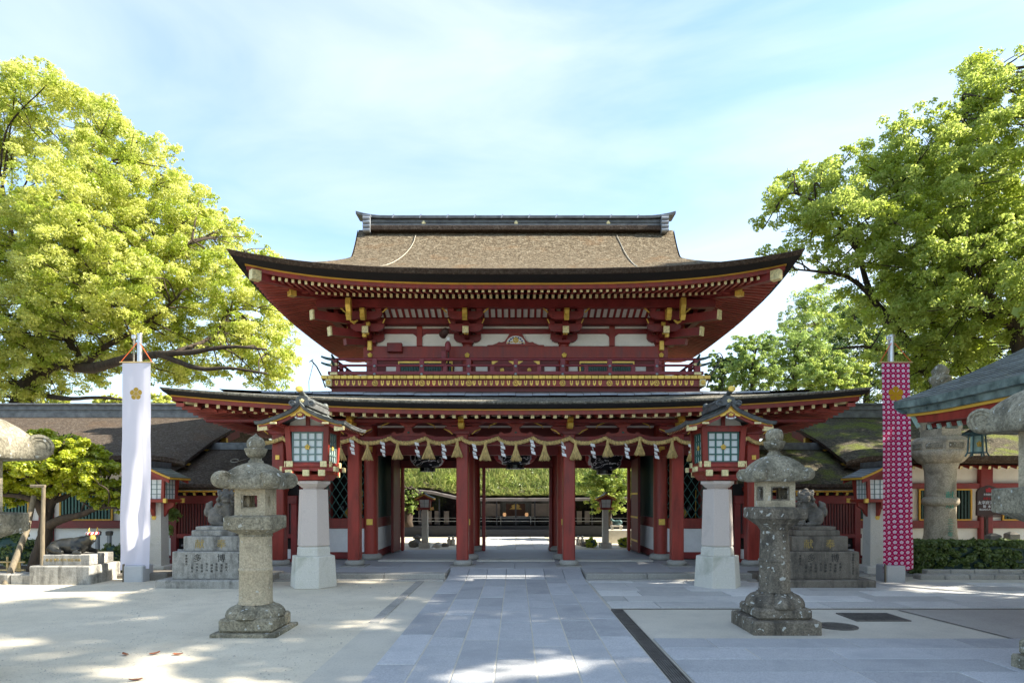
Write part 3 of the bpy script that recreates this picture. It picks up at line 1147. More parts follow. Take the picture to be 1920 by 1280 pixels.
for sx in (-1, 1):
    mb = MB()
    for k in range(4):
        zc = zr - 0.08 + k * 0.105
        mb.prism([(YC - 0.36 + 0.05 * math.cos(a) * 1.1 - 0.02, zc + 0.055 * math.sin(a)) for a in [R(t) for t in range(0, 360, 30)]], 'x', sx * 3.86, sx * 4.05)
    mb.box(min(sx * 3.88, sx * 4.03), max(sx * 3.88, sx * 4.03), YC - 0.34, YC + 0.34, zr - 0.13, zr + 0.30)
    mb.box(min(sx * 3.85, sx * 4.06), max(sx * 3.85, sx * 4.06), YC - 0.40, YC - 0.30, zr + 0.30, zr + 0.33)
    G(mb, 'ridge_end', M['greymetal'], smooth=50, parent=ridge)
# two ropes lying on the thatch
for sx, px0, px1 in ((-1, 779, 712), (1, 1157, 1195)):
    pts = []
    for k in range(9):
        t = k / 8
        d = 3.6 - 2.9 * t
        yy = 13.4 + d
        x = PX(px0 + (px1 - px0) * (t ** 1.5 if sx < 0 else t), yy)
        pts.append((x, yy, Z0 + up_prof(d) + 0.02))
    mb = MB(); mb.tube(pts, 0.010, 6); G(mb, 'roof_rope', M['string'], smooth=60)

# ------------------------------------------------------------------ lower roof
LR = Roof(7.35, 13.2, 21.5, 0.30, 2.4)
ZL = PZ(752, 13.2)


def lo_prof(d):                          # d: distance from the eave towards the body
    return 0.255 * d - 0.012 * d * d + 0.02 * d * d * 0


def lower_surface(d0, d1, dz, name, mat, n=6):
    mb = MB()
    rows = []
    for j in range(n + 1):
        d = d0 + (d1 - d0) * j / n
        ring = LR.ring(d, 0.0)
        rows.append([(x, y, ZL + lo_prof(d) + z * max(0, 1 - d / 2.2) ** 1.5 + dz + 0.01 * mnoise.noise(Vector((x * 2, y * 2, 1)))) for (x, y, z) in ring])
    mb.grid(rows, closed=True)
    return G(mb, name, mat, smooth=60)


lower_surface(0.0, 1.05, 0.0, 'lower_thatch', M['thatch_low'])
lower_surface(1.0, 2.7, 0.055, 'upper_tier_thatch', M['thatch_grey'], 7)
# metal flashing along the step, in sheets
for sgn in (0,):
    n = 30
    for k in range(n):
        x0 = -5.6 + 11.2 * k / n + 0.006
        x1 = x0 + 11.2 / n - 0.012
        zz = 0.004 * ((k * 7) % 3)
        def zf(x, d):
            return ZL + lo_prof(d) + LR.lift_x(x) * max(0, 1 - d / 2.2) ** 1.5 + 0.075 + zz
        mb = MB()
        mb.grid([[(x0, 14.08, zf(x0, .88) - 0.035), (x1, 14.08, zf(x1, .88) - 0.035)], [(x0, 14.10, zf(x0, .9)), (x1, 14.10, zf(x1, .9))], [(x0, 14.50, zf(x0, 1.3)), (x1, 14.50, zf(x1, 1.3))]])
        G(mb, 'flashing_sheet', M['greymetal'])
zb = PZ(765, 13.3)
bands(LR, [
    ('lower_thatch_brow', M['thatch_low'], [(0.0, ZL), (0.0, ZL - 0.03), (0.03, ZL - 0.05)]),
    ('lower_thatch_lip', M['black'], [(0.03, ZL - 0.049), (0.05, ZL - 0.075), (0.15, zb), (0.28, zb - 0.005)]),
    ('lower_yellow_trim', M['yellow'], [(0.22, PZ(765.5, 13.42)), (0.22, PZ(769, 13.42)), (0.28, PZ(769, 13.42))]),
    ('lower_fascia', M['red'], [(0.25, PZ(768.8, 13.45)), (0.25, PZ(777, 13.45)), (0.34, PZ(777, 13.45))]),
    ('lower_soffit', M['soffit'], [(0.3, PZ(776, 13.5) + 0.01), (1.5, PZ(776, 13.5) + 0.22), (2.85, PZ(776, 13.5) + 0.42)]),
])
rafters(LR, 60, 0.238, 0.36, PZ(780.5, 13.56), 1.4, PZ(780.5, 13.56) + 0.16, 0.07, 0.075, 'lower_flying_rafter', RM, side_n=33)
rafters(LR, 58, 0.245, 0.95, PZ(780.5, 14.15), 2.8, PZ(780.5, 14.15) + 0.32, 0.075, 0.08, 'lower_base_rafter', RM, side_n=33, zlift=0.6)
for sx in (-1, 1):
    z1 = PZ(766, 13.6) + 0.20
    mb = MB(); mb.bar((sx * 5.0, 15.5, z1 + 0.02), (sx * 6.92, 13.62, z1), 0.16, 0.18); o = G(mb, 'hip_rafter', M['red2'])
    mb = MB(); mb.bar((sx * 6.84, 13.70, z1), (sx * 7.0, 13.54, z1), 0.18, 0.20); G(mb, 'gilt_cap', M['gold2'], parent=o)

# ------------------------------------------------------------------ upper storey
YW = 16.1                                 # plane of the upper front wall
COLX = (-3.63, -1.21, 1.21, 3.63)
mb = MB(); mb.box(-3.55, 3.55, YW + 0.06, 20.6, 4.5, 6.75); G(mb, 'upper_core', M['maroon'])


def wallbox(px0, px1, py0, py1, D, depth=0.05, bev=0):
    m = MB(); m.box(PX(px0, D), PX(px1, D), D, D + depth, PZ(py1, D), PZ(py0, D), bev); return m


def zspan(py0, py1, D):
    return PZ(py1, D), PZ(py0, D)


# columns
for x in COLX:
    mb = MB(); mb.lathe([(0.13, 4.5), (0.13, 5.56)], 16, (x, YW + 0.02, 0)); G(mb, 'upper_column', M['red'], smooth=40)
    # plum blossom stud
    z0 = PZ(666, YW - .12)
    mb = MB()
    for k in range(5):
        a = R(90 + 72 * k)
        mb.ell((x + 0.036 * math.cos(a), YW - 0.155, z0 + 0.036 * math.sin(a)), (0.03, 0.012, 0.03), 8, 5)
    mb.ell((x, YW - 0.165, z0), (0.02, 0.014, 0.02), 8, 5)
    G(mb, 'blossom_stud', M['gold'], smooth=60)


def hbeam(py0, py1, D, x0, x1, depth, name, mat, bev=0.008):
    z0, z1 = zspan(py0, py1, D)
    m = MB(); m.box(x0, x1, D, D + depth, z0, z1, bev)
    return G(m, name, mat)


hbeam(649, 671, YW - 0.12, -3.8, 3.8, 0.16, 'waist_beam', M['red'])
hbeam(616, 625.5, YW - 0.02, -3.5, 3.5, 0.08, 'tie_beam', M['red2'])
hbeam(596, 607, 15.8, -4.1, 4.1, 0.24, 'bracket_beam', M['red2'])
hbeam(560, 575.5, 15.2, -4.75, 4.75, 0.18, 'eave_purlin', M['red2'])
for sx in (-1, 1):
    z0, z1 = zspan(560, 575.5, 15.2)
    mb = MB(); mb.box(min(sx * 4.58, sx * 4.76), max(sx * 4.58, sx * 4.76), 15.39, 19.3, z0, z1); G(mb, 'eave_purlin', M['red2'])
# white infill between brackets
for b in range(3):
    x0, x1 = COLX[b] + 0.12, COLX[b + 1] - 0.12
    xm = (x0 + x1) / 2
    for (a, c) in ((x0, xm - 0.06), (xm + 0.06, x1)) if b != 1 else ((x0, x1),):
        z0, z1 = zspan(626, 648.5, YW)
        mb = MB(); mb.box(a, c, YW + 0.01, YW + 0.05, z0, z1); G(mb, 'plaster_panel', M['plaster'])
        z0, z1 = zspan(609, 615.5, YW)
        mb = MB(); mb.box(a, c, YW + 0.01, YW + 0.05, z0, z1); G(mb, 'plaster_panel', M['plaster'])
    if b != 1:
        z0, z1 = zspan(606, 649, YW)
        mb = MB(); mb.box(xm - 0.07, xm + 0.07, YW - 0.03, YW + 0.06, z0, z1, 0.005); G(mb, 'strut', M['red'])
        # ogee corners of the openings
        for (e, s2) in ((xm - 0.07, -1), (xm + 0.07, 1)):
            zt = PZ(626, YW)
            mb = MB(); mb.prism([(e, zt), (e + s2 * 0.10, zt), (e + s2 * 0.04, zt - 0.035), (e, zt - 0.08)], 'y', YW - 0.012, YW + 0.03); G(mb, 'corner_bead', M['red2'])
    # slanted ribbed cove: white boards with red ribs
    za, zc = PZ(575, 15.42), PZ(595, 15.8)
    mb = MB(); mb.grid([[(x0 - 0.1, 15.42, za), (x1 + 0.1, 15.42, za)], [(x0 - 0.1, 15.80, zc), (x1 + 0.1, 15.80, zc)]]); G(mb, 'cove_board', M['plaster'])
    n = 15
    for k in range(n):
        x = x0 - 0.02 + (x1 - x0 + 0.04) * k / (n - 1)
        mb = MB(); mb.bar((x, 15.40, za - 0.015), (x, 15.80, zc - 0.015), 0.055, 0.04); G(mb, 'cove_rib', M['red2'])
# frog-leg strut with a painted flower in the centre bay
zt, zb_ = PZ(624, YW - .05), PZ(649, YW - .05)
hh = zt - zb_
half = [(0.10, hh), (0.16, hh * 0.93), (0.22, hh * 0.6), (0.28, hh * 0.36), (0.36, hh * 0.28), (0.42, hh * 0.33), (0.47, hh * 0.22), (0.58, hh * 0.10), (0.70, 0.03), (0.72, 0.0)]
poly = [(x, zb_ + z) for x, z in half] + [(-x, zb_ + z) for x, z in reversed(half)]
fl = MB(); fl.prism(poly, 'y', YW - 0.06, YW - 0.01); fr = G(fl, 'frog_leg_strut', M['red'])
mb = MB()
cz = zb_ + hh * 0.45
mb.prism([(0.235 * math.cos(R(a)) , cz - 0.09 + 0.20 * max(0, math.sin(R(a)))) for a in range(0, 181, 15)], 'y', YW - 0.066, YW - 0.059); G(mb, 'painted_ground', M['white'], parent=fr)
M['blue'] = plain('blue_paint', (0.03, 0.05, 0.22), 0.6)
mb = MB()
for k in range(9):
    a = R(180 * k / 8)
    mb.ell((0.17 * math.cos(a), YW - 0.068, cz - 0.075 + 0.14 * math.sin(a)), (0.026, 0.006, 0.022), 8, 4)
G(mb, 'painted_scrolls', M['blue'], parent=fr, smooth=60, kind='stuff')
mb = MB()
for k in range(8):
    a = R(45 * k)
    mb.ell((0.055 * math.cos(a), YW - 0.070, cz + 0.0 + 0.055 * math.sin(a)), (0.024, 0.008, 0.024), 8, 4)
mb.ell((0, YW - 0.072, cz), (0.03, 0.010, 0.03), 8, 4)
for sx in (-1, 1):
    for k in range(3):
        mb.ell((sx * (0.10 + 0.05 * k), YW - 0.070, cz - 0.05 - 0.01 * k), (0.026, 0.008, 0.016), 8, 4)
G(mb, 'painted_flower', M['gold'], parent=fr, smooth=60)


def boat(w, h, x, z0):
    p = [(-w, h), (-w, h * .55), (-w * .86, h * .2), (-w * .62, 0), (w * .62, 0), (w * .86, h * .2), (w, h * .55), (w, h)]
    return [(x + a, z0 + b) for a, b in p]


def arm_x(x, w, py0, py1, D, t, name='bracket_arm', mat=None):
    z0, z1 = zspan(py0, py1, D)
    m = MB(); m.prism(boat(w, z1 - z0, x, z0), 'y', D, D + t)
    return G(m, name, mat or M['red2'])


def small_block(x, y, z, s=0.09):
    m = MB(); m.box(x - s, x + s, y - s, y + s, z + 0.03, z + 0.09); m.add(
        [(x - s * .7, y - s * .7, z), (x + s * .7, y - s * .7, z), (x + s * .7, y + s * .7, z), (x - s * .7, y + s * .7, z),
         (x - s, y - s, z + .03), (x + s, y - s, z + .03), (x + s, y + s, z + .03), (x - s, y + s, z + .03)],
        [(0, 3, 2, 1), (0, 1, 5, 4), (1, 2, 6, 5), (2, 3, 7, 6), (3, 0, 4, 7)])
    return m


for ci, x in enumerate(COLX):
    D1 = YW - 0.10
    mb = small_block(x, YW - 0.03, PZ(647, YW), 0.15); G(mb, 'bearing_block', M['red2'])
    arm_x(x, 0.34, 627, 641, D1, 0.10)
    for dx in (-0.27, 0, 0.27):
        G(small_block(x + dx, D1 + 0.05, PZ(627, D1), 0.07), 'bearing_block', M['red2'])
    mb = MB(); mb.bar((x, YW, 5.66), (x, 15.62, 5.70), 0.10, 0.13); o = G(mb, 'forward_arm', M['red2'])
    mb = MB(); mb.box(x - 0.055, x + 0.055, 15.60, 15.63, 5.64, 5.70); G(mb, 'gilt_cap', M['gold'], parent=o)
    arm_x(x, 0.41, 606.5, 621, 15.62, 0.10)
    for dx in (-0.33, 0, 0.33):
        G(small_block(x + dx, 15.67, PZ(607, 15.62) - .02, 0.07), 'bearing_block', M['red2'])
    z0, z1 = zspan(611, 624, 15.42)
    mb = MB(); mb.bar((x, YW - 0.1, (z0 + z1) / 2 + 0.18), (x, 15.44, (z0 + z1) / 2), 0.13, 0.15); o = G(mb, 'forward_arm', M['red2'])
    mb = MB(); mb.box(x - 0.075, x + 0.075, 15.40, 15.44, z0, z1, 0.006); G(mb, 'gilt_cap', M['gold2'], parent=o)
    arm_x(x, 0.42, 583, 598, 15.33, 0.10)
    for dx in (-0.34, 0, 0.34):
        G(small_block(x + dx, 15.38, PZ(583, 15.33), 0.075), 'bearing_block', M['red2'])
    # gilt nosing with an s-curve, under the purlin
    z0, z1 = zspan(579, 600, 15.2)
    h = z1 - z0
    prof = [(15.33, z1), (15.10, z1), (15.08, z1 - h * .2), (15.13, z1 - h * .45), (15.11, z1 - h * .7), (15.20, z0), (15.33, z0 + h * .2)]
    mb = MB(); mb.prism(prof, 'x', x - 0.055, x + 0.055); o = G(mb, 'bracket_nosing', M['gold'])
    # thin gilt edge lines on the arms
    for sg in (-1, 1):
        z0, z1 = zspan(576, 586, 15.32)
        mb = MB(); mb.bar((x + sg * 0.44, 15.31, z0), (x + sg * 0.58, 15.31, z1), 0.02, 0.028); G(mb, 'gilt_edge', M['gold'])
        z0, z1 = zspan(600, 606, 15.6)
        mb = MB(); mb.bar((x + sg * 0.39, 15.6, z0), (x + sg * 0.44, 15.6, z1 + .03), 0.02, 0.025); G(mb, 'gilt_edge', M['gold'])
    if ci in (0, 3):
        sg = -1 if ci == 0 else 1
        # sideways arms and the diagonal beams of the corner
        for (yy, w, py0, py1, off) in ((YW, 0.34, 627, 641, 0.10), (YW, 0.41, 606.5, 621, 0.46), (YW, 0.42, 583, 598, 0.77)):
            z0, z1 = zspan(py0, py1, 15.9)
            mb = MB(); mb.prism([(yy + a, b) for a, b in boat(w, z1 - z0, 0, z0)], 'x', x + sg * off - 0.05, x + sg * off + 0.05); G(mb, 'bracket_arm', M['red2'])
            mb = MB(); mb.box(min(x, x + sg * (off + 0.12)), max(x, x + sg * (off + 0.12)), yy - 0.05, yy + 0.05, z0 + 0.02, z1); o = G(mb, 'side_arm', M['red2'])
            xe = x + sg * (off + 0.12)
            mb = MB(); mb.box(min(xe, xe + sg * .02), max(xe, xe + sg * .02), yy - 0.055, yy + 0.055, z0 + .015, z1 + .005); G(mb, 'gilt_cap', M['gold'], parent=o)
        for (xe, ye, py, cap, hh_) in ((4.75, 14.95, 590, 'gold2', .20), (4.43, 15.27, 621, 'gold2', .19), (4.15, 15.55, 641, None, .15)):
            z = PZ(py, ye)
            mb = MB(); mb.bar((x, 16.05, z + 0.10), (sg * xe, ye, z), 0.14, hh_); o = G(mb, 'diagonal_beam', M['red2'])
            if cap:
                d = Vector((sg * (xe - 3.63), ye - 16.05, -0.1)).normalized()
                e = Vector((sg * xe, ye, z))
                mb = MB(); mb.bar(e - d * 0.01, e + d * 0.03, 0.155, hh_ + .02); G(mb, 'gilt_cap', M[cap], parent=o)
        # gilt crescents and nosings of the corner set
        z0, z1 = zspan(560, 600, 15.0)
        h = z1 - z0
        xo = PX(655, 15.0) * -1 * sg * -1 if False else sg * abs(PX(654, 15.0))
        prof = [(15.06, z1), (14.90, z1), (14.88, z1 - h * .35), (14.95, z1 - h * .6), (14.92, z1 - h * .8), (15.0, z0), (15.08, z0 + h * .15)]
        mb = MB(); mb.prism(prof, 'x', xo - 0.055, xo + 0.055); G(mb, 'bracket_nosing', M['gold'])
        z0, z1 = zspan(639, 657, YW - .18)
        mb = MB(); mb.box(x - 0.055, x + 0.055, YW - 0.22, YW - 0.13, z0, z1, 0.012); G(mb, 'bracket_nosing', M['gold'])
        for (px, py) in ((690, 607), (683, 628)):
            xx = sg * abs(PX(px, 15.6))
            zz = PZ(py, 15.6)
            mb = MB(); mb.box(xx - .05, xx + .05, 15.58, 15.66, zz - .05, zz + .05, .012); G(mb, 'gilt_cap', M['gold'])
        xx = sg * abs(PX(664, 15.2)); zz = PZ(603, 15.2)
        mb = MB(); mb.tube([(xx - sg * -.09, 15.18, zz + .02), (xx, 15.17, zz - .035), (xx - sg * .09, 15.18, zz + .03)], [.02, .04, .015], 6); G(mb, 'gilt_crescent', M['gold'], smooth=60)

# wall behind the railing: panels, green shutters, doors
zw0, zw1 = 4.62, PZ(671, YW)
mb = MB(); mb.box(-3.6, 3.6, YW + 0.03, YW + 0.06, zw0, zw1); G(mb, 'lower_wall_board', M['maroon'])
for (a, c, mt, nm) in ((724, 743, 'plaster', 'plaster_panel'), (852, 872, 'plaster', 'plaster_panel'), (892, 914, 'plaster', 'plaster_panel'),
                       (1021, 1042, 'plaster', 'plaster_panel'), (1063, 1083, 'plaster', 'plaster_panel'), (1191, 1211, 'plaster', 'plaster_panel')):
    z0, z1 = zspan(686, 698, YW)
    mb = MB(); mb.box(PX(a, YW), PX(c, YW), YW - 0.005, YW + 0.029, z0 - .06, z1, 0.004); G(mb, nm, M[mt])
for (a, c) in ((748, 848), (1087, 1188)):
    z0, z1 = zspan(679, 700, YW)
    x0, x1 = PX(a, YW), PX(c, YW)
    mb = MB(); mb.box(x0, x1, YW - 0.02, YW + 0.02, z0, z1); sh = G(mb, 'shutter', M['ink'])
    n = 30
    for k in range(n):
        x = x0 + 0.06 + (x1 - x0 - 0.12) * k / (n - 1)
        mb = MB(); mb.box(x - 0.012, x + 0.012, YW - 0.045, YW - 0.021, z0, z1 - 0.05); G(mb, 'shutter_slat', M['green'], parent=sh)
    mb = MB()
    mb.box(x0 - 0.01, x1 + 0.01, YW - 0.06, YW - 0.022, z1 - 0.03, z1 + 0.012)
    mb.box(x0 - 0.012, x0 + 0.02, YW - 0.058, YW - 0.022, z0, z1 - 0.031); mb.box(x1 - 0.02, x1 + 0.012, YW - 0.058, YW - 0.022, z0, z1 - 0.031)
    G(mb, 'gilt_frame', M['gold'], parent=sh)
for sx in (-1, 1):
    x0, x1 = (-0.62, -0.01) if sx < 0 else (0.01, 0.62)
    z0, z1 = zspan(676, 700, YW)
    mb = MB(); mb.box(x0, x1, YW - 0.03, YW + 0.02, z0, z1); dr_ = G(mb, 'upper_door', M['red2'])
    for (e, s2) in ((x0 + 0.02, 1), (x1 - 0.02, -1)):
        mb = MB(); mb.prism([(e, z1 - .02), (e + s2 * .16, z1 - .02), (e + s2 * .08, z1 - .07), (e, z1 - .15)], 'y', YW - 0.04, YW - 0.031); G(mb, 'gilt_corner', M['gold'], parent=dr_)
    mb = MB(); mb.lathe([(0.055, 0), (0.05, 0.015), (0.02, 0.025)], 12); move(mb, (0, 0, 0), rx=R(90)); move(mb, (sx * 0.34, YW - 0.031, PZ(694, YW))); G(mb, 'door_boss', M['gold'], parent=dr_, smooth=40)

# ------------------------------------------------------------------ balcony
BX, BY0, BY1 = 4.66, 15.3, 19.4
z0, z1 = zspan(703.5, 710, BY0)
mb = MB(); mb.box(-BX + 0.02, BX - 0.02, BY0 + 0.02, BY1, z0 - 0.01, z1 - 0.005); balcony = G(mb, 'balcony_floor', M['red2'])
n = 59
for k in range(n):
    x0 = -BX + 2 * BX * k / n
    mb = MB(); mb.box(x0 + 0.006, x0 + 2 * BX / n - 0.006, BY0 - 0.01, BY0 + 0.3, z0, z1, 0.006); G(mb, 'gilt_edge_plate', M['gold'], parent=balcony)
z0, z1 = zspan(711.5, 724.5, BY0 + .06)
mb = MB(); mb.box(-BX + 0.12, BX - 0.12, BY0 + 0.06, BY0 + 0.2, z0, z1); fb = G(mb, 'frieze_board', M['red'])
for sx in (-1, 1):
    xx = sx * (BX - 0.12)
    mb = MB(); mb.box(min(xx, xx - sx * .14), max(xx, xx - sx * .14), BY0 + 0.201, BY1, z0, z1); G(mb, 'frieze_board', M['red'])
zc = (z0 + z1) / 2
hp = 0.062
tomoe = [PX(p, BY0 + .05) for p in (703, 791, 879, 967, 1055, 1143, 1231)]
p_ = -BX + 0.42
xs = []
step = 0.1375
for k in range(int((2 * BX) / step)):
    x = -BX + 0.36 + k * step
    if x > BX - 0.3:
        break
    xs.append(x)
up = [(-.036, hp), (-.036, -hp * .4), (-.018, -hp * .8), (0, -hp * 1.05), (.018, -hp * .8), (.036, -hp * .4), (.036, hp), (.012, hp), (.012, -hp * .05), (-.012, -hp * .05), (-.012, hp)]
srcU = None
for x in xs:
    if min(abs(x - t) for t in tomoe) < 0.1:
        continue
    if srcU is None:
        mb = MB(); mb.prism(up, 'y', -0.012, 0.0); srcU = mb.build('gilt_drop', M['gold'], fb, fix=True)
        srcU.data.transform(Matrix.Translation(ORG[gate.name]))
        srcU.location = (x, BY0 + 0.06 - 16.0, zc)
    else:
        inst(srcU, fb, (x, BY0 + 0.06 - 16.0, zc))
for x in tomoe:
    mb = MB(); mb.lathe([(0.075, 0), (0.072, 0.012), (0.01, 0.014)], 18); move(mb, (0, 0, 0), rx=R(90)); move(mb, (x, BY0 + 0.06, zc)); o = G(mb, 'gilt_roundel', M['gold'], parent=fb)
    mb = MB()
    for k in range(3):
        a0 = R(120 * k)
        pts = [(x + r * math.cos(a0 + t), BY0 + 0.044, zc + r * math.sin(a0 + t)) for r, t in ((0.018, 0), (0.034, 0.7), (0.048, 1.3), (0.058, 2.0), (0.064, 2.7))]
        mb.tube(pts, [0.014, 0.011, 0.008, 0.005, 0.003], 5)
    G(mb, 'swirl', M['red2'], parent=fb)
# corner blocks
for sx in (-1, 1):
    za, zb2 = zspan(709.5, 724, BY0)
    x0 = sx * (BX - 0.11)
    mb = MB(); mb.box(min(x0, x0 - sx * .15), max(x0, x0 - sx * .15), BY0 - 0.015, BY0 + 0.2, za, zb2 - .012, 0.01); o = G(mb, 'corner_block', M['gold2'])
    xx = x0 - sx * .075
    mb = MB()
    for k in range(5):
        a = R(90 + 72 * k)
        mb.ell((xx + 0.035 * math.cos(a), BY0 - 0.018, (za + zb2) / 2 + 0.035 * math.sin(a)), (0.026, 0.008, 0.026), 8, 4)
    G(mb, 'blossom_crest', M['gold'], parent=o, smooth=60)
# railing
def rail_line(py, h, D=BY0 + .1):
    return PZ(py, D)


RY = BY0 + 0.1
RXE = 4.36
for (py, rad, nm) in ((673.5, 0.032, 'top_rail'), (685, 0.03, 'middle_rail'), (699.5, 0.045, 'bottom_rail')):
    z = rail_line(py, 0)
    ext = {'top_rail': .34, 'middle_rail': .34, 'bottom_rail': .20}[nm]
    mb = MB(); mb.tube([(-RXE, RY, z), (RXE, RY, z)], rad, 10) if nm != 'bottom_rail' else mb.box(-RXE - .15, RXE + .15, RY - .05, RY + .05, z - .04, z + .04, .006)
    G(mb, nm, M['rail'], smooth=40, parent=balcony)
    for sx in (-1, 1):
        mb = MB(); mb.tube([(sx * RXE, RY, z), (sx * RXE, 19.2, z)], rad, 10) if nm != 'bottom_rail' else mb.box(sx * RXE - .05, sx * RXE + .05, RY + .051, 19.2, z - .04, z + .039, .006)
        G(mb, nm, M['rail'], smooth=40, parent=balcony)
        if nm != 'bottom_rail':
            pts = [(sx * (RXE + 0.02 + .3 * t), RY, z + 0.07 * t * t) for t in (0, .25, .5, .75, 1)]
            mb = MB(); mb.tube(pts, [rad * 1.05, rad * 1.1, rad * 1.05, rad * .9, rad * .7], 8); G(mb, 'rail_tip', M['bluebronze'], smooth=50, parent=balcony)
            pts = [(sx * RXE, RY - 0.02 - .22 * t, z + 0.06 * t * t) for t in (0, .25, .5, .75, 1)]
            mb = MB(); mb.tube(pts, [rad * 1.05, rad * 1.1, rad * 1.05, rad * .9, rad * .7], 8); G(mb, 'rail_tip', M['bluebronze'], smooth=50, parent=balcony)
for px in (703, 747, 791, 835, 879, 923, 967, 1011, 1055, 1099, 1143, 1187, 1231):
    x = PX(px, RY)
    main = (px - 703) % 88 == 0
    zt = rail_line(673.5, 0) + (0.02 if main else -0.17)
    mb = MB(); mb.box(x - (0.055 if main else 0.05), x + (0.055 if main else 0.05), RY - 0.042, RY + 0.042, rail_line(699.5, 0), zt, 0.006); o = G(mb, 'rail_post', M['rail'])
    if main:
        for py in (686, 701):
            mb = MB(); mb.lathe([(0.035, 0), (0.03, 0.012), (0.012, 0.02)], 10); move(mb, (0, 0, 0), rx=R(90)); move(mb, (x, RY - 0.05, PZ(py, RY - .05))); G(mb, 'silver_stud', M['greymetal'], parent=o, smooth=50)
for sx in (-1, 1):
    mb = MB(); mb.box(sx * RXE - .07, sx * RXE + .07, RY - .07, RY + .07, PZ(708, RY), PZ(672, RY), .008); o = G(mb, 'corner_post', M['rail'])
    for py in (683, 700):
        mb = MB(); mb.box(sx * RXE - .085, sx * RXE + .085, RY - .085, RY + .085, PZ(py + 3.5, RY), PZ(py - 1.5, RY), .008); G(mb, 'bronze_band', M['gold2'], parent=o)
    for k in range(1, 7):
        y = RY + k * 0.6
        mb = MB(); mb.box(sx * RXE - .045, sx * RXE + .045, y - .05, y + .05, PZ(699.5, RY), PZ(675, RY), .006); G(mb, 'rail_post', M['rail'], parent=balcony)
# base under the balcony down to the lower roof
mb = MB(); mb.box(-4.45, 4.45, 15.45, 19.2, 4.0, PZ(724, 15.45)); G(mb, 'balcony_base', M['maroon'])

# flood lamp and horn on the railing, small box on the waist beam
fl_ = thing('floodlight', 'red brown floodlight on a post behind the balcony rail', 'floodlight', (PX(836, 15.55), 15.55, 4.6), world=True)
x, y = PX(836, 15.55), 15.55
mb = MB(); mb.box(x - .11, x + .01, y - .03, y + .05, 4.6, PZ(657, y), .01); mb.build('mount_box', M['rail'], fl_)
mb = MB(); mb.tube([(x + .06, y, 4.6), (x + .06, y, PZ(640, y))], 0.025, 8); mb.build('pole', M['darkwood'], fl_, smooth=50)
mb = MB(); mb.lathe([(0.03, -.12), (0.065, -.09), (0.075, .06), (0.05, .12)], 12); move(mb, (x + .055, y - .05, PZ(651, y))); mb.build('lower_lamp', M['rail'], fl_, smooth=50)
mb = MB(); mb.lathe([(0.09, -.11), (0.10, -.1), (0.085, .1), (0.03, .14)], 14); move(mb, (0, 0, 0), rz=R(35), rx=R(70)); move(mb, (x - .03, y - .05, PZ(625, y))); mb.build('lamp_head', M['darkwood'], fl_, smooth=50)
mb = MB(); mb.box(x + .02, x + .10, y - .02, y + .02, PZ(639, y), PZ(631, y), .005); mb.build('bracket', M['white'], fl_)
bx = MB(); bx.box(PX(726, 15.9), PX(754, 15.9), 15.85, 15.97, PZ(660, 15.9), PZ(643, 15.9), .01)
o = bx.build('junction_box', M['red2']); tag(o, 'small dark red box fixed above the left part of the balcony', 'box')

# ------------------------------------------------------------------ lower storey
POSTX = (-5.38, -3.67, -1.21, 1.21, 3.67, 5.38)
for x in POSTX:
    D = 14.6
    mb = MB(); mb.lathe([(0.19, 0), (0.215, .02), (0.225, .06), (0.215, .10), (0.185, .125)], 20, (x, D, PZT + .012)); o = G(mb, 'post_base', M['kerb'], smooth=50)
    mb = MB(); mb.box(x - .29, x + .29, D - .27, D + .27, PZT - .02, PZT + .016, .005); G(mb, 'plinth', M['kerb'])
    mb = MB(); mb.box(x - .135, x + .135, D - .135, D + .135, PZT + .13, PZ(812, D), .02); G(mb, 'porch_post', M['red'])
ROWX = (-5.38, -3.63, -1.21, 1.21, 3.63, 5.38)
for yy in (16.07, 18.65):
    for x in ROWX:
        mb = MB(); mb.lathe([(0.24, 0), (0.275, .03), (0.28, .08), (0.25, .13), (0.20, .15)], 20, (x, yy, PZT)); G(mb, 'column_base', M['kerb'], smooth=50)
        mb = MB(); mb.lathe([(0.17, .15), (0.175, 1.5), (0.17, 3.4)], 24, (x, yy, PZT)); c = G(mb, 'column', M['red'], smooth=40)
        if yy < 17:
            for py, s in ((978, .075), (842, .07)):
                zz = PZ(py, yy - .17)
                mb = MB(); mb.box(x - s, x + s, yy - .19, yy - .15, zz - s, zz + s, .004); G(mb, 'gilt_plate', M['gold'], parent=c)
for x in (-5.38, 5.38):
    zz = PZ(857, 14.45)
    mb = MB(); mb.box(x - .045, x + .045, 14.44, 14.47, zz - .05, zz + .05, .004); G(mb, 'gilt_plate', M['gold'])
# tie beams
def beam(x0, x1, y0, y1, z0, z1, mat='red', name='tie_beam', bev=.01):
    m = MB(); m.box(x0, x1, y0, y1, z0, z1, bev); return G(m, name, M[mat])


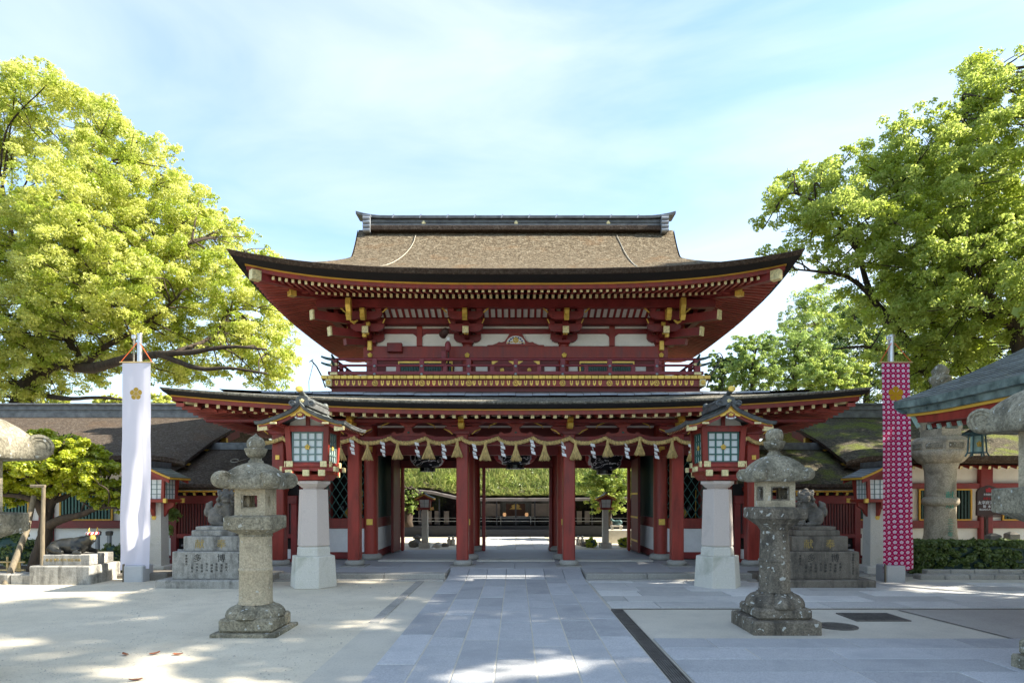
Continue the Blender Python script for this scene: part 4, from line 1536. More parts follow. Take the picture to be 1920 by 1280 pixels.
beam(-5.5, 5.5, 14.50, 14.70, *zspan(817.5, 834, 14.5), mat='red2')
beam(-5.6, 5.6, 15.99, 16.15, *zspan(834.5, 853, 16.0), mat='red2')
beam(-5.4, 5.4, 18.55, 18.75, *zspan(862, 877, 18.55), mat='red2')
mb = MB(); mb.box(-3.5, 3.5, 18.62, 18.68, PZ(862.5, 18.62), 3.45); G(mb, 'transom_board', M['maroon'])
beam(-6.9, 6.9, 14.22, 14.40, *zspan(785, 791, 14.22), mat='red2', name='eave_purlin')
for sx in (-1, 1):
    z0, z1 = zspan(785, 791, 14.22)
    beam(min(sx * 6.2, sx * 6.34), max(sx * 6.2, sx * 6.34), 14.41, 20.0, z0, z1, 'red2', 'eave_purlin')
    for py0, py1 in ((848, 862),):
        z0, z1 = zspan(py0, py1, 14.9)
        beam(sx * 5.38 - .06, sx * 5.38 + .06, 14.74, 15.9, z0, z1, 'red')
        beam(sx * 3.65 - .06, sx * 3.65 + .06, 14.74, 15.9, z0 + .12, z1 + .12, 'red')
for x in (-1.21, 1.21):
    beam(x - .06, x + .06, 14.74, 15.9, 2.75, 2.95, 'red2')
# ceiling and upper infill
mb = MB(); mb.box(-5.3, 5.3, 14.75, 18.9, 3.46, 3.5); G(mb, 'ceiling', M['maroon'])
for (a, b) in ((-5.2, -3.8), (-3.45, -1.4), (-1.03, 1.03), (1.4, 3.45), (3.8, 5.2)):
    z0, z1 = zspan(788, 801, 15.95)
    mb = MB(); mb.box(a, b, 15.98, 16.02, z0, z1 - .03); G(mb, 'plaster_panel', M['plaster'])
    mb = MB(); mb.box(a, b, 16.0, 16.04, PZ(834, 16), z0); G(mb, 'transom_board', M['maroon'])
# porch bracket sets at the posts, frog-leg struts between
for x in POSTX:
    arm_x(x, 0.40, 799, 812, 14.54, 0.12)
    G(small_block(x, 14.6, PZ(817, 14.6) - .0, .16), 'bearing_block', M['red2'])
    for dx in (-.3, 0, .3):
        G(small_block(x + dx, 14.6, PZ(799, 14.54), .075), 'bearing_block', M['red2'])
    arm_x(x, 0.52, 787, 797, 14.50, 0.2)
    z0, z1 = zspan(779, 802, 14.1)
    h = z1 - z0
    prof = [(14.5, z1), (14.10, z1 - .01), (14.06, z1 - h * .3), (14.13, z1 - h * .45), (14.05, z1 - h * .62), (14.14, z1 - h * .9), (14.26, z0), (14.5, z0 + h * .2)]
    mb = MB(); mb.prism(prof, 'x', x - 0.06, x + 0.06); G(mb, 'bracket_nosing', M['gold'])
    for sg in (-1, 1):
        zc = PZ(812, 14.5)
        mb = MB(); mb.tube([(x + sg * .42, 14.49, zc + .10), (x + sg * .30, 14.48, zc + .05), (x + sg * .22, 14.48, zc - .02)], [.008, .014, .01], 6); G(mb, 'gilt_edge', M['gold'])
mids = [(-4.52, .36), (-2.44, .62), (0.0, .62), (2.44, .62), (4.52, .36)]
for (x, w) in mids:
    zt, zb_ = PZ(800, 14.52), PZ(817.5, 14.52)
    hh = zt - zb_
    half = [(0.075, hh), (0.09, hh * .6), (0.13, hh * .38), (w * .42, hh * .30), (w * .52, hh * .48), (w * .60, hh * .42), (w * .62, hh * .25), (w * .78, hh * .16), (w, 0)]
    mb = MB(); mb.prism([(x + a, zb_ + b) for a, b in half] + [(x - a, zb_ + b) for a, b in reversed(half)], 'y', 14.55, 14.65); fr = G(mb, 'frog_leg_strut', M['red'])
    mb = MB(); mb.ell((x, 14.545, zb_ + .09), (.03, .012, .022), 8, 5); G(mb, 'green_jewel', M['green'], parent=fr, smooth=60)
    # shouldered strut above
    zt2 = PZ(787, 14.5)
    hh2 = zt2 - zt
    half = [(.42, hh2), (.36, hh2 * .75), (.2, hh2 * .5), (.16, hh2 * .3), (.10, 0)]
    mb = MB(); mb.prism([(x + a * (1 if w > .5 else .7), zt + b) for a, b in half] + [(x - a * (1 if w > .5 else .7), zt + b) for a, b in reversed(half)], 'y', 14.53, 14.67); G(mb, 'strut', M['red'])
    for sg in (-1, 1):
        e = w * .75
        mb = MB(); mb.tube([(x + sg * .38 * (1 if w > .5 else .7), 14.51, zt2 - .02), (x + sg * e * .85, 14.50, zt2 - .05), (x + sg * (e + .12), 14.50, zt + .03), (x + sg * (e + .15), 14.5, zt - .04)], [.006, .011, .011, .006], 6)
        G(mb, 'gilt_edge', M['gold'])
# niche bays with diamond lattice
for sx in (-1, 1):
    a, b = 3.80, 5.22
    x0, x1 = (a, b) if sx > 0 else (-b, -a)
    zt, zm, zd = PZ(860, 16.07), PZ(971, 16.07), PZ(990, 16.07)
    beam(x0, x1, 16.0, 16.13, zd, zm, 'red', 'lattice_sill')
    beam(x0, x1, 16.02, 16.12, PZT + .02, PZ(1034, 16.07), 'red2', 'base_rail')
    mb = MB(); mb.box(x0, x1, 16.04, 16.08, PZ(1034, 16.07), zd); G(mb, 'plaster_panel', M['white'])
    mb = MB()
    zz0, zz1 = zm, zt
    wdt, hgt = x1 - x0, zz1 - zz0
    pitch = 0.205
    slope = 1.55
    k = -12
    while k * pitch < wdt + hgt / slope:
        for sg in (1, -1):
            # line x = k*pitch + sg*(z)/slope
            pts = []
            za, zb2 = 0.0, hgt
            def xat(z): return (k * pitch + z / slope) if sg > 0 else (wdt - k * pitch - z / slope)
            # clip to the panel
            zs = [z for z in [i * hgt / 200 for i in range(201)] if 0 <= xat(z) <= wdt]
            if len(zs) > 3:
                za, zb2 = zs[0], zs[-1]
                mb.bar((x0 + xat(za), 16.055 + .008 * sg, zz0 + za), (x0 + xat(zb2), 16.055 + .008 * sg, zz0 + zb2), 0.014, 0.02, up=(0, 1, 0))
        k += 1
    G(mb, 'diamond_lattice', M['green'], kind='stuff')
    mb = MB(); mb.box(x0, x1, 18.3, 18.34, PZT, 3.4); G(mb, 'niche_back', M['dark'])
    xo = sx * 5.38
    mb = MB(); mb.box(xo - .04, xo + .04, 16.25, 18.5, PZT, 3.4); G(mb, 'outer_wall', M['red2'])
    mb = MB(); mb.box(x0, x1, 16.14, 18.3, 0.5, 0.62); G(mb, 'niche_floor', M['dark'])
    # wall towards the passage: dado, white panel, dark green board above
    xi = sx * 3.63
    mb = MB(); mb.box(xi - .03, xi + .03, 16.25, 18.48, zm, 3.4); G(mb, 'passage_wall', M['green2'])
    mb = MB(); mb.box(xi - .06, xi + .06, 16.25, 18.48, zd, zm - .003, .008); G(mb, 'passage_rail', M['red2'])
    mb = MB(); mb.box(xi - .06, xi + .06, 16.25, 18.48, PZT, .30, .008); G(mb, 'passage_rail', M['red2'])
    mb = MB(); mb.box(xi - .035, xi + .035, 16.25, 18.48, .30, zd); G(mb, 'plaster_panel', M['white'])
    # open door leaf folded back into the passage, with gilt straps
    xd = sx * 3.36
    mb = MB(); mb.box(xd - .035, xd + .035, 17.42, 18.46, PZT + .05, 2.75, .006); dl = G(mb, 'door_leaf', M['maroon'])
    for z in ((.45, 1.1, 1.75) if sx > 0 else ()):
        mb = MB(); mb.box(xd - sx * .045 - .006, xd - sx * .045 + .006, 17.44, 18.44, z, z + .05); G(mb, 'gilt_strap', M['gold'], parent=dl)
    mb = MB(); mb.box(min(xd - sx * .03, xd - sx * .12), max(xd - sx * .03, xd - sx * .12), 18.50, 18.68, PZT, 2.55, .03); G(mb, 'door_jamb', M['red'])
    # white plaster slip beside the porch post
    for xx in (-1.21, 1.21):
        pass
for x in (-1.21, 1.21):
    sg = 1 if x > 0 else -1
    xj = x - sg * .24
    mb = MB(); mb.box(min(xj, xj + .09), max(xj, xj + .09), 18.48, 18.70, PZT, 2.55, .02); G(mb, 'door_jamb', M['red2'])
    xj = x + sg * .24
    mb = MB(); mb.box(xj - .05, xj + .05, 18.48, 18.70, PZT, 2.55, .02); G(mb, 'door_jamb', M['red2'])

# gate guardians in the niches: seated robed figures
def guardian(x, label):
    t = thing('guardian_figure', label, 'statue', (x, 17.55, 0.62))
    b = MB()
    b.ell((0, 0, .28), (.42, .34, .26)); b.ell((-.3, -.12, .2), (.22, .24, .16)); b.ell((.3, -.12, .2), (.22, .24, .16))
    b.ell((0, 0, .70), (.25, .19, .34)); b.ell((-.27, -.02, .72), (.13, .14, .24)); b.ell((.27, -.02, .72), (.13, .14, .24))
    b.tube([(-.27, -.02, .7), (-.3, -.2, .5), (-.12, -.32, .5)], [.12, .10, .07], 8); b.tube([(.27, -.02, .7), (.3, -.2, .5), (.12, -.32, .5)], [.12, .10, .07], 8)
    b.tube([(0, 0, .98), (0, -.01, 1.12)], .07, 8); b.ell((0, -.01, 1.2), (.105, .12, .14))
    remeshed(b, .03).build('robed_body', M['ink'], t, smooth=180)
    h = MB(); h.lathe([(.12, 0), (.125, .05), (.08, .10), (.07, .24), (.03, .28)], 14, (0, .02, 1.28)); h.build('court_hat', M['ink'], t, smooth=50)
    h = MB(); h.tube([(.34, -.3, .15), (.36, -.28, 1.25)], .014, 6); h.build('bow_staff', M['gold'], t)
    h = MB(); h.ell((0, -.20, .62), (.16, .05, .14)); h.ell((.05, -.3, .36), (.2, .06, .09)); h.build('brocade_sash', M['gold'], t, smooth=60)
    f = MB(); f.ell((0, -.125, 1.19), (.02, .022, .03), 8, 6); f.ell((-.04, -.115, 1.225), (.015, .01, .008), 8, 5); f.ell((.04, -.115, 1.225), (.015, .01, .008), 8, 5); f.ell((0, -.118, 1.135), (.03, .012, .008), 8, 5)
    f.build('face', M['plaster'], t, smooth=60)
    return t


guardian(-4.5, 'seated robed guardian figure behind the left green lattice')
guardian(4.5, 'seated robed guardian figure behind the right green lattice')

# ================================================================== ROPE, TASSELS, PAPER STREAMERS, PAPER LANTERNS
RD = 14.36
nodes_px = [464, 531, 598, 665, 732.8, 799, 866, 934, 1001, 1068.8, 1136.7, 1201, 1269, 1336, 1403, 1470]


def rope_pt(px):
    for a, b in zip(nodes_px[:-1], nodes_px[1:]):
        if a <= px <= b:
            t = (px - a) / (b - a)
            t2 = t ** 0.75
            sag = 4 * t2 * (1 - t2)
            py = 820.5 + 10.0 * sag
            return Vector((PX(px, RD), RD, PZ(py, RD)))
    return Vector((PX(px, RD), RD, PZ(821, RD)))


cl = [rope_pt(474 + (1460 - 474) * i / 420) for i in range(421)]
mb = MB()
twist = 0.0
for s_ in range(3):
    pts = []
    ph = 2 * math.pi * s_ / 3
    acc = 0
    for i, p in enumerate(cl):
        if i:
            acc += (cl[i] - cl[i - 1]).length
        a = ph + acc * 2 * math.pi / 0.24
        pts.append(p + Vector((0, math.cos(a), math.sin(a))) * 0.024)
    mb.tube(pts, 0.028, 7)
rope = mb.build('sacred_rope', M['straw'], smooth=180)
tag(rope, 'twisted straw rope swagged across the front of the gate', 'rope')

tas = None
ordw = ['first', 'second', 'third', 'fourth', 'fifth', 'sixth', 'seventh', 'eighth', 'ninth', 'tenth', 'eleventh', 'twelfth', 'thirteenth']
tpx = [638, 689.8, 745.7, 804, 857.4, 910, 967.4, 1021, 1079, 1139, 1199, 1259.6, 1297]
rr = random.Random(5)
for i, px in enumerate(tpx):
    p = rope_pt(px)
    lab = f'straw tassel, {ordw[i]} from the left of those on the rope'
    if i == 6:
        lab = 'straw tassel hanging from the rope over the middle of the central opening'
    if tas is None:
        t = thing('straw_tassel', lab, 'tassel', (p.x, RD - .03, p.z - .03), 'straw tassels on the rope')
        mb = MB()
        for k in range(90):
            a = rr.uniform(0, 2 * math.pi); q = rr.uniform(.3, 1) ** .5
            L = rr.uniform(.34, .385)
            mb.tube([(.024 * q * math.cos(a), .024 * q * math.sin(a), -.07), (.075 * q * math.cos(a), .06 * q * math.sin(a), -.2), (.15 * q * math.cos(a + rr.uniform(-.2, .2)), .12 * q * math.sin(a), -L)], [.006, .010, .006], 4, caps=False)
        mb.build('skirt', M['straw'], t, smooth=60, kind='stuff')
        mb = MB(); mb.lathe([(.03, .02), (.034, -.02), (.026, -.06), (.036, -.075), (.05, -.14), (.085, -.30), (.09, -.33)], 12, caps=False); mb.build('core', M['straw'], t, smooth=60)
        mb = MB(); mb.tube([(0.033 * math.cos(a), .033 * math.sin(a), -.055) for a in [R(q) for q in range(0, 361, 40)]], .009, 6); mb.build('binding', M['straw'], t, smooth=60)
        tas = t
    else:
        t = clone(tas, (p.x, RD - .03, p.z - .03), rr.uniform(0, 6.28), lab)
        t.scale = (rr.uniform(.9, 1.08), 1, rr.uniform(.94, 1.04))
spx = [(660.6, 0), (718, 0), (781.8, 1), (831, 0), (888.7, 0), (940.8, 0), (996.6, 0), (1054, 0), (1110, 1), (1172.5, 0), (1227, 0), (1293, 1)]
for i, (px, folded) in enumerate(spx):
    p = rope_pt(px)
    r2 = random.Random(i + 50)
    mb = MB()
    w, h = .085, .098
    x, z = 0.0, 0.0
    xoff = 0
    for k in range(4):
        s2 = 1 if k % 2 == 0 else -1
        x0 = xoff - w / 2
        tw = (r2.uniform(-.02, .02) - .02 * s2) if not folded else s2 * .045
        ww = w if not (folded and k in (1,)) else w * .55
        for dy in (0.0,):
            y0 = -.004 * k
            mb.add([(x0, y0 + tw, z), (x0 + ww, y0 - tw, z - .03), (x0 + ww + .012, y0 - tw, z - h), (x0 + .012, y0 + tw, z - h + .03),
                    (x0, y0 + tw + .003, z), (x0 + ww, y0 - tw + .003, z - .03), (x0 + ww + .012, y0 - tw + .003, z - h), (x0 + .012, y0 + tw + .003, z - h + .03)],
                   [(0, 1, 2, 3), (7, 6, 5, 4), (0, 4, 5, 1), (1, 5, 6, 2), (2, 6, 7, 3), (3, 7, 4, 0)])
        z -= h * .86
        xoff += (.022 if k % 2 == 0 else -.012)
    o = mb.build('paper_streamer', M['shide'])
    o.location = (p.x, RD - .075, p.z - .015)
    o.rotation_euler = (0, 0, r2.uniform(-.25, .25))
    tag(o, f'zigzag white paper streamer, {ordw[i]} from the left on the rope', 'paper streamer', 'white paper streamers on the rope')

# big paper lanterns inside the gate
M_chochin, nt, bs, out = new_mat('paper_lantern_print')
tc = coords(nt, 'Object')
sp = nnode(nt, 'ShaderNodeSeparateXYZ', {0: tc})
X_, Y_, Z_ = (E(nt, sp.outputs[i]) for i in range(3))
nz = E(nt, noise_tex(nt, coords(nt, 'Object', (1, .1, 1)), 7.0, 2, .5))
ax_ = X_.f('ABSOLUTE')
edge = ax_ + (nz - 0.5) * 0.22 - Z_ * 0.25
inside = edge.lt(0.33)
rim = edge.lt(0.385) - inside
wn2 = E(nt, noise_tex(nt, coords(nt, 'Object', (1, .1, 2.2)), 6.5, 1, .4))
strokes = inside * (wn2.gt(0.585)) * (wn2.lt(0.63))
front = Y_.lt(0.0)
cc = mixc(nt, front * inside, (0.42, 0.016, 0.03), (0.006, 0.006, 0.008))
cc = mixc(nt, front * (rim + strokes).f('MINIMUM', 1.0), cc, (0.75, 0.73, 0.75))
nt.links.new(cc, bs.inputs['Base Color'])
bs.inputs['Roughness'].default_value = 0.6
for i, (px, py, rad, lab) in enumerate(((802, 877, .50, 'left of the three big red and black paper lanterns inside the gate'),
                                        (966, 872, .60, 'largest big red and black paper lantern, hung over the central opening'),
                                        (1133, 882, .52, 'right of the three big red and black paper lanterns inside the gate'))):
    D = 17.4
    zb_ = PZ(py, D)
    t = thing('paper_lantern', lab, 'paper lantern', (PX(px, D), D, zb_), 'paper lanterns inside the gate')
    H2 = min(3.3 - zb_, 1.0)
    prof = []
    nr = 44
    for k in range(nr + 1):
        u = k / nr
        r = rad * (0.36 + 0.64 * (1 - abs(2 * u - 1) ** 2.6) ** .6)
        prof.append((r * (1 + 0.012 * math.cos(k * math.pi)), H2 * u))
    mb = MB(); mb.lathe(prof, 36, (0, 0, 0)); b = mb.build('paper_body', M_chochin, t, smooth=60)
    mb = MB(); mb.lathe([(rad * .42, .04), (rad * .42, -.085), (rad * .38, -.10)], 28); mb.build('bottom_ring', M['ink'], t, smooth=40)
    mb = MB(); mb.lathe([(rad * .42, H2 - .04), (rad * .42, H2 + .06)], 28); mb.build('top_ring', M['ink'], t, smooth=40)
    mb = MB(); mb.lathe([(rad * .425, -.088), (rad * .425, -.1), (rad * .3, -.101)], 28); mb.build('silver_edge', M['greymetal'], t, smooth=40)
    mb = MB(); mb.tube([(0, 0, H2), (0, 0, 3.48 - zb_)], .015, 6); mb.build('hanger', M['iron'], t)

# ================================================================== GRANITE LAMPS
def hexa(mb, z0, z1, r0, r1, rot=R(0)):
    return mb.frustum(0, 0, z0, z1, 6, r0, r1, rot)


def blossom_mb(r, depth, y=0.0):
    b = MB()
    for k in range(5):
        a = R(90 + 72 * k)
        b.ell((r * .55 * math.cos(a), y, r * .55 * math.sin(a)), (r * .42, depth, r * .42), 10, 6)
    b.ell((0, y - depth * .4, 0), (r * .28, depth, r * .28), 8, 6)
    return b


def big_lamp(label, loc, sx=1):
    t = thing('granite_lamp', label, 'lamp', loc, 'roofed lamps on granite pillars')
    b = MB(); hexa(b, 0, .59, .445, .405); o = b.build('base_block', M['granite'], t, smooth=20)
    md = o.modifiers.new('bevel', 'BEVEL'); md.width = .015; md.segments = 2
    b = MB(); hexa(b, .592, .74, .315, .305); hexa(b, .74, .775, .305, .27); b.build('collar', M['granite'], t)
    b = MB(); hexa(b, .776, 1.83, .305, .272); o = b.build('shaft', M['granite_smooth'], t)
    md = o.modifiers.new('bevel', 'BEVEL'); md.width = .006; md.segments = 1
    b = MB(); hexa(b, 1.832, 1.86, .20, .20); hexa(b, 1.86, 1.93, .22, .30); hexa(b, 1.93, 1.985, .315, .315)
    b.box(-.10, .10, -.11, .11, 1.985, 2.04); b.build('capital', M['granite_smooth'], t)
    # stepped bracket tier with gilt ends
    b = MB(); b.frustum(0, 0, 2.0, 2.10, 4, .40, .50, R(45)); b.build('tray', M['red'], t)
    b = MB(); b.box(-.40, .40, -.40, .40, 2.24, 2.30, .01); b.build('upper_tray', M['red'], t)
    for ax in (0, 1):
        for q in (-.30, 0, .30):
            z0 = 2.10 if ax == 0 else 2.165
            b = MB(); b.cur = 0
            L = .44 + (.05 if q else 0)
            if ax == 0:
                b.box(q - .055, q + .055, -L, L, z0, z0 + .075)
            else:
                b.box(-L, L, q - .055, q + .055, z0, z0 + .075)
            o = b.build('bracket_arm', M['red'], t)
            for e in (-1, 1):
                c = MB()
                if ax == 0:
                    c.box(q - .06, q + .06, e * L - .022, e * L + .022, z0 - .03, z0 + .085, .006)
                else:
                    c.box(e * L - .022, e * L + .022, q - .06, q + .06, z0 - .006, z0 + .085, .006)
                c.build('gilt_end', M['gold2'], o)
    for (ex, ey) in ((-1, -1), (1, -1), (-1, 1), (1, 1)):
        c = MB(); c.box(ex * .31 - .06, ex * .31 + .06, ey * .41 - .015, ey * .41 + .015, 2.235, 2.345, .006)
        c.build('gilt_plate', M['gold2'], t)
        c = MB(); c.box(ex * .41 - .015, ex * .41 + .015, ey * .31 - .06, ey * .31 + .06, 2.235, 2.345, .006)
        c.build('gilt_plate', M['gold2'], t)
    # box: four battered posts, lattice panes
    zb0, zb1 = 2.30, 2.98
    for (ex, ey) in ((-1, -1), (1, -1), (-1, 1), (1, 1)):
        b = MB(); b.bar((ex * .325, ey * .325, zb0), (ex * .36, ey * .36, zb1), .095, .095, up=(0, 1, 0)); b.build('corner_post', M['red'], t)
    for ax in range(4):
        rot = Matrix.Rotation(R(90) * ax, 3, 'Z')
        def rb(box):
            b = MB(); b.box(*box); b.v = [tuple(rot @ Vector(v)) for v in b.v]; return b
        o = rb((-.285, .285, -.325, -.31, zb0 + .03, zb1 - .10)).build('pane', M['paper'], t)
        fr = MB()
        for q in (-.275, -.1375, 0, .1375, .275):
            fr.box(q - .013, q + .013, -.352, -.327, zb0 + .03, zb1 - .10)
        for q in range(5):
            z = zb0 + .04 + (zb1 - zb0 - .15) * q / 4
            fr.box(-.2745, .2745, -.348, -.330, z - .012, z + .012)
        fr.v = [tuple(rot @ Vector(v)) for v in fr.v]
        fr.build('pane_lattice', M['green'] if sx > 0 else M['greengrey'], t)
        bl = blossom_mb(.055, .014, -.36)
        bl.v = [tuple(rot @ Vector((v[0], v[1], v[2] + (zb0 + zb1) / 2 - .035))) for v in bl.v]
        bl.build('blossom_crest', M['gold'], t, smooth=60)
        rb((-.33, .33, -.39, -.30, zb1 - .095, zb1 - .012)).build('head_rail', M['red'], t)
        rb((-.33, .33, -.37, -.29, zb0 - .02, zb0 + .03)).build('foot_rail', M['red2'], t)
    # roof: gable towards the viewer with concave slopes
    L0, L1 = -.82, .82
    ze, zp = 2.985, 3.58
    W = .80
    def rz_(x, lift=0.0):
        u = abs(x) / W
        return zp - (zp - ze) * (u ** .62) * (1.0) + .05 * max(0, (u - .75) / .25) ** 2
    nx, ny = 26, 12
    top, bot = [], []
    for j in range(ny + 1):
        y = L0 + (L1 - L0) * j / ny
        fl = .045 * abs(2 * j / ny - 1) ** 3
        wj = 1 + .0 * abs(2 * j / ny - 1)
        top.append([((-W + 2 * W * i / nx) * wj, y, rz_(-W + 2 * W * i / nx) + fl) for i in range(nx + 1)])
        bot.append([((-W + 2 * W * i / nx) * wj * .985, y * .97, rz_(-W + 2 * W * i / nx) + fl - .085) for i in range(nx + 1)])
    b = MB(); b.grid(bot); b.grid([top[0], bot[0]]); b.grid([top[-1], bot[-1]])
    b.grid([[r[0] for r in top], [r[0] for r in bot]]); b.grid([[r[-1] for r in top], [r[-1] for r in bot]])
    b.build('roof_edge', M['copperdark'], t, smooth=40)
    # copper sheets in courses, each a piece
    rs = random.Random(4)
    ncr = 6
    for sd in (-1, 1):
        for c in range(ncr):
            u0, u1 = c / ncr, (c + 1) / ncr
            k = 0
            y = L0
            while y < L1 - .01:
                y2 = min(L1, y + (.30 if not (k == 0 and c % 2) else .15))
                def zz(x, yy): return rz_(x) + .045 * abs((yy - L0) / (L1 - L0) * 2 - 1) ** 3 + .006
                b = MB()
                xa, xb = sd * W * u0, sd * W * (u1 + .008)
                xm = (xa + xb) / 2
                b.grid([[(x, yy, zz(x, yy) + (.0 if q == 0 else .007 * q)) for q, x in enumerate((xa, xm, xb))] for yy in (y + .003, y2 - .003)])
                b.grid([[(xb, yy, zz(xb, yy) + .014) for yy in (y + .003, y2 - .003)], [(xb, yy, zz(xb, yy) - .006) for yy in (y + .003, y2 - .003)]])
                b.build('copper_sheet', M['copper'], t)
                y = y2; k += 1
    # ridge with upturned gilt finial
    b = MB()
    b.box(-.085, .085, -.62, .74, zp - .02, zp + .07); b.box(-.06, .06, -.60, .74, zp + .07, zp + .13); b.box(-.075, .075, -.63, .74, zp + .13, zp + .155)
    rdg = b.build('ridge', M['copperdark'], t)
    pts = [(0, .76, zp + .19), (0, .3, zp + .175), (0, -.3, zp + .18), (0, -.6, zp + .22), (0, -.78, zp + .30)]
    b = MB(); b.tube(pts, [.045, .04, .04, .045, .05], 10); b.build('ridge_roll', M['copper'], rdg, smooth=50)
    b = MB(); b.lathe([(.058, -.03), (.066, 0), (.066, .02), (.05, .03)], 16); move(b, (0, 0, 0), rx=R(75)); move(b, (0, -.80, zp + .31)); b.build('gilt_disc', M['gold'], rdg, smooth=40)
    b = MB(); b.ell((0, .74, zp + .2), (.06, .07, .07)); b.build('ridge_knob', M['copper'], rdg, smooth=60)
    # ogre-board
    b = MB()
    b.prism([(-.19, zp - .06), (-.23, zp + .02), (-.19, zp + .09), (-.12, zp + .09), (-.09, zp + .17), (0, zp + .20), (.09, zp + .17), (.12, zp + .09), (.19, zp + .09), (.23, zp + .02), (.19, zp - .06), (.09, zp - .02), (-.09, zp - .02)], 'y', -.66, -.58)
    for e in (-1, 1):
        b.tube([(e * .17 + .05 * math.cos(R(q)), -.665, zp + .03 + .05 * math.sin(R(q))) for q in range(0, 331, 30)], .018, 6)
    og = b.build('ogre_board', M['copperdark'], t, smooth=40)
    bl = blossom_mb(.045, .012); move(bl, (0, -.675, zp + .08)); bl.build('blossom_crest', M['gold2'], og, smooth=60)
    # barge boards, pendant, purlin ends
    for sd in (-1, 1):
        n = 12
        ra, rb2, rc, rd = [], [], [], []
        for i in range(n + 1):
            x = sd * (W - .06) * i / n
            z = rz_(x) + .03
            ra.append((x, L0 + .06, z - .085)); rb2.append((x, L0 + .06, z - .115))
            rc.append((x, L0 + .10, z - .116)); rd.append((x, L0 + .10, z - .195 - .02 * i / n))
        b = MB(); b.grid([ra, rb2, [(p[0], p[1] + .05, p[2]) for p in rb2]]); b.build('yellow_trim', M['yellow'], t)
        b = MB(); b.grid([rc, rd, [(p[0], p[1] + .05, p[2]) for p in rd], [(p[0], p[1] + .05, p[2]) for p in rc]]); brg = b.build('barge_board', M['red'], t)
        xe = sd * (W - .12)
        z = rz_(xe)
        b = MB(); b.prism([(xe - .085, z - .085), (xe + .085, z - .10), (xe + .085, z - .17), (xe - .085, z - .19)], 'y', L0 + .08, L0 + .155); b.build('gilt_end', M['gold2'], brg)
        b = MB(); b.box(sd * .46 - .055, sd * .46 + .055, L0 + .02, .8, 2.99, 3.05, .006); pr = b.build('purlin', M['red'], t)
        b = MB(); b.box(sd * .46 - .06, sd * .46 + .06, L0 + .0, L0 + .03, 2.975, 3.055, .006); b.build('gilt_end', M['gold2'], pr)
        b = MB(); b.lathe([(.034, 0), (.03, .02), (.01, .03)], 10); move(b, (0, 0, 0), rx=R(90)); move(b, (sd * .47, L0 + .09, 3.115)); b.build('gilt_stud', M['gold'], brg, smooth=50)
        # small rafters under the side eaves
        for k in range(14):
            y = -.74 + 1.48 * k / 13
            b = MB(); b.bar((sd * .36, y, 3.03), (sd * .74, y, 2.945), .03, .035, endmat=1); b.build('eave_rafter', [M['red'], M['gold2']], t)
    b = MB(); b.prism([(-.20, 3.30), (-.17, 3.22), (-.09, 3.26), (0, 3.33), (.09, 3.26), (.17, 3.22), (.20, 3.30), (.10, 3.42), (0, 3.50), (-.10, 3.42)], 'y', L0 + .085, L0 + .098); b.build('gilt_gable_plate', M['gold'], t)
    b = MB(); b.prism([(-.075, 3.30), (-.055, 3.21), (0, 3.17), (.055, 3.21), (.075, 3.30), (0, 3.36)], 'y', L0 + .06, L0 + .08); pd = b.build('gable_pendant', M['red'], t)
    b = blossom_mb(.05, .012); move(b, (0, L0 + .05, 3.275)); b.build('blossom_crest', M['gold'], pd, smooth=60)
    b = MB()
    for e in (-1, 1):
        b.tube([(e * .02, L0 + .06, 3.18), (e * .07, L0 + .055, 3.17), (e * .085, L0 + .055, 3.205), (e * .06, L0 + .055, 3.215)], .014, 6)
    b.ell((0, L0 + .055, 3.165), (.05, .012, .02), 8, 5)
    b.build('white_scroll', M['white'], pd, smooth=60)
    b = MB(); b.prism([(-.36, 2.98), (.36, 2.98), (.33, 3.14), (0, 3.40), (-.33, 3.14)], 'y', -.30, -.26); b.build('gable_wall', M['plaster'], t)
    b = MB(); b.box(-.42, .42, -.40, -.31, 2.965, 3.03, .008); b.build('gable_beam', M['red'], t)
    b = MB(); b.box(-.035, .035, -.35, -.305, 3.03, 3.38); b.build('gable_strut', M['red'], t)

    def low(o):                       # the roof is low: flatten what stands above the eaves
        if o.type == 'MESH':
            for v in o.data.vertices:
                if v.co.z > 2.985:
                    v.co.z = 2.965 + (v.co.z - 2.985) * .63 if v.co.z < 3.58 else 2.965 + .375 + (v.co.z - 3.58) * .82
        for c in o.children:
            low(c)
    low(t)
    return t


M['greengrey'] = plain('grey_green_lattice', (0.16, 0.24, 0.22), 0.55, var=0.15, scale=5)
lampL = big_lamp('granite pillar lamp with copper roof at the left end of the rope', (PX(588, 12.1), 12.1, 0), -1)
lampR = big_lamp('granite pillar lamp with copper roof at the right end of the rope', (PX(1345, 12.1), 12.1, 0), 1)
for o in list(lampR.children):
    pass

# ================================================================== SQUARE STONE LANTERNS
def sq_ring(a, z, lift=0.0, n=40, pw=5.0):
    pts = []
    for k in range(n):
        t = 2 * math.pi * k / n
        c, s = math.cos(t), math.sin(t)
        r = a / ((abs(c) ** pw + abs(s) ** pw) ** (1 / pw))
        cf = (abs(math.sin(2 * t))) ** 3
        pts.append((r * c, r * s, z + lift * cf))
    return pts


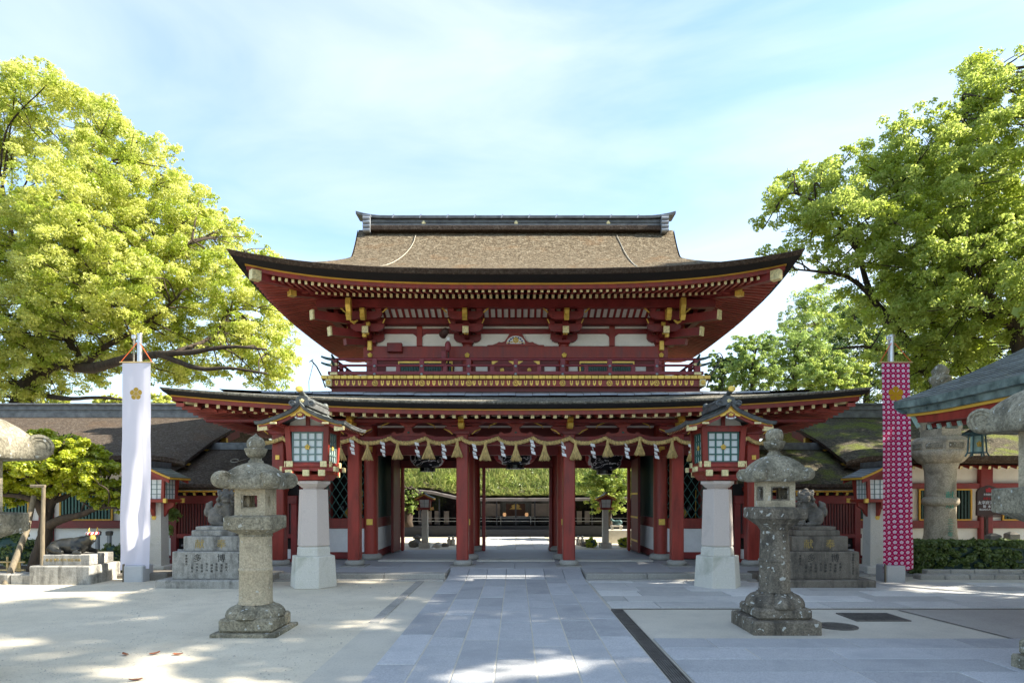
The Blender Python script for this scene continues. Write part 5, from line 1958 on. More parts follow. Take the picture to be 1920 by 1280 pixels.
def stone_lantern(label, loc, p):
    t = thing('stone_lantern', label, 'stone lantern', loc, 'square stone lanterns')
    mt, mk = p['mat'], p['top']
    s = p.get('s', 1.0)
    z = 0.0
    for (w, h, nm, bev) in p['plinths']:
        b = MB(); b.box(-w, w, -w, w, z - (.02 if z == 0 else 0), z + h, bev); b.build(nm, p['basemat'], t)
        z += h
    # lotus dome
    nL = 8
    hd, rd, rs = p['dome']
    def lot(r, zz, a):
        q = zz / hd
        pet = abs(math.cos(a * nL / 2)) ** .5
        return r * (1 + .05 * pet) - .035 * (1 - pet) * min(1, 4 * q * (1.05 - q) + .2), zz * (1 - .12 * (1 - pet))
    b = MB(); b.lathe([(rd, 0), (rd * 1.02, hd * .2), (rd * .97, hd * .45), (rd * .84, hd * .72), (rs * 1.2, hd * .9), (rs * 1.13, hd), (rs * .6, hd)], 64, (0, 0, 0), mod=lot)
    move(b, (0, 0, z)); b.build('lotus_foot', p['basemat'], t, smooth=60)
    z += hd
    hs, r0, r1 = p['shaft']
    if p.get('ring', True):
        b = MB(); b.lathe([(r0 * 1.03, 0), (r0 * 1.03, .03), (r0, .035), (r0 * .985, hs * .48), (r0 * 1.02, hs * .49), (r0 * 1.03, hs * .505), (r0 * 1.02, hs * .52), (r0 * .975, hs * .53), (r1, hs * .97), (r1 * 1.02, hs)], 32, (0, 0, z))
    else:
        b = MB(); b.lathe([(r0 * 1.02, 0), (r0, .03), (r0 * .97, hs * .5), (r1, hs)], 32, (0, 0, z))
    b.build('shaft', mt, t, smooth=40)
    z += hs
    ac, hb, ht = p['chudai']
    rings = [sq_ring(r1 * 1.05, z - .005, 0, 40, 2.2), sq_ring(ac * .62, z + hb * .25, 0, 40, 3), sq_ring(ac * .93, z + hb * .92, 0, 40, 9), sq_ring(ac * .985, z + hb, 0, 40, 16), sq_ring(ac, z + hb + .015, 0, 40, 18), sq_ring(ac, z + hb + ht - .012, 0, 40, 18),
             sq_ring(ac * .965, z + hb + ht, 0, 40, 16), sq_ring(ac * .6, z + hb + ht + .012, 0, 40, 6)]
    b = MB(); b.grid(rings, closed=True); b.add(rings[-1], [tuple(range(40))]); b.build('platform', p.get('chmat', mk), t, smooth=35)
    z += hb + ht
    # fire box: four corner posts and framed openings
    af, hf = p['fire']
    o1 = p.get('open', .10)
    b = MB()
    zo0, zo1 = z + hf * .26, z + hf * .80
    pw_ = af - o1
    for (ex, ey) in ((-1, -1), (1, -1), (-1, 1), (1, 1)):
        x0, x1 = sorted((ex * (af - pw_), ex * af)); y0, y1 = sorted((ey * (af - pw_), ey * af))
        b.box(x0, x1, y0, y1, z, z + hf)
    b.box(-af + pw_ - .001, af - pw_ + .001, -af + .002, af - .002, z, zo0); b.box(-af + pw_ - .001, af - pw_ + .001, -af + .002, af - .002, zo1, z + hf)
    for ey in (-1, 1):
        y0, y1 = sorted((ey * (af - pw_), ey * (af - .002)))
    b.box(-af + .002, -af + pw_, -o1, o1, z, zo0); b.box(af - pw_, af - .002, -o1, o1, z, zo0)
    b.box(-af + .002, -af + pw_, -o1, o1, zo1, z + hf); b.box(af - pw_, af - .002, -o1, o1, zo1, z + hf)
    fb_ = b.build('fire_box', M['lantern_l'], t)
    # stepped front frame and round side openings
    for ey in (-1, 1):
        b = MB()
        y0, y1 = sorted((ey * (af - .03), ey * (af - .012)))
        for (x0, x1, za, zc) in ((-o1 - .001, -o1 + .022, zo0, zo1), (o1 - .022, o1 + .001, zo0, zo1), (-o1 + .022, o1 - .022, zo0, zo0 + .02), (-o1 + .022, o1 - .022, zo1 - .02, zo1)):
            b.box(x0, x1, y0, y1, za, zc)
        b.build('opening_frame', mt, fb_)
    zc = (zo0 + zo1) / 2
    for ex in (-1, 1):
        b = MB()
        n = 24
        rr_ = o1 * .62
        inner = [(ex * (af - .02), rr_ * .75 * math.cos(2 * math.pi * k / n), zc + rr_ * math.sin(2 * math.pi * k / n)) for k in range(n)]
        outer = []
        for k in range(n):
            a = 2 * math.pi * k / n
            c, s_ = math.cos(a), math.sin(a)
            m_ = max(abs(c), abs(s_) * o1 / ((zo1 - zo0) / 2))
            outer.append((ex * (af - .008), o1 * c / m_, zc + (s_ / m_) * o1))
        outer = [(q[0], max(-o1, min(o1, q[1])), max(zo0, min(zo1, q[2]))) for q in outer]
        back = [(ex * (af - .09), q[1], q[2]) for q in inner]
        b.grid([outer, inner, back], closed=True)
        b.build('round_opening', mt, fb_, smooth=30)
    z += hf
    # roof with rolled corners
    ak, hk, dome = p['kasa']
    cr = p.get('curl', .085)
    rings = [sq_ring(ak * .55, z - .005, 0, 48, 4), sq_ring(ak * .95, z - .012, .01, 48, 7), sq_ring(ak * .99, z + .002, .012, 48, 8), sq_ring(ak * 1.0, z + .045, .035, 48, 8), sq_ring(ak * .985, z + .095, .05, 48, 7), sq_ring(ak * .93, z + hk * .40, .05, 48, 6),
             sq_ring(ak * .80, z + hk * .60, .035, 48, 5), sq_ring(ak * .62, z + hk * .79, .018, 48, 4.5), sq_ring(ak * .45, z + hk * .92, .006, 48, 3.6), sq_ring(ak * .30, z + hk, 0, 48, 2.4), sq_ring(.01, z + hk, 0, 48, 2)]
    b = MB(); b.grid(rings, closed=True)
    b.add(rings[0], [tuple(range(48))])
    for q in range(4):
        a = R(45 + 90 * q)
        d = Vector((math.cos(a), math.sin(a), 0)); tn = Vector((-math.sin(a), math.cos(a), 0))
        base = d * (ak * 1.17)
        # arm sweeping down from the dome and up into the curl
        b.tube([d * ak * .62 + Vector((0, 0, z + hk * .60)), d * ak * .86 + Vector((0, 0, z + hk * .38)), d * ak * 1.08 + Vector((0, 0, z + .075)), base + Vector((0, 0, z + .06))], [.05, .06, .07, .055], 8)
        n = 20
        w = cr * 1.05
        c0 = base + d * (cr * .35) + Vector((0, 0, z + cr * 1.02))
        prof = []
        rowsq = []
        for (rr_, tt) in ((.15, -w * .86), (.45, -w * .80), (.50, -w * .88), (.72, -w * .84), (.76, -w * .93), (.95, -w * .82), (1.0, -w * .6), (1.04, 0), (1.0, w * .6), (.95, w * .82), (.76, w * .93), (.72, w * .84), (.50, w * .88), (.45, w * .80), (.15, w * .86)):
            rowsq.append([c0 + tn * tt + (d * math.cos(2 * math.pi * k / n) + Vector((0, 0, 1)) * math.sin(2 * math.pi * k / n)) * cr * rr_ for k in range(n)])
        b.grid(rowsq, closed=True); b.add(rowsq[0], [tuple(range(n))]); b.add(rowsq[-1], [tuple(range(n))])
    b.build('roof', mk, t, smooth=50)
    z += hk
    # neck, lotus cup, jewel
    jr = p.get('jewel', .13)
    fh = jr / .135
    def FZ(L): return [(r, q * fh) for r, q in L]
    b = MB(); b.lathe(FZ([(jr * .85, -.02), (jr * .8, .03), (jr * .62, .05), (jr * .62, .075), (jr * .8, .09)]), 24, (0, 0, z)); b.build('neck', mk, t, smooth=50)
    def cup(r, zz, a): return (r * (1 + .06 * abs(math.cos(4 * a))), zz)
    b = MB(); b.lathe(FZ([(jr * .72, .085), (jr * .98, .12), (jr * 1.18, .19), (jr * 1.2, .215), (jr * .95, .225)]), 48, (0, 0, 0), mod=cup); move(b, (0, 0, z)); b.build('lotus_cup', mk, t, smooth=60)
    b = MB(); b.lathe(FZ([(jr * .8, .21), (jr * .98, .25), (jr * 1.0, .29), (jr * .9, .34), (jr * .62, .385), (jr * .3, .41), (jr * .12, .435), (.004, .45)]) if p.get('point', True) else FZ([(jr * .75, .21), (jr * .95, .25), (jr * 1.0, .30), (jr * .97, .35), (jr * .8, .395), (jr * .4, .42), (.004, .425)]), 24, (0, 0, z)); b.build('jewel', mk, t, smooth=60)
    return t


base_l = dict(mat=M['lantern_l'], top=M['lantern_top'], basemat=M['lantern_top'],
              plinths=[(.40, .045, 'ground_slab', .01), (.33, .165, 'base_block', .025)], dome=(.145, .345, .19), shaft=(.85, .20, .19),
              chudai=(.295, .09, .16), fire=(.188, .345), open=.11, kasa=(.325, .32, .3), curl=.105, jewel=.112)
stone_lantern('light lichen covered stone lantern on the sand left of the path', (-3.28, 8.08, 0), base_l)
base_r = dict(mat=M['lantern_r'], top=M['lantern_top'], basemat=M['lantern_r'], chmat=M['lantern_r'],
              plinths=[(.42, .17, 'ground_slab', .02), (.34, .14, 'base_block', .03)], dome=(.17, .35, .19), shaft=(.80, .19, .17),
              chudai=(.305, .14, .135), fire=(.188, .34), open=.118, kasa=(.32, .33, .3), curl=.082, jewel=.11, point=False)
stone_lantern('dark streaked stone lantern standing on the paving right of the path', (3.33, 8.24, 0), base_r)
big_l = dict(mat=M['lantern_l'], top=M['lantern_top'], basemat=M['lantern_top'],
             plinths=[(.215, .12, 'ground_slab', .02), (.205, .14, 'base_block', .03)], dome=(.16, .205, .20), shaft=(.84, .21, .20),
             chudai=(.41, .10, .18), fire=(.25, .52), open=.12, kasa=(.50, .45, .3), curl=.125, jewel=.14)
stone_lantern('stone lantern cut off by the left edge, one spiral corner showing', (-5.22, 5.95, 0), big_l)
big_r = dict(big_l); big_r.update(mat=M['tall_stone'], top=M['lantern_top'], shaft=(.95, .21, .20), chudai=(.41, .13, .24), fire=(.24, .56), plinths=[(.29, .14, 'ground_slab', .02), (.25, .16, 'base_block', .03)])
stone_lantern('stone lantern cut off by the right edge beside the pavilion roof', (5.22, 6.1, 0), big_r)

# ================================================================== LION-DOGS ON INSCRIBED PEDESTALS
def text_part(body, size, parent, mat, loc, name='lettering', rz=0.0, vertical=False, gap=1.05, bold=0.0):
    m = MB()
    if vertical:
        for i, ch in enumerate(body):
            q = text_mb(ch, size)
            move(q, (0, 0, -i * size * gap))
            m.add(q.v, q.f)
    else:
        m = text_mb(body, size)
    move(m, loc, rz=rz)
    return m.build(name, mat, parent, fix=False)


def lion(sx):
    """seated lion-dog looking towards the viewer; sx = +1 faces +x"""
    b = MB()
    def E_(c, r, rot=None): b.ell((c[0] * sx, c[1], c[2]), r, 14, 10, rot)
    def T_(pts, rad): b.tube([(p[0] * sx, p[1], p[2]) for p in pts], rad, 10)
    # trunk leaning back from chest to rump
    E_((-.10, 0, .20), (.17, .145, .17)); E_((-.02, 0, .30), (.15, .135, .18)); E_((.06, -.01, .38), (.135, .13, .16)); E_((.09, -.02, .30), (.11, .11, .15))
    for y in (-.10, .10):
        E_((-.10, y, .13), (.14, .075, .125))                     # haunch
        T_([(-.16, y * 1.15, .06), (-.02, y * 1.25, .035), (.05, y * 1.25, .03)], [.05, .045, .045])
        E_((.06, y * 1.25, .03), (.06, .05, .035))
        T_([(.10, y * .8, .36), (.14, y * .9, .2), (.15, y * .95, .06)], [.065, .052, .05])   # foreleg
        E_((.175, y * .95, .03), (.07, .055, .035))
    # tail, upright and flame-like
    T_([(-.22, 0, .16), (-.28, 0, .26), (-.26, 0, .40), (-.20, 0, .46)], [.045, .065, .06, .02])
    E_((-.29, .0, .26), (.06, .075, .10)); E_((-.25, 0, .36), (.055, .07, .09))
    # head turned to the viewer
    h = Vector((.08, -.05, .55))
    E_(h, (.125, .125, .12)); E_(h + Vector((.035, -.10, -.035)), (.085, .075, .06)); E_(h + Vector((.035, -.105, -.085)), (.07, .06, .03))
    E_(h + Vector((.045, -.165, -.01)), (.035, .025, .022))
    for e in (-1, 1):
        E_(h + Vector((.03 + e * .055, -.105, .035)), (.03, .03, .022)); E_(h + Vector((.01 + e * .115, -.02, .05)), (.03, .03, .05))
    E_(h + Vector((.0, -.02, .12)), (.05, .05, .035))
    # curled mane
    rr = random.Random(2)
    for k in range(84):
        a = rr.uniform(0, 2 * math.pi); z = rr.uniform(-.17, .10)
        r = .135 + .02 * rr.random() - .25 * max(0, z) + .05 * max(0, -z)
        p = h + Vector((math.cos(a) * r * .95 - .015, math.sin(a) * r * .95 + .02, z))
        if p.y < h.y - .09 and abs(p.x - h.x - .03) < .10 and z > -.10:
            continue
        E_(p, rr.uniform(.020, .034))
    return remeshed(b, .0095, .004, 40, 1 if sx > 0 else 2, 0)


def pedestal(label_p, label_s, X, mat, mats, sx, letters, seed):
    Y0 = 11.82
    t = thing('inscribed_pedestal', label_p, 'pedestal', (X, Y0 + .75, 0), 'lion-dog pedestals')
    y0 = -.75
    def bx(w, ya, yb, z0, z1, nm, bev=.012):
        m = MB(); m.box(-w, w, ya, yb, z0, z1, bev); return m.build(nm, mat, t)
    bx(.92, y0, .80, -.03, .15, 'foot_slab', .02)
    b1 = bx(.69, y0 + .16, .62, .152, .665, 'lower_block', .012)
    b2 = bx(.53, y0 + .26, .5, .667, .945, 'upper_block', .012)
    bx(.42, y0 + .34, .42, .947, 1.055, 'cap_stone', .012)
    bx(.36, y0 + .38, .38, 1.057, 1.125, 'statue_base', .01)
    yf1, yf2 = y0 + .16 - .003, y0 + .26 - .003
    text_part('献', .185, b2, letters[0], (-.22, yf2, .805)); text_part('奉', .185, b2, letters[0], (.19, yf2, .805))
    text_part('多', .16, b1, letters[1], (-.21, yf1, .55)); text_part('博', .16, b1, letters[1], (.235, yf1, .55))
    cols = ['世話人', '博多町', '有志中', '同伊藏', '石工山', '吉田屋', '中村次', '上野太']
    for i, c in enumerate(cols):
        text_part(c, .045, b1, letters[1], (.33 - i * .092, yf1, .435 - .02 * (i % 2)), vertical=True, gap=1.25)
    text_part('明治四年十月吉日', .042, b1, letters[1], (.57, yf1, .61), vertical=True, gap=1.2)
    text_part('奉納講中', .042, b1, letters[1], (-.42, yf1, .59), vertical=True, gap=1.25)
    s = lion(sx).build('lion_statue', mats, smooth=180)
    s.location = (X, Y0 + .75, 1.125)
    s.scale = (1.06, 1.06, 1.04)
    tag(s, label_s, 'statue', 'lion-dog statues')


pedestal('pale grey inscribed stone pedestal under the left lion-dog', 'seated stone lion-dog on the pale left pedestal', PX(411, 12.4), M['ped_l'], M['statue'], 1, (M['lettergold'], M['letterdark']), 1)
pedestal('dark stained inscribed stone pedestal under the right lion-dog', 'seated stone lion-dog on the dark right pedestal', PX(1523, 12.4), M['ped_r'], M['statue'], -1, (M['lettergold'], M['letterdark']), 2)

# ================================================================== RECLINING OX
X0, Y0 = PX(112, 12.36), 12.36
t = thing('ox_plinth', 'two tier granite plinth under the reclining ox statue', 'plinth', (X0, Y0 + .42, 0))
b = MB(); b.box(-.60, .58, -.42, .55, -.02, .355, .02); o1 = b.build('lower_tier', M['ped_l'], t)
b = MB(); b.box(-.46, .50, -.30, .44, .357, .56, .01); o2 = b.build('upper_tier', M['ped_l'], t)
text_part('献 金 博多 町内 有志 奉納', .06, o2, M['lettergold'], (-.02, -.303, .46))
text_part('大', .09, o2, M['letterwhite'], (.503, -.12, .46), rz=R(90)); text_part('始', .09, o2, M['letterwhite'], (.503, .18, .46), rz=R(90))
b = MB()
b.ell((-.12, 0, .15), (.36, .17, .16)); b.ell((-.30, 0, .13), (.20, .19, .14)); b.ell((.10, 0, .17), (.22, .16, .165)); b.ell((.0, 0, .245), (.28, .07, .07)); b.ell((.16, 0, .26), (.13, .09, .09))
b.tube([(.15, 0, .22), (.30, -.02, .27), (.38, -.05, .33)], [.13, .105, .085], 12)
b.ell((.40, -.06, .36), (.085, .08, .075)); b.tube([(.40, -.07, .36), (.45, -.13, .31), (.475, -.16, .28)], [.07, .055, .05], 10); b.ell((.48, -.165, .275), (.045, .05, .04))
for e in (-1, 1):
    b.ell((.36 + .02 * e, -.05 + e * .085, .375), (.03, .055, .022))
b.tube([(-.36, -.15, .12), (-.22, -.21, .06), (-.08, -.22, .04)], [.10, .06, .04], 10); b.tube([(.05, -.12, .10), (.22, -.17, .06), (.12, -.22, .04), (.28, -.22, .035)], [.07, .05, .04, .035], 10)
b.tube([(.10, .12, .10), (.25, .16, .05), (.36, .15, .035)], [.07, .05, .04], 10)
b.tube([(-.48, 0, .16), (-.51, -.06, .06), (-.42, -.16, .03), (-.30, -.2, .03)], [.025, .02, .018, .025], 8)
ox = remeshed(b, .012, .008, 9, 3, 2).build('reclining_ox', M['bronze'], smooth=180)
ox.location = (X0, Y0 + .42, .56)
tag(ox, 'dark bronze reclining ox statue with gilt horns and red and white head rope', 'statue')
b = MB()
for e in (-1, 1):
    c = Vector((.39, -.055 + e * .075, .42))
    b.tube([c, c + Vector((.01, e * .045, .02)), c + Vector((.015, e * .055, .065)), c + Vector((.02, e * .04, .10))], [.02, .019, .013, .004], 8)
b.build('horns', M['gold'], ox, smooth=60)
b = MB(); b.tube([(.43, -.12, .345), (.475, -.17, .315), (.50, -.185, .285)], [.045, .05, .035], 8); b.build('gilt_muzzle', M['gold'], ox, smooth=60)
for q, mt in ((0, 'crimson'), (1, 'white')):
    b = MB(); pts = []
    for k in range(49):
        a = 2 * math.pi * k / 48
        c = Vector((.405 + .085 * math.cos(a), -.065 + .105 * math.sin(a), .405))
        rad = Vector((math.cos(a), math.sin(a), 0))
        ph = a * 9 + math.pi * q
        pts.append(c + rad * .016 * math.cos(ph) + Vector((0, 0, .016 * math.sin(ph))))
    b.tube(pts, .02, 7); b.build('head_rope', M[mt], ox, smooth=180)

# ================================================================== BANNERS
def plum(nt, u, v, r):
    """mask of a five petalled blossom centred on u=v=0"""
    rad = (u * u + v * v).f('SQRT')
    th = u.f('ARCTAN2', v)
    a = (th + math.pi / 5).mod(2 * math.pi / 5) - math.pi / 5
    px_ = rad * a.f('COSINE') - r * .55
    py_ = rad * a.f('SINE')
    d = (px_ * px_ + py_ * py_).f('SQRT')
    return d.lt(r * .43).f('MAXIMUM', rad.lt(r * .5)), rad, a


def banner_mat(name, pink):
    m, nt, bs, out = new_mat(name)
    uv = nnode(nt, 'ShaderNodeTexCoord').outputs['UV']
    sp = nnode(nt, 'ShaderNodeSeparateXYZ', {0: uv})
    u, v = E(nt, sp.outputs[0]), E(nt, sp.outputs[1])         # metres on the cloth, v measured down from the top
    if pink:
        s = .1035
        cu = (u + .31).mod(s) - s / 2
        row = (v / .1035).f('FLOOR')
        cv = v.mod(.1035) - .0517
        msk, rad, a = plum(nt, cu, cv * -1.0, .035)
        ctr = rad.lt(.008).f('MULTIPLY', 1.0)
        ring = rad.lt(.021) - rad.lt(.018)
        col = mixc(nt, noise_tex(nt, uv, 40, 2), (0.40, 0.006, 0.075), (0.46, 0.012, 0.10))
        # small five-dot sprigs between the blossoms
        cu2 = (u + .31 + s / 2).mod(s) - s / 2
        cv2 = (v + .0517).mod(.1035) - .0517
        m2, rad2, a2 = plum(nt, cu2, cv2, .020)
        stem = cu2.f('ABSOLUTE').lt(.0035) * cv2.gt(.0) * cv2.lt(.04)
        stem2 = ((cu2.f('ABSOLUTE') - cv2 * 0.9).f('ABSOLUTE')).lt(.004) * cv2.gt(.0) * cv2.lt(.034)
        col = mixc(nt, (m2 - rad2.lt(.007)) * .55, col, (0.80, 0.35, 0.50))
        col = mixc(nt, (stem + stem2).f('MINIMUM', 1.0) * .5, col, (0.22, 0.0, 0.03))
        col = mixc(nt, msk, col, (0.70, 0.60, 0.70))
        col = mixc(nt, (ring * msk) * .5 + (ctr * .7), col, (0.55, 0.05, 0.18))
    else:
        col = mixc(nt, noise_tex(nt, uv, 90, 2), (0.72, 0.70, 0.80), (0.78, 0.76, 0.84))
    r = .155 if pink else .128
    km, rad, a = plum(nt, u - (-.0 if pink else .0), (v - .615) * -1.0, r)
    gap = (a.f('ABSOLUTE') - math.pi / 5).f('ABSOLUTE').lt(.05) * rad.gt(r * .25) * rad.lt(r * .7)
    kk = (km - gap).f('MAXIMUM', 0.0)
    if not pink:
        stam = (a.f('ABSOLUTE')).lt(.10) * rad.lt(r * .45) * rad.gt(r * .15)
        kk = (kk - stam * .5).f('MAXIMUM', 0.0)
    col = mixc(nt, kk, col, (0.50, 0.27, 0.02) if pink else (0.50, 0.33, 0.06))
    d = nnode(nt, 'ShaderNodeBsdfDiffuse', {'Color': col})
    tr = nnode(nt, 'ShaderNodeBsdfTranslucent', {'Color': col})
    mx = nnode(nt, 'ShaderNodeMixShader', {0: .28, 1: d.outputs[0], 2: tr.outputs[0]})
    nt.nodes.remove(bs)
    nt.links.new(mx.outputs[0], out.inputs[0])
    return m


def banner(label, plabel, xl_top, xr_top, xl_bot, xr_bot, py0, py1, pole_px, pole_py, D, mat, seed, bow):
    Yb = D - .11
    nu, nv = 40, 170
    z0, z1 = PZ(py0, Yb), PZ(py1, Yb)
    H_ = z0 - z1
    me_v, me_f, uvs = [], [], []
    for j in range(nv + 1):
        q = j / nv
        xl = PX(xl_top + (xl_bot - xl_top) * q ** bow, Yb)
        xr = PX(xr_top + (xr_bot - xr_top) * q ** bow, Yb)
        for i in range(nu + 1):
            p = i / nu
            amp = .005 + (.034 if seed > 2 else .022) * min(1, q * 1.6)
            y = Yb + amp * math.sin(p * 5.2 + q * 3.1 + seed) + .010 * q * math.sin(p * 13 + q * 7 + seed) + .03 * mnoise.noise(Vector((p * 2.2, q * 7, seed))) * (.3 + q)
            y += .05 * max(0, p - .78) * 4 * (.25 + q * .75) * (1 if seed > 2 else .8)     # right edge turned back
            z = z0 - H_ * q + .035 * q * q * (p - .5) * (2 if seed > 2 else 1) + .006 * math.sin(p * 9 + seed) * q
            me_v.append((xl + (xr - xl) * p, y, z))
            uvs.append(((p - .5) * abs(PX(xr_top, Yb) - PX(xl_top, Yb)), q * H_))
    for j in range(nv):
        for i in range(nu):
            a = j * (nu + 1) + i
            me_f.append((a, a + 1, a + nu + 2, a + nu + 1))
    me = bpy.data.meshes.new('banner')
    t = thing('hanging_banner', label, 'banner', (PX((xl_top + xr_top) / 2, Yb), Yb, z0), 'tall hanging banners')
    off = t.location
    me.from_pydata([(v[0] - off.x, v[1] - off.y, v[2] - off.z) for v in me_v], [], me_f)
    ul = me.uv_layers.new(name='UVMap')
    li = np.empty(len(me.loops), dtype=np.int32); me.loops.foreach_get('vertex_index', li)
    ul.data.foreach_set('uv', np.array(uvs)[li].astype(np.float32).ravel())
    me.materials.append(mat)
    me.polygons.foreach_set('use_smooth', [True] * len(me.polygons))
    o = link(bpy.data.objects.new('cloth', me)); o.parent = t
    w = (PX(xr_top, Yb) - PX(xl_top, Yb)) / 2
    b = MB(); b.tube([(-w - .05, .0, .012), (w + .05, 0, .012)], .014, 8); b.build('cross_bar', M['bamboo'], t)
    pxx = PX(pole_px, D) - off.x
    zc = PZ(py0 - 36, D) - off.z
    for e in (-1, 1):
        b = MB(); b.tube([(e * (w + .03), 0, .015), (pxx + e * .03, .06, zc)], .007, 6); b.build('hanging_cord', M['orange'], t)
    pl = thing('banner_pole', plabel, 'pole', (PX(pole_px, D), D, 0), 'banner poles')
    zt = PZ(pole_py, D)
    b = MB(); b.lathe([(.048, .2), (.045, zt - .35), (.045, zt)], 16); b.build('shaft', M['steel'], pl, smooth=50)
    b = MB(); b.lathe([(.055, zt), (.05, zt + .015), (.01, zt + .02)], 16); b.build('cap', M['steel'], pl, smooth=40)
    for q in (-.085, -.10):
        b = MB(); b.tube([(q, -.05, .4), (q, -.05, zt - .05), (0, -.04, zt - .02)], .006, 5); b.build('halyard', M['string'], pl)
    b = MB(); b.box(-.13, -.05, -.07, -.02, zt - .10, zt - .02, .01); b.build('pulley', M['steel'], pl)
    b = MB(); b.box(-.21, .17, -.2, .2, -.02, .33, .02); b.build('stone_foot', M['porch'], pl)
    b = MB(); b.box(-.235, -.212, -.19, -.15, 0, .36); b.build('stake', M['wood'], pl)


banner('long white banner with a gilt plum blossom crest', 'steel pole behind the white banner', 229, 282, 226, 278, 680, 1067, 262, 627, 12.85, banner_mat('white_banner_print', False), 1.3, 1.5)
banner('long crimson banner patterned with white plum blossoms and a gilt crest', 'steel pole behind the crimson banner', 1653, 1706, 1657, 1714, 680, 1069, 1671.5, 629, 12.85, banner_mat('crimson_banner_print', True), 4.1, 1.2)

# ================================================================== SMALLER LAMPS
def small_lamp(label, loc, rz, scale=1.0, h=1.46, big=True):
    t = thing('pillar_lamp', label, 'lamp', loc, 'smaller red lamps on stone pillars', rz=rz)
    k = scale
    def B(x0, x1, y0, y1, z0, z1, bev=.0):
        m = MB(); m.box(x0 * k, x1 * k, y0 * k, y1 * k, z0, z1, bev * k); return m
    B(-.30, .30, -.30, .30, -.02, .17, .02).build('base_block', M['granite'], t)
    m = MB(); m.frustum(0, 0, .17, h, 4, .23 * k, .205 * k, R(45)); m.build('shaft', M['granite'], t)
    z = h
    m = MB()
    if big:
        for q in range(4):
            rot = Matrix.Rotation(R(90) * q, 3, 'Z')
            c = MB(); c.prism([(.145 * k, z - .32), (.20 * k, z - .26), (.24 * k, z - .16), (.36 * k, z - .09), (.36 * k, z), (.145 * k, z)], 'y', -.035 * k, .035 * k)
            c.v = [tuple(rot @ Vector(v)) for v in c.v]; c.build('bracket', M['red'], t)
        bl = blossom_mb(.06 * k, .01, -.155 * k); move(bl, (0, 0, z - .33)); bl.build('blossom_crest', M['gold'], t, smooth=60)
    B(-.36, .36, -.36, .36, z, z + .07, .008).build('tray', M['red'], t)
    for (ex, ey) in ((-1, -1), (1, -1), (-1, 1), (1, 1)):
        m = MB(); m.box((ex * .36 - .035) * k, (ex * .36 + .035) * k, (ey * .36 - .035) * k, (ey * .36 + .035) * k, z - .012, z + .085, .004); m.build('gilt_corner', M['gold'], t)
        m = MB(); m.bar((ex * .25 * k, ey * .25 * k, z + .07), (ex * .285 * k, ey * .285 * k, z + .07 + .44 * k), .06 * k, .06 * k, up=(0, 1, 0)); m.build('corner_post', M['red'], t)
    zb0, zb1 = z + .075, z + .07 + .42 * k
    for q in range(4):
        rot = Matrix.Rotation(R(90) * q, 3, 'Z')
        c = MB(); c.box(-.235 * k, .235 * k, -.25 * k, -.24 * k, zb0, zb1); c.v = [tuple(rot @ Vector(v)) for v in c.v]; c.build('pane', M['paper'], t)
        c = MB()
        for x in ((-.12, 0, .12) if big else (0,)):
            c.box((x - .007) * k, (x + .007) * k, -.262 * k, -.251 * k, zb0, zb1)
        for j in ((1, 2, 3) if big else (1,)):
            zz = zb0 + (zb1 - zb0) * j / (4 if big else 2)
            c.box(-.23 * k, .23 * k, -.260 * k, -.2515 * k, zz - .007 * k, zz + .007 * k)
        c.v = [tuple(rot @ Vector(v)) for v in c.v]; c.build('pane_lattice', M['greengrey'], t)
    ze = zb1 + .02
    # gable roof, ridge along local x is turned to y
    W, Lr, rise = .50 * k, .44 * k, .24 * k
    for sd in (-1, 1):
        n = 5
        for c_ in range(n):
            u0, u1 = c_ / n, (c_ + 1) / n
            def P(u, y, dz=0): return (sd * W * u, y, ze + rise * (1 - u ** .85) + dz)
            m = MB(); m.grid([[P(u0, -Lr, .03), P(u0, Lr, .03)], [P(u1, -Lr, .037), P(u1, Lr, .037)], [P(u1, -Lr, .022), P(u1, Lr, .022)]]); m.build('copper_course', M['copper'], t)
        m = MB()
        a = [(sd * W * u, ze + rise * (1 - u ** .85)) for u in (0, .25, .5, .75, 1)]
        m.prism([(x, zz + .025) for x, zz in a] + [(x, zz - .02) for x, zz in reversed(a)], 'y', -Lr, Lr); m.build('roof_board', M['yellow'], t)
        m = MB(); m.prism([(x * .93, zz - .021) for x, zz in a] + [(x * .93, zz - .075 * k - .02) for x, zz in reversed(a)], 'y', -Lr + .03, -Lr + .06); m.build('barge_board', M['red'], t)
        m = MB(); m.prism([(x * .93, zz - .021) for x, zz in a] + [(x * .93, zz - .075 * k - .02) for x, zz in reversed(a)], 'y', Lr - .06, Lr - .03); m.build('barge_board', M['red'], t)
    m = MB(); m.box(-.05 * k, .05 * k, -Lr - .02, Lr + .02, ze + rise + .02, ze + rise + .10 * k); m.box(-.035 * k, .035 * k, -Lr - .05, Lr + .05, ze + rise + .10 * k, ze + rise + .14 * k); m.build('ridge', M['copperdark'], t)
    m = MB(); m.prism([(-.30 * k, ze - .02), (.30 * k, ze - .02), (0, ze + rise * .85)], 'y', -.28 * k, .28 * k); m.build('gable_wall', M['red2'], t)
    return t


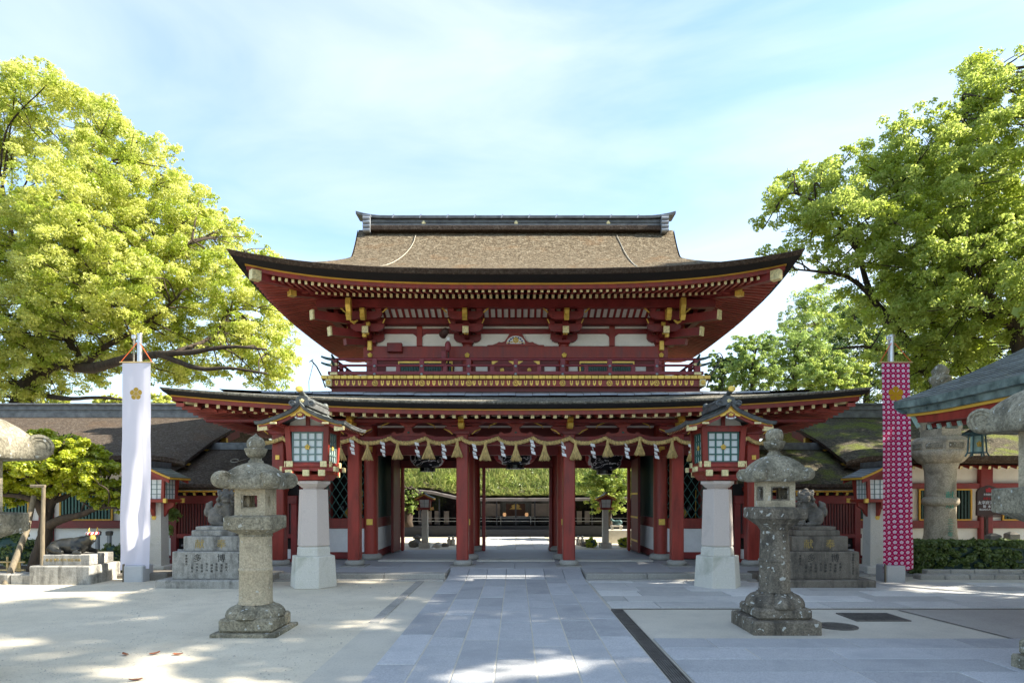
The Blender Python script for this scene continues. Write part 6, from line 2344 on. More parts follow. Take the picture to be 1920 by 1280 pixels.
small_lamp('smaller red lamp on a stone pillar, half hidden by the white banner', (PX(296, 14.1), 14.1, .02), 0, h=1.55)
small_lamp('smaller red lamp on a stone pillar beside the crimson banner', (PX(1638, 14.1), 14.1, .02), 0, h=1.55)
small_lamp('little red lamp seen through the left opening of the gate', (PX(797, 21.1), 21.1, 0), 0, .62, 1.26, False)
small_lamp('little red lamp seen through the right opening of the gate', (PX(1135, 21.1), 21.1, 0), 0, .62, 1.26, False)
for px in (797, 1135):
    b = MB(); b.box(-.34, .34, -.34, .34, -.02, .10, .02); o = b.build('step_stone', M['granite']); o.location = (PX(px, 21.1), 21.1, 0)
    tag(o, 'granite step under the little lamp in the ' + ('left' if px < 900 else 'right') + ' opening', 'step')
    o.location.z = -.09

# ================================================================== TALL STONE LANTERN (behind the hedge)
D = 15.1
t = thing('tall_stone_lantern', 'tall round shafted stone lantern with green carved letters behind the hedge', 'stone lantern', (PX(1763, D), D, 0))
b = MB(); b.frustum(0, 0, -.02, .42, 6, .75, .70, R(30)); b.build('base_block', M['tall_stone'], t)
z = lambda py: PZ(py, D)
b = MB(); b.lathe([(.44, .42), (.45, z(1030)), (.42, z(1022)), (.36, z(1012)), (.335, z(1000)), (.325, z(975)), (.32, z(948))], 40); b.build('lower_shaft', M['tall_stone'], t, smooth=40)
b = MB(); b.lathe([(.32, z(948)), (.37, z(945)), (.385, z(940)), (.37, z(934)), (.32, z(931))], 40); b.build('ring', M['tall_stone'], t, smooth=60)
b = MB(); b.lathe([(.32, z(931)), (.315, z(905)), (.33, z(882)), (.37, z(872)), (.38, z(868))], 40); b.build('upper_shaft', M['tall_stone'], t, smooth=40)
def pet(r, zz, a): return (r * (1 + .05 * abs(math.cos(a * 9))), zz)
b = MB(); b.lathe([(.38, z(869)), (.44, z(866)), (.54, z(856)), (.585, z(848)), (.56, z(845))], 90, mod=pet); b.build('lotus', M['tall_stone'], t, smooth=60)
b = MB(); b.frustum(0, 0, z(846), z(828), 8, .60, .62, R(22.5)); b.frustum(0, 0, z(828), z(820), 8, .62, .50, R(22.5)); o = b.build('platform', M['tall_stone'], t)
for q in range(8):
    a = R(45 * q)
    c = MB(); c.box(-.17, .17, -.012, .012, z(842), z(832), .008); move(c, (0, 0, 0), rz=a + R(90)); move(c, (.572 * math.cos(a), .572 * math.sin(a), 0)); c.build('carved_panel', M['lantern_top'], o)
b = MB(); b.frustum(0, 0, z(821), z(806), 6, .46, .45, R(0)); b.frustum(0, 0, z(775), z(768), 6, .44, .46, R(0)); b.frustum(0, 0, z(806), z(775), 6, .36, .36, R(0)); fbx = b.build('fire_box', M['tall_stone'], t)
for q in range(6):
    a = R(60 * q)
    c = MB(); c.bar((.40 * math.cos(a), .40 * math.sin(a), z(806)), (.40 * math.cos(a), .40 * math.sin(a), z(775)), .10, .10, up=(0, 1, 0)); c.build('corner_stone', M['tall_stone'], t)
    a2 = a + R(30)
    c = MB()
    for i in range(-2, 3):
        for s_ in (-1, 1):
            c.bar((-.13 + .065 * (i + 2) - .05 * s_, -.0, z(803)), (-.13 + .065 * (i + 2) + .05 * s_, 0, z(779)), .02, .02, up=(0, 1, 0))
    move(c, (0, 0, 0), rz=a2 + R(90)); move(c, (.335 * math.cos(a2), .335 * math.sin(a2), 0)); c.build('pierced_panel', M['tall_stone'], t)
    c = MB(); c.box(-.14, .14, -.02, .0, z(806), z(775)); move(c, (0, 0, 0), rz=a2 + R(90)); move(c, (.318 * math.cos(a2), .318 * math.sin(a2), 0)); c.build('dark_opening', M['dark'], t)  # near-black plate on the solid core, the hollow's shade put into colour
rings = []
for (r, zz, lf) in ((.46, z(769), 0), (.86, z(768), .03), (.95, z(764), .07), (.93, z(757), .07), (.72, z(749), .03), (.42, z(737), .0), (.2, z(728), 0)):
    rings.append([(r * (1 - .1 * abs(math.sin(3 * (2 * math.pi * k / 48)))) * math.cos(2 * math.pi * k / 48), r * (1 - .1 * abs(math.sin(3 * (2 * math.pi * k / 48)))) * math.sin(2 * math.pi * k / 48), zz + lf * abs(math.cos(3 * (2 * math.pi * k / 48))) ** 4) for k in range(48)])
b = MB(); b.grid(rings, closed=True); b.add(rings[-1], [tuple(range(48))]); b.build('roof', M['lantern_top'], t, smooth=50)
b = MB(); b.lathe([(.2, z(728)), (.16, z(722)), (.24, z(712)), (.22, z(706)), (.16, z(704)), (.19, z(696)), (.1, z(686)), (.01, z(682))], 24); b.build('jewel', M['lantern_top'], t, smooth=60)
text_part('献燈', .20, t, M['lettergreen'], (.0, -.345, z(928)), rz=R(-8), vertical=True, gap=1.05)
text_part('三三年', .135, t, M['lettergreen'], (.01, -.345, z(976)), rz=R(-8), vertical=True, gap=1.1)

# ================================================================== SIGNBOARD
D = 14.4
t = thing('signboard', 'dark peaked signboard with white lettering beside the tall stone lantern', 'sign', (PX(1853, D), D, 0))
z = lambda py: PZ(py, D)
w = .265
b = MB(); b.prism([(-w, z(966)), (w, z(966)), (w, z(922)), (w * .78, z(915)), (0, z(909)), (-w * .78, z(915)), (-w, z(922))], 'y', -.03, .03); bd = b.build('board', M['darkwood'], t)
b = MB(); b.box(-.03, .03, .035, .095, 0, z(930)); b.build('post', M['darkwood'], t)
b = MB(); b.box(-w + .06, w + .02, -.05, .05, z(966.5) - .03, z(966.5) - .002); b.build('lower_rail', M['darkwood'], t)
b = MB(); b.prism([(-.075, z(922)), (.075, z(922)), (.08, z(915)), (.05, z(916.5)), (0, z(913.5)), (-.05, z(916.5)), (-.08, z(915))], 'y', -.034, -.030); b.build('red_emblem', M['crimson'], bd)
text_part('文化財愛護', .052, bd, M['letterwhite'], (0, -.033, z(926.5)))
text_part('重要文化財', .055, bd, M['crimson'], (0, -.033, z(934)))
text_part('太宰府天満宮', .088, bd, M['letterwhite'], (0, -.033, z(941.5)))
text_part('御  本  殿', .07, bd, M['letterwhite'], (0, -.033, z(948.8)))
text_part('桃山時代天正十九年', .05, bd, M['letterwhite'], (0, -.033, z(954.5)))
for px, w_, py in ((1862, .13, 1003), (1897, .12, 1000)):
    b = MB(); b.box(-w_, w_, -.1, .1, -.02, PZ(py, 14.3), .012); b.frustum(0, 0, PZ(py, 14.3), PZ(py - 4, 14.3), 4, w_ * 1.3, w_ * .4, R(45), 1, .8)
    o = b.build('stone_post', M['statue']); o.location = (PX(px, 14.3), 14.3, 0)
    tag(o, 'short pointed stone post behind the hedge, ' + ('under the signboard' if px < 1880 else 'nearer the right edge'), 'post')

# ================================================================== CORRIDORS EITHER SIDE OF THE GATE
def corridor(sx, label, mat, matB):
    side = 'left' if sx < 0 else 'right'
    t = thing('corridor_building', label, 'corridor', (sx * 12, 17.0, 0), 'roofed corridors beside the gate', world=True)
    def B(mb, name, m, parent=None, smooth=None, kind=None):
        # built for the right side, mirrored for the left
        if sx < 0:
            mb.v = [(-v[0], v[1], v[2]) for v in mb.v]
        return mb.build(name, m, parent or t, smooth=smooth, kind=kind)
    XE, XV = 26.0, 8.0
    def za(q): return 2.69 + 1.42 * (q * 1.12 - .12 * q * q)
    def xv(q): return XV + .12 * math.sin(q * 3.0) - .25 * (1 - q) ** 6 * 0
    def drop(x, q):
        e = max(0, 1 - (x - xv(q)) / .9)
        return -.16 * e ** 2.2
    rows = []
    for j in range(15):
        q = j / 14
        y = 15.5 + 3.8 * q
        xs_ = [xv(q) + s_ for s_ in (0, .08, .2, .4, .65, .9, 1.6, 3, 5, 8, 12, 18)]
        rows.append([(x, y, za(q) + drop(x, q) + .015 * mnoise.noise(Vector((x, y, 3)))) for x in xs_])
    b = MB(); b.grid(rows); rf = B(b, 'front_thatch', mat, smooth=60)
    b = MB()
    b.grid([[(x, y + .0, z) for (x, y, z) in rows[0]], [(x, y + .02, z - .10) for (x, y, z) in rows[0]], [(x + .05, y + .22, z - .19) for (x, y, z) in rows[0]], [(x + .1, y + .45, z - .19) for (x, y, z) in rows[0]]])
    B(b, 'thatch_lip', M['lip'], smooth=35)
    b = MB()
    b.grid([[r[0] for r in rows], [(r[0][0] + .02, r[0][1], r[0][2] - .10) for r in rows], [(r[0][0] + .25, r[0][1] + .05, r[0][2] - .20) for r in rows], [(r[0][0] + .5, r[0][1] + .05, r[0][2] - .20) for r in rows]])
    B(b, 'verge_lip', M['lip'], smooth=35)
    b = MB()
    b.grid([[(r[0][0] + .34, r[0][1] + .08, r[0][2] - .205) for r in rows], [(r[0][0] + .34, r[0][1] + .08, r[0][2] - .46) for r in rows], [(r[0][0] + .42, r[0][1] + .08, r[0][2] - .46) for r in rows]])
    B(b, 'barge_board', M['red2'])
    for q in (2, 6, 10):
        p = rows[q][0]
        c = MB(); c.box(p[0] + .15, p[0] + .33, p[1] + .02, p[1] + .14, p[2] - .36, p[2] - .22, .006); B(c, 'purlin_end', M['gold'])
    b = MB(); b.grid([[(xv(0) + .3, 15.7, 2.47), (XE, 15.7, 2.47)], [(xv(0) + .3, 16.95, 2.85), (XE, 16.95, 2.85)], [(xv(.5) + .3, 19.3, 3.7), (XE, 19.3, 3.7)]]); B(b, 'soffit', M['soffit'])
    n = 60
    for k in range(60):
        x = XV + .45 + k * .235
        c = MB(); c.bar((x, 16.95, 2.74), (x, 15.85, 2.41), .065, .075, endmat=1); B(c, 'rafter', [M['red'], M['gold2']])
    # back slope and ridge
    b = MB(); b.grid([[(xv(1), 19.3, za(1)), (XE, 19.3, za(1))], [(xv(1), 23.1, za(0)), (XE, 23.1, za(0))]]); B(b, 'back_thatch', mat)
    zr_ = za(1)
    b = MB(); b.box(XV + .1, XE, 19.08, 19.52, zr_ - .06, zr_ + .08); b.box(XV + .1, XE, 19.14, 19.46, zr_ + .08, zr_ + .17)
    b.box(XV + .1, XE, 19.10, 19.50, zr_ + .17, zr_ + .20); b.box(XV + .1, XE, 19.16, 19.44, zr_ + .20, zr_ + .30); rg = B(b, 'ridge', M['copperdark'])
    b = MB(); b.tube([(XV, 19.14, zr_ + .335), (XE, 19.14, zr_ + .335)], .035, 8); b.box(XV, XE, 19.15, 19.45, zr_ + .30, zr_ + .38); B(b, 'ridge_cap', M['copperdark'], rg, smooth=40)
    # wall under the high roof
    YW_ = 16.9
    b = MB(); b.box(8.25, XE, YW_ + .05, YW_ + .12, 0, 2.8); B(b, 'wall', M['plaster'])
    b = MB(); b.box(8.2, XE, YW_ - .06, YW_ + .049, 1.90, 2.05, .008); B(b, 'wall_beam', M['red2'])
    b = MB(); b.box(8.2, XE, YW_ - .06, YW_ + .049, .86, 1.06, .008); B(b, 'wall_beam', M['red2'])
    b = MB(); b.box(8.2, XE, YW_ - .05, YW_ + .049, .0, .14, .008); B(b, 'wall_beam', M['red2'])
    b = MB(); b.box(8.2, XE, YW_ - .05, YW_ + .049, 2.52, 2.66, .008); B(b, 'wall_beam', M['red2'])
    for k in range(8):
        xw = 8.45 + k * 2.2
        if sx < 0 and k > 6:
            continue
        c = MB(); c.box(xw + 1.56, xw + 1.90, YW_ - .09, YW_ + .049, 0, 2.7, .02); B(c, 'wall_post', M['red2'])
        c = MB(); c.box(xw, xw + 1.34, YW_ - .02, YW_ + .045, 1.065, 1.895); wd = B(c, 'window', M['ink'])
        c = MB()
        for (a0, a1, z0, z1) in ((xw - .03, xw + .01, 1.07, 1.89), (xw + 1.33, xw + 1.37, 1.07, 1.89), (xw + .01, xw + 1.33, 1.065, 1.10), (xw + .01, xw + 1.33, 1.86, 1.895)):
            c.box(a0, a1, YW_ - .055, YW_ - .021, z0, z1)
        B(c, 'gilt_frame', M['yellow'], wd)
        for i in range(15):
            x = xw + .06 + i * .0875
            c = MB(); c.box(x - .022, x + .022, YW_ - .05, YW_ - .022, 1.101, 1.859); B(c, 'window_slat', M['green2'] if sx > 0 else M['green'], wd)
    # ---- low link roof between corridor and gate
    def zbq(q): return 1.99 + 1.02 * (q * 1.05 - .05 * q * q)
    rows = []
    for j in range(9):
        q = j / 8
        y = 14.9 + 2.5 * q
        x1 = 8.13 + .74 * q
        rows.append([(x, y, zbq(q) + .008 * mnoise.noise(Vector((x * 2, y * 2, 8)))) for x in np.linspace(5.62, x1, 12)])
    b = MB(); b.grid(rows); B(b, 'low_thatch', matB, smooth=60)
    b = MB(); b.grid([[(p[0], p[1], p[2]) for p in rows[0]], [(p[0], p[1] + .01, p[2] - .07) for p in rows[0]], [(p[0], p[1] + .15, p[2] - .13) for p in rows[0]], [(p[0], p[1] + .3, p[2] - .13) for p in rows[0]]]); B(b, 'low_thatch_lip', M['lip'])
    b = MB(); b.grid([[r[-1] for r in rows], [(r[-1][0], r[-1][1], r[-1][2] - .15) for r in rows], [(r[-1][0] - .2, r[-1][1], r[-1][2] - .18) for r in rows]]); B(b, 'low_verge', M['lip'])
    b = MB(); b.grid([[(5.62, 17.4, zbq(1)), (8.87, 17.4, zbq(1))], [(5.62, 19.9, zbq(0)), (8.87, 19.9, zbq(0))]]); B(b, 'low_back_thatch', matB)
    b = MB(); b.box(5.6, 8.75, 17.22, 17.56, zbq(1) - .05, zbq(1) + .08); b.box(5.58, 8.8, 17.27, 17.51, zbq(1) + .08, zbq(1) + .14); B(b, 'low_ridge', M['copperdark'])
    b = MB(); b.box(5.6, 8.2, 15.10, 15.16, 1.80, 1.845); B(b, 'yellow_trim', M['yellow'])
    b = MB(); b.grid([[(5.6, 15.05, 1.84), (8.4, 15.05, 1.84)], [(5.6, 15.6, 2.02), (8.4, 15.6, 2.02)]]); B(b, 'low_soffit', M['plaster'])
    for k in range(12):
        x = 5.50 + k * .235
        c = MB(); c.bar((x, 15.6, 1.95), (x, 15.16, 1.755), .06, .07, endmat=1); B(c, 'low_rafter', [M['red'], M['gold']])
    yw = 15.4
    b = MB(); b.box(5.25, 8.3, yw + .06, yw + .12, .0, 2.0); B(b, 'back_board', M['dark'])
    b = MB(); b.box(5.25, 8.3, yw - .06, yw + .059, 1.52, 1.72, .008); B(b, 'lintel', M['red2'])
    b = MB(); b.box(5.25, 8.3, yw - .06, yw + .059, .70, .80, .008); B(b, 'sill', M['red2'])
    for x in (5.32, 5.85, 6.95, 8.2):
        c = MB(); c.box(x - .07, x + .07, yw - .07, yw + .058, .0, 1.52, .01); B(c, 'link_post', M['red2'])
    for k in range(42):
        x = 5.33 + k * .069
        if min(abs(x - p) for p in (5.32, 5.85, 6.95, 8.2)) < .085:
            continue
        c = MB(); c.box(x - .02, x + .02, yw - .03, yw + .01, .80, 1.52); B(c, 'wall_slat', M['maroon'])
    c = MB(); c.box(5.3, 8.12, yw + .02, yw + .05, .8, 1.52); B(c, 'paper_backing', M['greyboard'])
    b = MB(); b.box(5.3, 8.13, yw - .02, yw + .055, .20, .43); B(b, 'plaster_panel', M['white'])
    b = MB(); b.box(5.25, 8.3, yw - .05, yw + .057, .02, .195, .006); B(b, 'base_rail', M['red2'])
    b = MB(); b.box(5.9, 7.9, yw - .3, yw - .03, .52, .57, .006); bn = B(b, 'bench_seat', M['greyboard'])
    for x in (6.0, 6.9, 7.8):
        c = MB(); c.box(x - .03, x + .03, yw - .26, yw - .06, .1, .52); B(c, 'bench_leg', M['darkwood'], bn)
    # stone step in front
    b = MB(); b.box(6.42, 9.3, 13.95, 15.3, -.03, .065, .01); B(b, 'stone_step', M['kerb'])
    b = MB(); b.box(6.42, 9.0, 13.6, 13.94, -.03, .035, .01); B(b, 'stone_step', M['kerb'])
    b = MB(); b.box(8.0, XE, 15.9, 16.8, -.03, .08, .01); B(b, 'stone_step', M['kerb'])
    return t


corridor(-1, 'corridor with brown thatched roofs running left from the gate', M['thatch_grey'], M['thatch_grey'])
corridor(1, 'corridor with mossy thatched roofs running right from the gate', M['thatch_moss'], M['thatch_moss'])
# forked branch ends lying on the low left roof are left as a loop of wire
b = MB(); b.tube([(PX(443, 16.4) + .10 * math.cos(R(a)) , 16.3 + .03 * math.sin(R(a)), PZ(865, 16.4) + .045 * math.sin(R(a)) + .02) for a in range(0, 360, 30)] + [(PX(470, 16.6), 16.7, PZ(857, 16.7))], .012, 6)
o = b.build('wire_loop', M['string'], smooth=60); tag(o, 'loop of pale wire lying on the low thatched roof left of the gate', 'wire')
for sx, px in ((-1, 610), (1, 1325)):
    b = MB()
    x = PX(px, 16.2)
    b.tube([(x, 16.2, 4.45), (x - sx * -.1, 16.2, 4.75), (x + sx * .22, 16.2, 4.98), (x + sx * .34, 16.2, 5.12)], .018, 6)
    b.tube([(x + sx * .3, 16.2, 5.08), (x + sx * .42, 16.2, 4.6), (x + sx * .40, 16.2, 4.12)], .008, 5)
    b.tube([(x + sx * .28, 16.1, 5.14), (x + sx * .40, 16.2, 5.10)], .012, 5)
    o = b.build('cable_bracket', M['iron']); tag(o, 'thin dark cable bracket beyond the ' + ('left' if sx < 0 else 'right') + ' end of the balcony', 'cable')

# ================================================================== PAVILION ROOF, NEAR RIGHT
t = thing('pavilion', 'pavilion with a copper shingled roof and red eaves at the right edge', 'pavilion', (8.5, 7.0, 0), world=True)
PX0, PY0, PY1 = 6.17, 2.4, 10.45
def pz(x, y):
    u = x - PX0
    up = .05 * max(0, (y - 9.2) / 1.25) ** 2
    return 3.17 + .36 * u + .035 * u * u + up * max(0, 1 - u / 2.2)
xs_c = np.linspace(0, 3.9, 27)
rs = random.Random(12)
for i in range(26):
    u0, u1 = xs_c[i], xs_c[i + 1]
    y = PY0 - rs.uniform(0, .9)
    while y < PY1 - .01:
        y2 = min(PY1, y + 1.15)
        ya = max(y, PY0)
        if y2 > ya + .02:
            ys = [ya + .003, (ya + y2) / 2, y2 - .003]
            b = MB()
            b.grid([[(PX0 + u0, q, pz(PX0 + u0, q) + .012) for q in ys], [(PX0 + u0, q, pz(PX0 + u0, q) + .026) for q in ys], [(PX0 + u1 + .01, q, pz(PX0 + u1, q) + .014) for q in ys]])
            b.build('copper_shingle', M['copper'], t)
        y = y2
ys = np.linspace(PY0, PY1, 24)
b = MB(); b.grid([[(PX0, q, pz(PX0, q) + .02) for q in ys], [(PX0 + .015, q, pz(PX0, q) - .09) for q in ys], [(PX0 + .08, q - .03, pz(PX0, q) - .10) for q in ys], [(PX0 + .10, q - .06, pz(PX0, q) - .19) for q in ys], [(PX0 + .25, q - .1, pz(PX0, q) - .20) for q in ys]])
b.build('eave_edge', M['verdigris'], t, smooth=25)
xs_ = np.linspace(0, 3.9, 16)
b = MB(); b.grid([[(PX0 + u, PY1, pz(PX0 + u, PY1) + .02) for u in xs_], [(PX0 + u, PY1 - .015, pz(PX0 + u, PY1) - .10) for u in xs_], [(PX0 + u, PY1 - .2, pz(PX0 + u, PY1) - .2) for u in xs_]]); b.build('verge_edge', M['verdigris'], t)
b = MB(); b.grid([[(PX0 + .14, q - .12, pz(PX0, q) - .185) for q in ys], [(PX0 + .14, q - .12, pz(PX0, q) - .235) for q in ys], [(PX0 + .22, q - .12, pz(PX0, q) - .235) for q in ys]]); b.build('yellow_trim', M['yellow'], t)
b = MB(); b.grid([[(PX0 + .17, q - .35, pz(PX0, q) - .23) for q in ys], [(PX0 + .17, q - .35, pz(PX0, q) - .36) for q in ys], [(PX0 + .3, q - .35, pz(PX0, q) - .36) for q in ys]]); b.build('fascia', M['red'], t)
b = MB(); b.grid([[(PX0 + .2, q, 3.0) for q in ys], [(PX0 + 1.2, q, 3.22) for q in ys], [(PX0 + 3.9, q, 4.3) for q in ys]]); b.build('soffit', M['red2'], t)
b = MB(); b.box(PX0 + .72, PX0 + .86, PY0, PY1 - .25, 2.82, 2.96, .008); b.build('eave_beam', M['red2'], t)
b = MB(); b.box(PX0 + .70, PX0 + .88, PY1 - .26, PY1 - .22, 2.79, 2.99, .006); b.build('beam_cap', M['palegreen'], t)
for k in range(34):
    y = 10.0 - k * .225
    if y < PY0:
        break
    zz = pz(PX0, y) - .40
    b = MB(); b.bar((PX0 + 1.1, y, zz + .26), (PX0 + .30, y, zz), .06, .07); o = b.build('rafter', M['red2'], t)
    b = MB(); b.bar((PX0 + .31, y, zz), (PX0 + .285, y, zz - .008), .066, .076); b.build('rafter_cap', M['palegreen'], o)
b = MB(); b.bar((PX0 + .25, 10.28, 2.98), (PX0 + 1.0, 9.7, 2.86), .14, .16); b.build('corner_rafter', M['red'], t)
b = MB(); b.bar((PX0 + .20, 10.30, 3.02), (PX0 + .28, 10.24, 2.80), .12, .06); b.build('corner_cap', M['palegreen'], t)
for y in (3.2, 9.2):
    for x in (8.2, 11.0):
        b = MB(); b.lathe([(.16, .0), (.15, 3.3)], 16, (x, y, 0)); b.build('pavilion_post', M['red'], t, smooth=40)
b = MB(); b.box(8.1, 11.1, 3.1, 9.3, 3.2, 3.35); b.build('tie_frame', M['red2'], t)
b = MB(); b.grid([[(PX0 + 3.9, PY0, pz(PX0 + 3.9, 5)), (PX0 + 3.9, PY1, pz(PX0 + 3.9, 5))], [(PX0 + 7.8, PY0, 3.26), (PX0 + 7.8, PY1, 3.26)]]); b.build('far_slope', M['copper'], t)
# bronze lantern hung under its eave
D = 9.75
t = thing('hanging_bronze_lantern', 'green bronze lantern hung below the pavilion eave', 'lantern', (PX(1832, D), D, PZ(855, D)))
h_ = PZ(815, D) - PZ(855, D)
b = MB()
for k in range(6):
    a = R(60 * k + 30)
    b.tube([(.15 * math.cos(a), .15 * math.sin(a), 0), (.12 * math.cos(a), .12 * math.sin(a), .06), (.105 * math.cos(a), .105 * math.sin(a), h_)], .012, 5)
b.build('frame', M['bluebronze'], t)
b = MB(); b.frustum(0, 0, .045, .065, 6, .13, .125, R(30)); b.frustum(0, 0, h_ - .02, h_, 6, .11, .115, R(30)); b.build('plates', M['bluebronze'], t)
b = MB(); b.frustum(0, 0, .066, h_ - .021, 6, .085, .085, R(30)); b.build('pierced_body', M['palegreen'], t)
b = MB(); b.frustum(0, 0, h_, h_ + .03, 6, .20, .19, R(30)); b.frustum(0, 0, h_ + .03, h_ + .13, 6, .19, .03, R(30)); b.build('hood', M['bluebronze'], t)
b = MB(); b.tube([(0, 0, h_ + .12), (0, 0, 3.3 - t.location.z)], .01, 6); b.build('chain', M['iron'], t)
bl = blossom_mb(.05, .01, -.09); move(bl, (-.03, 0, h_ * .55)); bl.build('blossom_crest', M['gold'], t, smooth=60)

# ================================================================== BEYOND THE GATE
D = 27.3
t = thing('modern_hall', 'low black modern hall with a planted roof seen through the gate', 'building', (0, D, 0), world=True)
def roof_bot(x): return PZ(934.5, D) + .012 * x * x * -.12 + (.25 if x < -2.6 else 0)
b = MB(); b.box(-9, 9, D - .05, D + .3, -.02, PZ(985, D)); b.build('plinth_wall', M['navy'], t)
b = MB(); b.box(-2.2, 2.2, D - .35, D - .06, -.02, PZ(991, D)); b.build('front_step', M['navy'], t)
b = MB(); b.box(-9, 9, D + 1.0, D + 1.1, 0, 2.0); b.build('back_wall', M['glass'], t)
n = 22
for k in range(n + 1):
    x = -9 + 18 * k / n
    b = MB(); b.box(x - .03, x + .03, D + .1, D + .18, PZ(985, D), 1.6); b.build('mullion', M['navy'], t)
for (z0, z1) in ((PZ(977, D), PZ(976, D)), (PZ(971, D), PZ(970.4, D))):
    b = MB(); b.box(-9, 9, D + .0, D + .03, z0, z1); b.build('hand_rail', M['greymetal'], t)
rows = []
for i in range(37):
    x = -9 + .5 * i
    zz = 1.50 + .14 * (min(abs(x), 9) / 9) ** 2 + (.32 * min(1, max(0, (-x - 2.2) / 1.5)) if x < -2.2 else 0)
    rows.append([(x, D - .7, zz), (x, D - .7, zz + .11), (x, D + 2.0, zz + .35), (x, D + 2.0, zz)])
b = MB(); b.grid(rows, closed=True); b.build('roof_edge', M['greyboard'], t)
# pale hangings behind the glass, offering table, crest and two lit lamps
for x in (-4.1, -3.75, -3.4, -3.0, 2.75, 3.1):
    b = MB(); b.box(x - .11, x + .11, D + .4, D + .44, PZ(983, D), PZ(958, D)); b.build('pale_hanging', M['greyboard'], t)
for x in (-2.1, -1.1, 1.1, 2.1, 0):
    b = MB(); b.box(x - .42, x + .42, D + .7, D + .75, PZ(968, D), PZ(944, D)); b.build('back_panel', M['greyboard'] if x else M['darkwood'], t)
b = MB(); b.box(-.8, .8, D + .35, D + .42, PZ(969, D), PZ(968, D)); b.box(-.66, -.63, D + .35, D + .4, PZ(985, D), PZ(969, D)); b.box(.63, .66, D + .35, D + .4, PZ(985, D), PZ(969, D)); b.build('offering_table', M['greymetal'], t)
b = MB(); b.prism([(-.28, PZ(954.5, D)), (.28, PZ(954.5, D)), (.13, PZ(950, D)), (.2, PZ(948, D)), (0, PZ(943, D)), (-.2, PZ(948, D)), (-.13, PZ(950, D))], 'y', D + .3, D + .33); b.build('gilt_emblem', M['lettergold'], t)
M['lampglow'] = emis_mat('lamp_glow', (0.8, .45, .22), 0.12)
for px in (945.7, 987.7):
    b = MB(); b.lathe([(.03, 0), (.07, .03), (.075, .10), (.055, .16)], 12, (PX(px, D), D + .3, PZ(968, D) - .0)); b.build('lit_lamp', M['lampglow'], t, smooth=50)
# stones, small statues, bushes and the ox on a table
def rock(x, y, r, lab, seed, mat='statue'):
    b = MB(); b.ell((0, 0, r * .5), (r, r * .8, r * .75), 12, 8)
    b.v = [tuple(Vector(v) * (1 + .22 * mnoise.noise(Vector(v) * 4 / r * .4 + Vector((seed, 0, 0))))) for v in b.v]
    o = b.build('garden_stone', M[mat], smooth=40); o.location = (x, y, -.03); tag(o, lab, 'stone')
rock(PX(778, 21.5), 21.5, .22, 'flat dark garden stone left of the little lamp in the left opening', 1)
rock(PX(787, 22.0), 22.0, .17, 'small garden stone just behind the little lamp in the left opening', 2)
rock(PX(819, 21.3), 21.3, .16, 'pale garden stone right of the little lamp in the left opening', 3, 'granite')
rock(PX(834, 21.6), 21.6, .13, 'smallest garden stone near the two stone figures, left opening', 4)
rock(PX(1098, 21.8), 21.8, .15, 'garden stone between stone figures and bush, right opening', 5)
for (px, lab) in ((842, 'little stone figure, left one of the pair in the left opening'), (849.5, 'little stone figure, right one of the pair in the left opening'),
                  (1084, 'little stone figure, left one of the pair in the right opening'), (1092, 'little stone figure, right one of the pair in the right opening')):
    b = MB(); b.lathe([(.075, 0), (.08, .05), (.06, .16), (.045, .22), (.03, .245)], 12); b.ell((0, 0, .275), (.045, .045, .05), 10, 8); b.ell((-.05, -.02, .15), (.025, .03, .06), 8, 6); b.ell((.05, -.02, .15), (.025, .03, .06), 8, 6)
    o = b.build('stone_figure', M['granite'], smooth=60); o.location = (PX(px, 22.3), 22.3, .0); tag(o, lab, 'statue')
for px, lab in ((783, 'low stone lantern head on the ground left of the lamp, left opening'),):
    b = MB(); b.lathe([(.12, 0), (.13, .1), (.09, .12), (.09, .24), (.17, .27), (.15, .31), (.04, .37)], 14); o = b.build('ground_lantern', M['statue'], smooth=35); o.location = (PX(px, 21.9), 21.9, 0); tag(o, lab, 'stone lantern')
b = MB(); b.box(-.75, .75, -.3, .3, -.02, .48, .02); o = b.build('stone_platform', M['granite']); o.location = (PX(1172, 23.5), 23.5, 0); tag(o, 'speckled stone block carrying the small ox in the right opening', 'plinth')
t = thing('ox_table', 'little stone table under the small ox in the right opening', 'table', (PX(1156, 23.4), 23.4, .48))
b = MB(); b.box(-.21, .21, -.12, .12, .11, .16, .01); b.build('top', M['granite'], t)
for (ex, ey) in ((-1, -1), (1, -1), (-1, 1), (1, 1)):
    b = MB(); b.box(ex * .16 - .035, ex * .16 + .035, ey * .08 - .03, ey * .08 + .03, 0, .11); b.build('leg', M['granite'], t)
b = MB(); b.ell((.03, 0, .10), (.19, .09, .10)); b.ell((.1, 0, .12), (.11, .085, .09)); b.tube([(-.08, 0, .13), (-.17, -.02, .19)], [.06, .04], 8); b.ell((-.19, -.03, .2), (.05, .04, .04)); b.tube([(-.18, .02, .23), (-.19, .05, .27)], .012, 6); b.tube([(-.18, -.06, .23), (-.19, -.09, .27)], .012, 6); b.tube([(-.05, -.07, .03), (.12, -.09, .03)], .03, 6)
o = remeshed(b, .012, 0, 1, 0, 1).build('small_ox', M['bluebronze'], smooth=180); o.location = (PX(1156, 23.4), 23.4, .64); tag(o, 'small green bronze ox on a stone table in the right opening', 'statue')

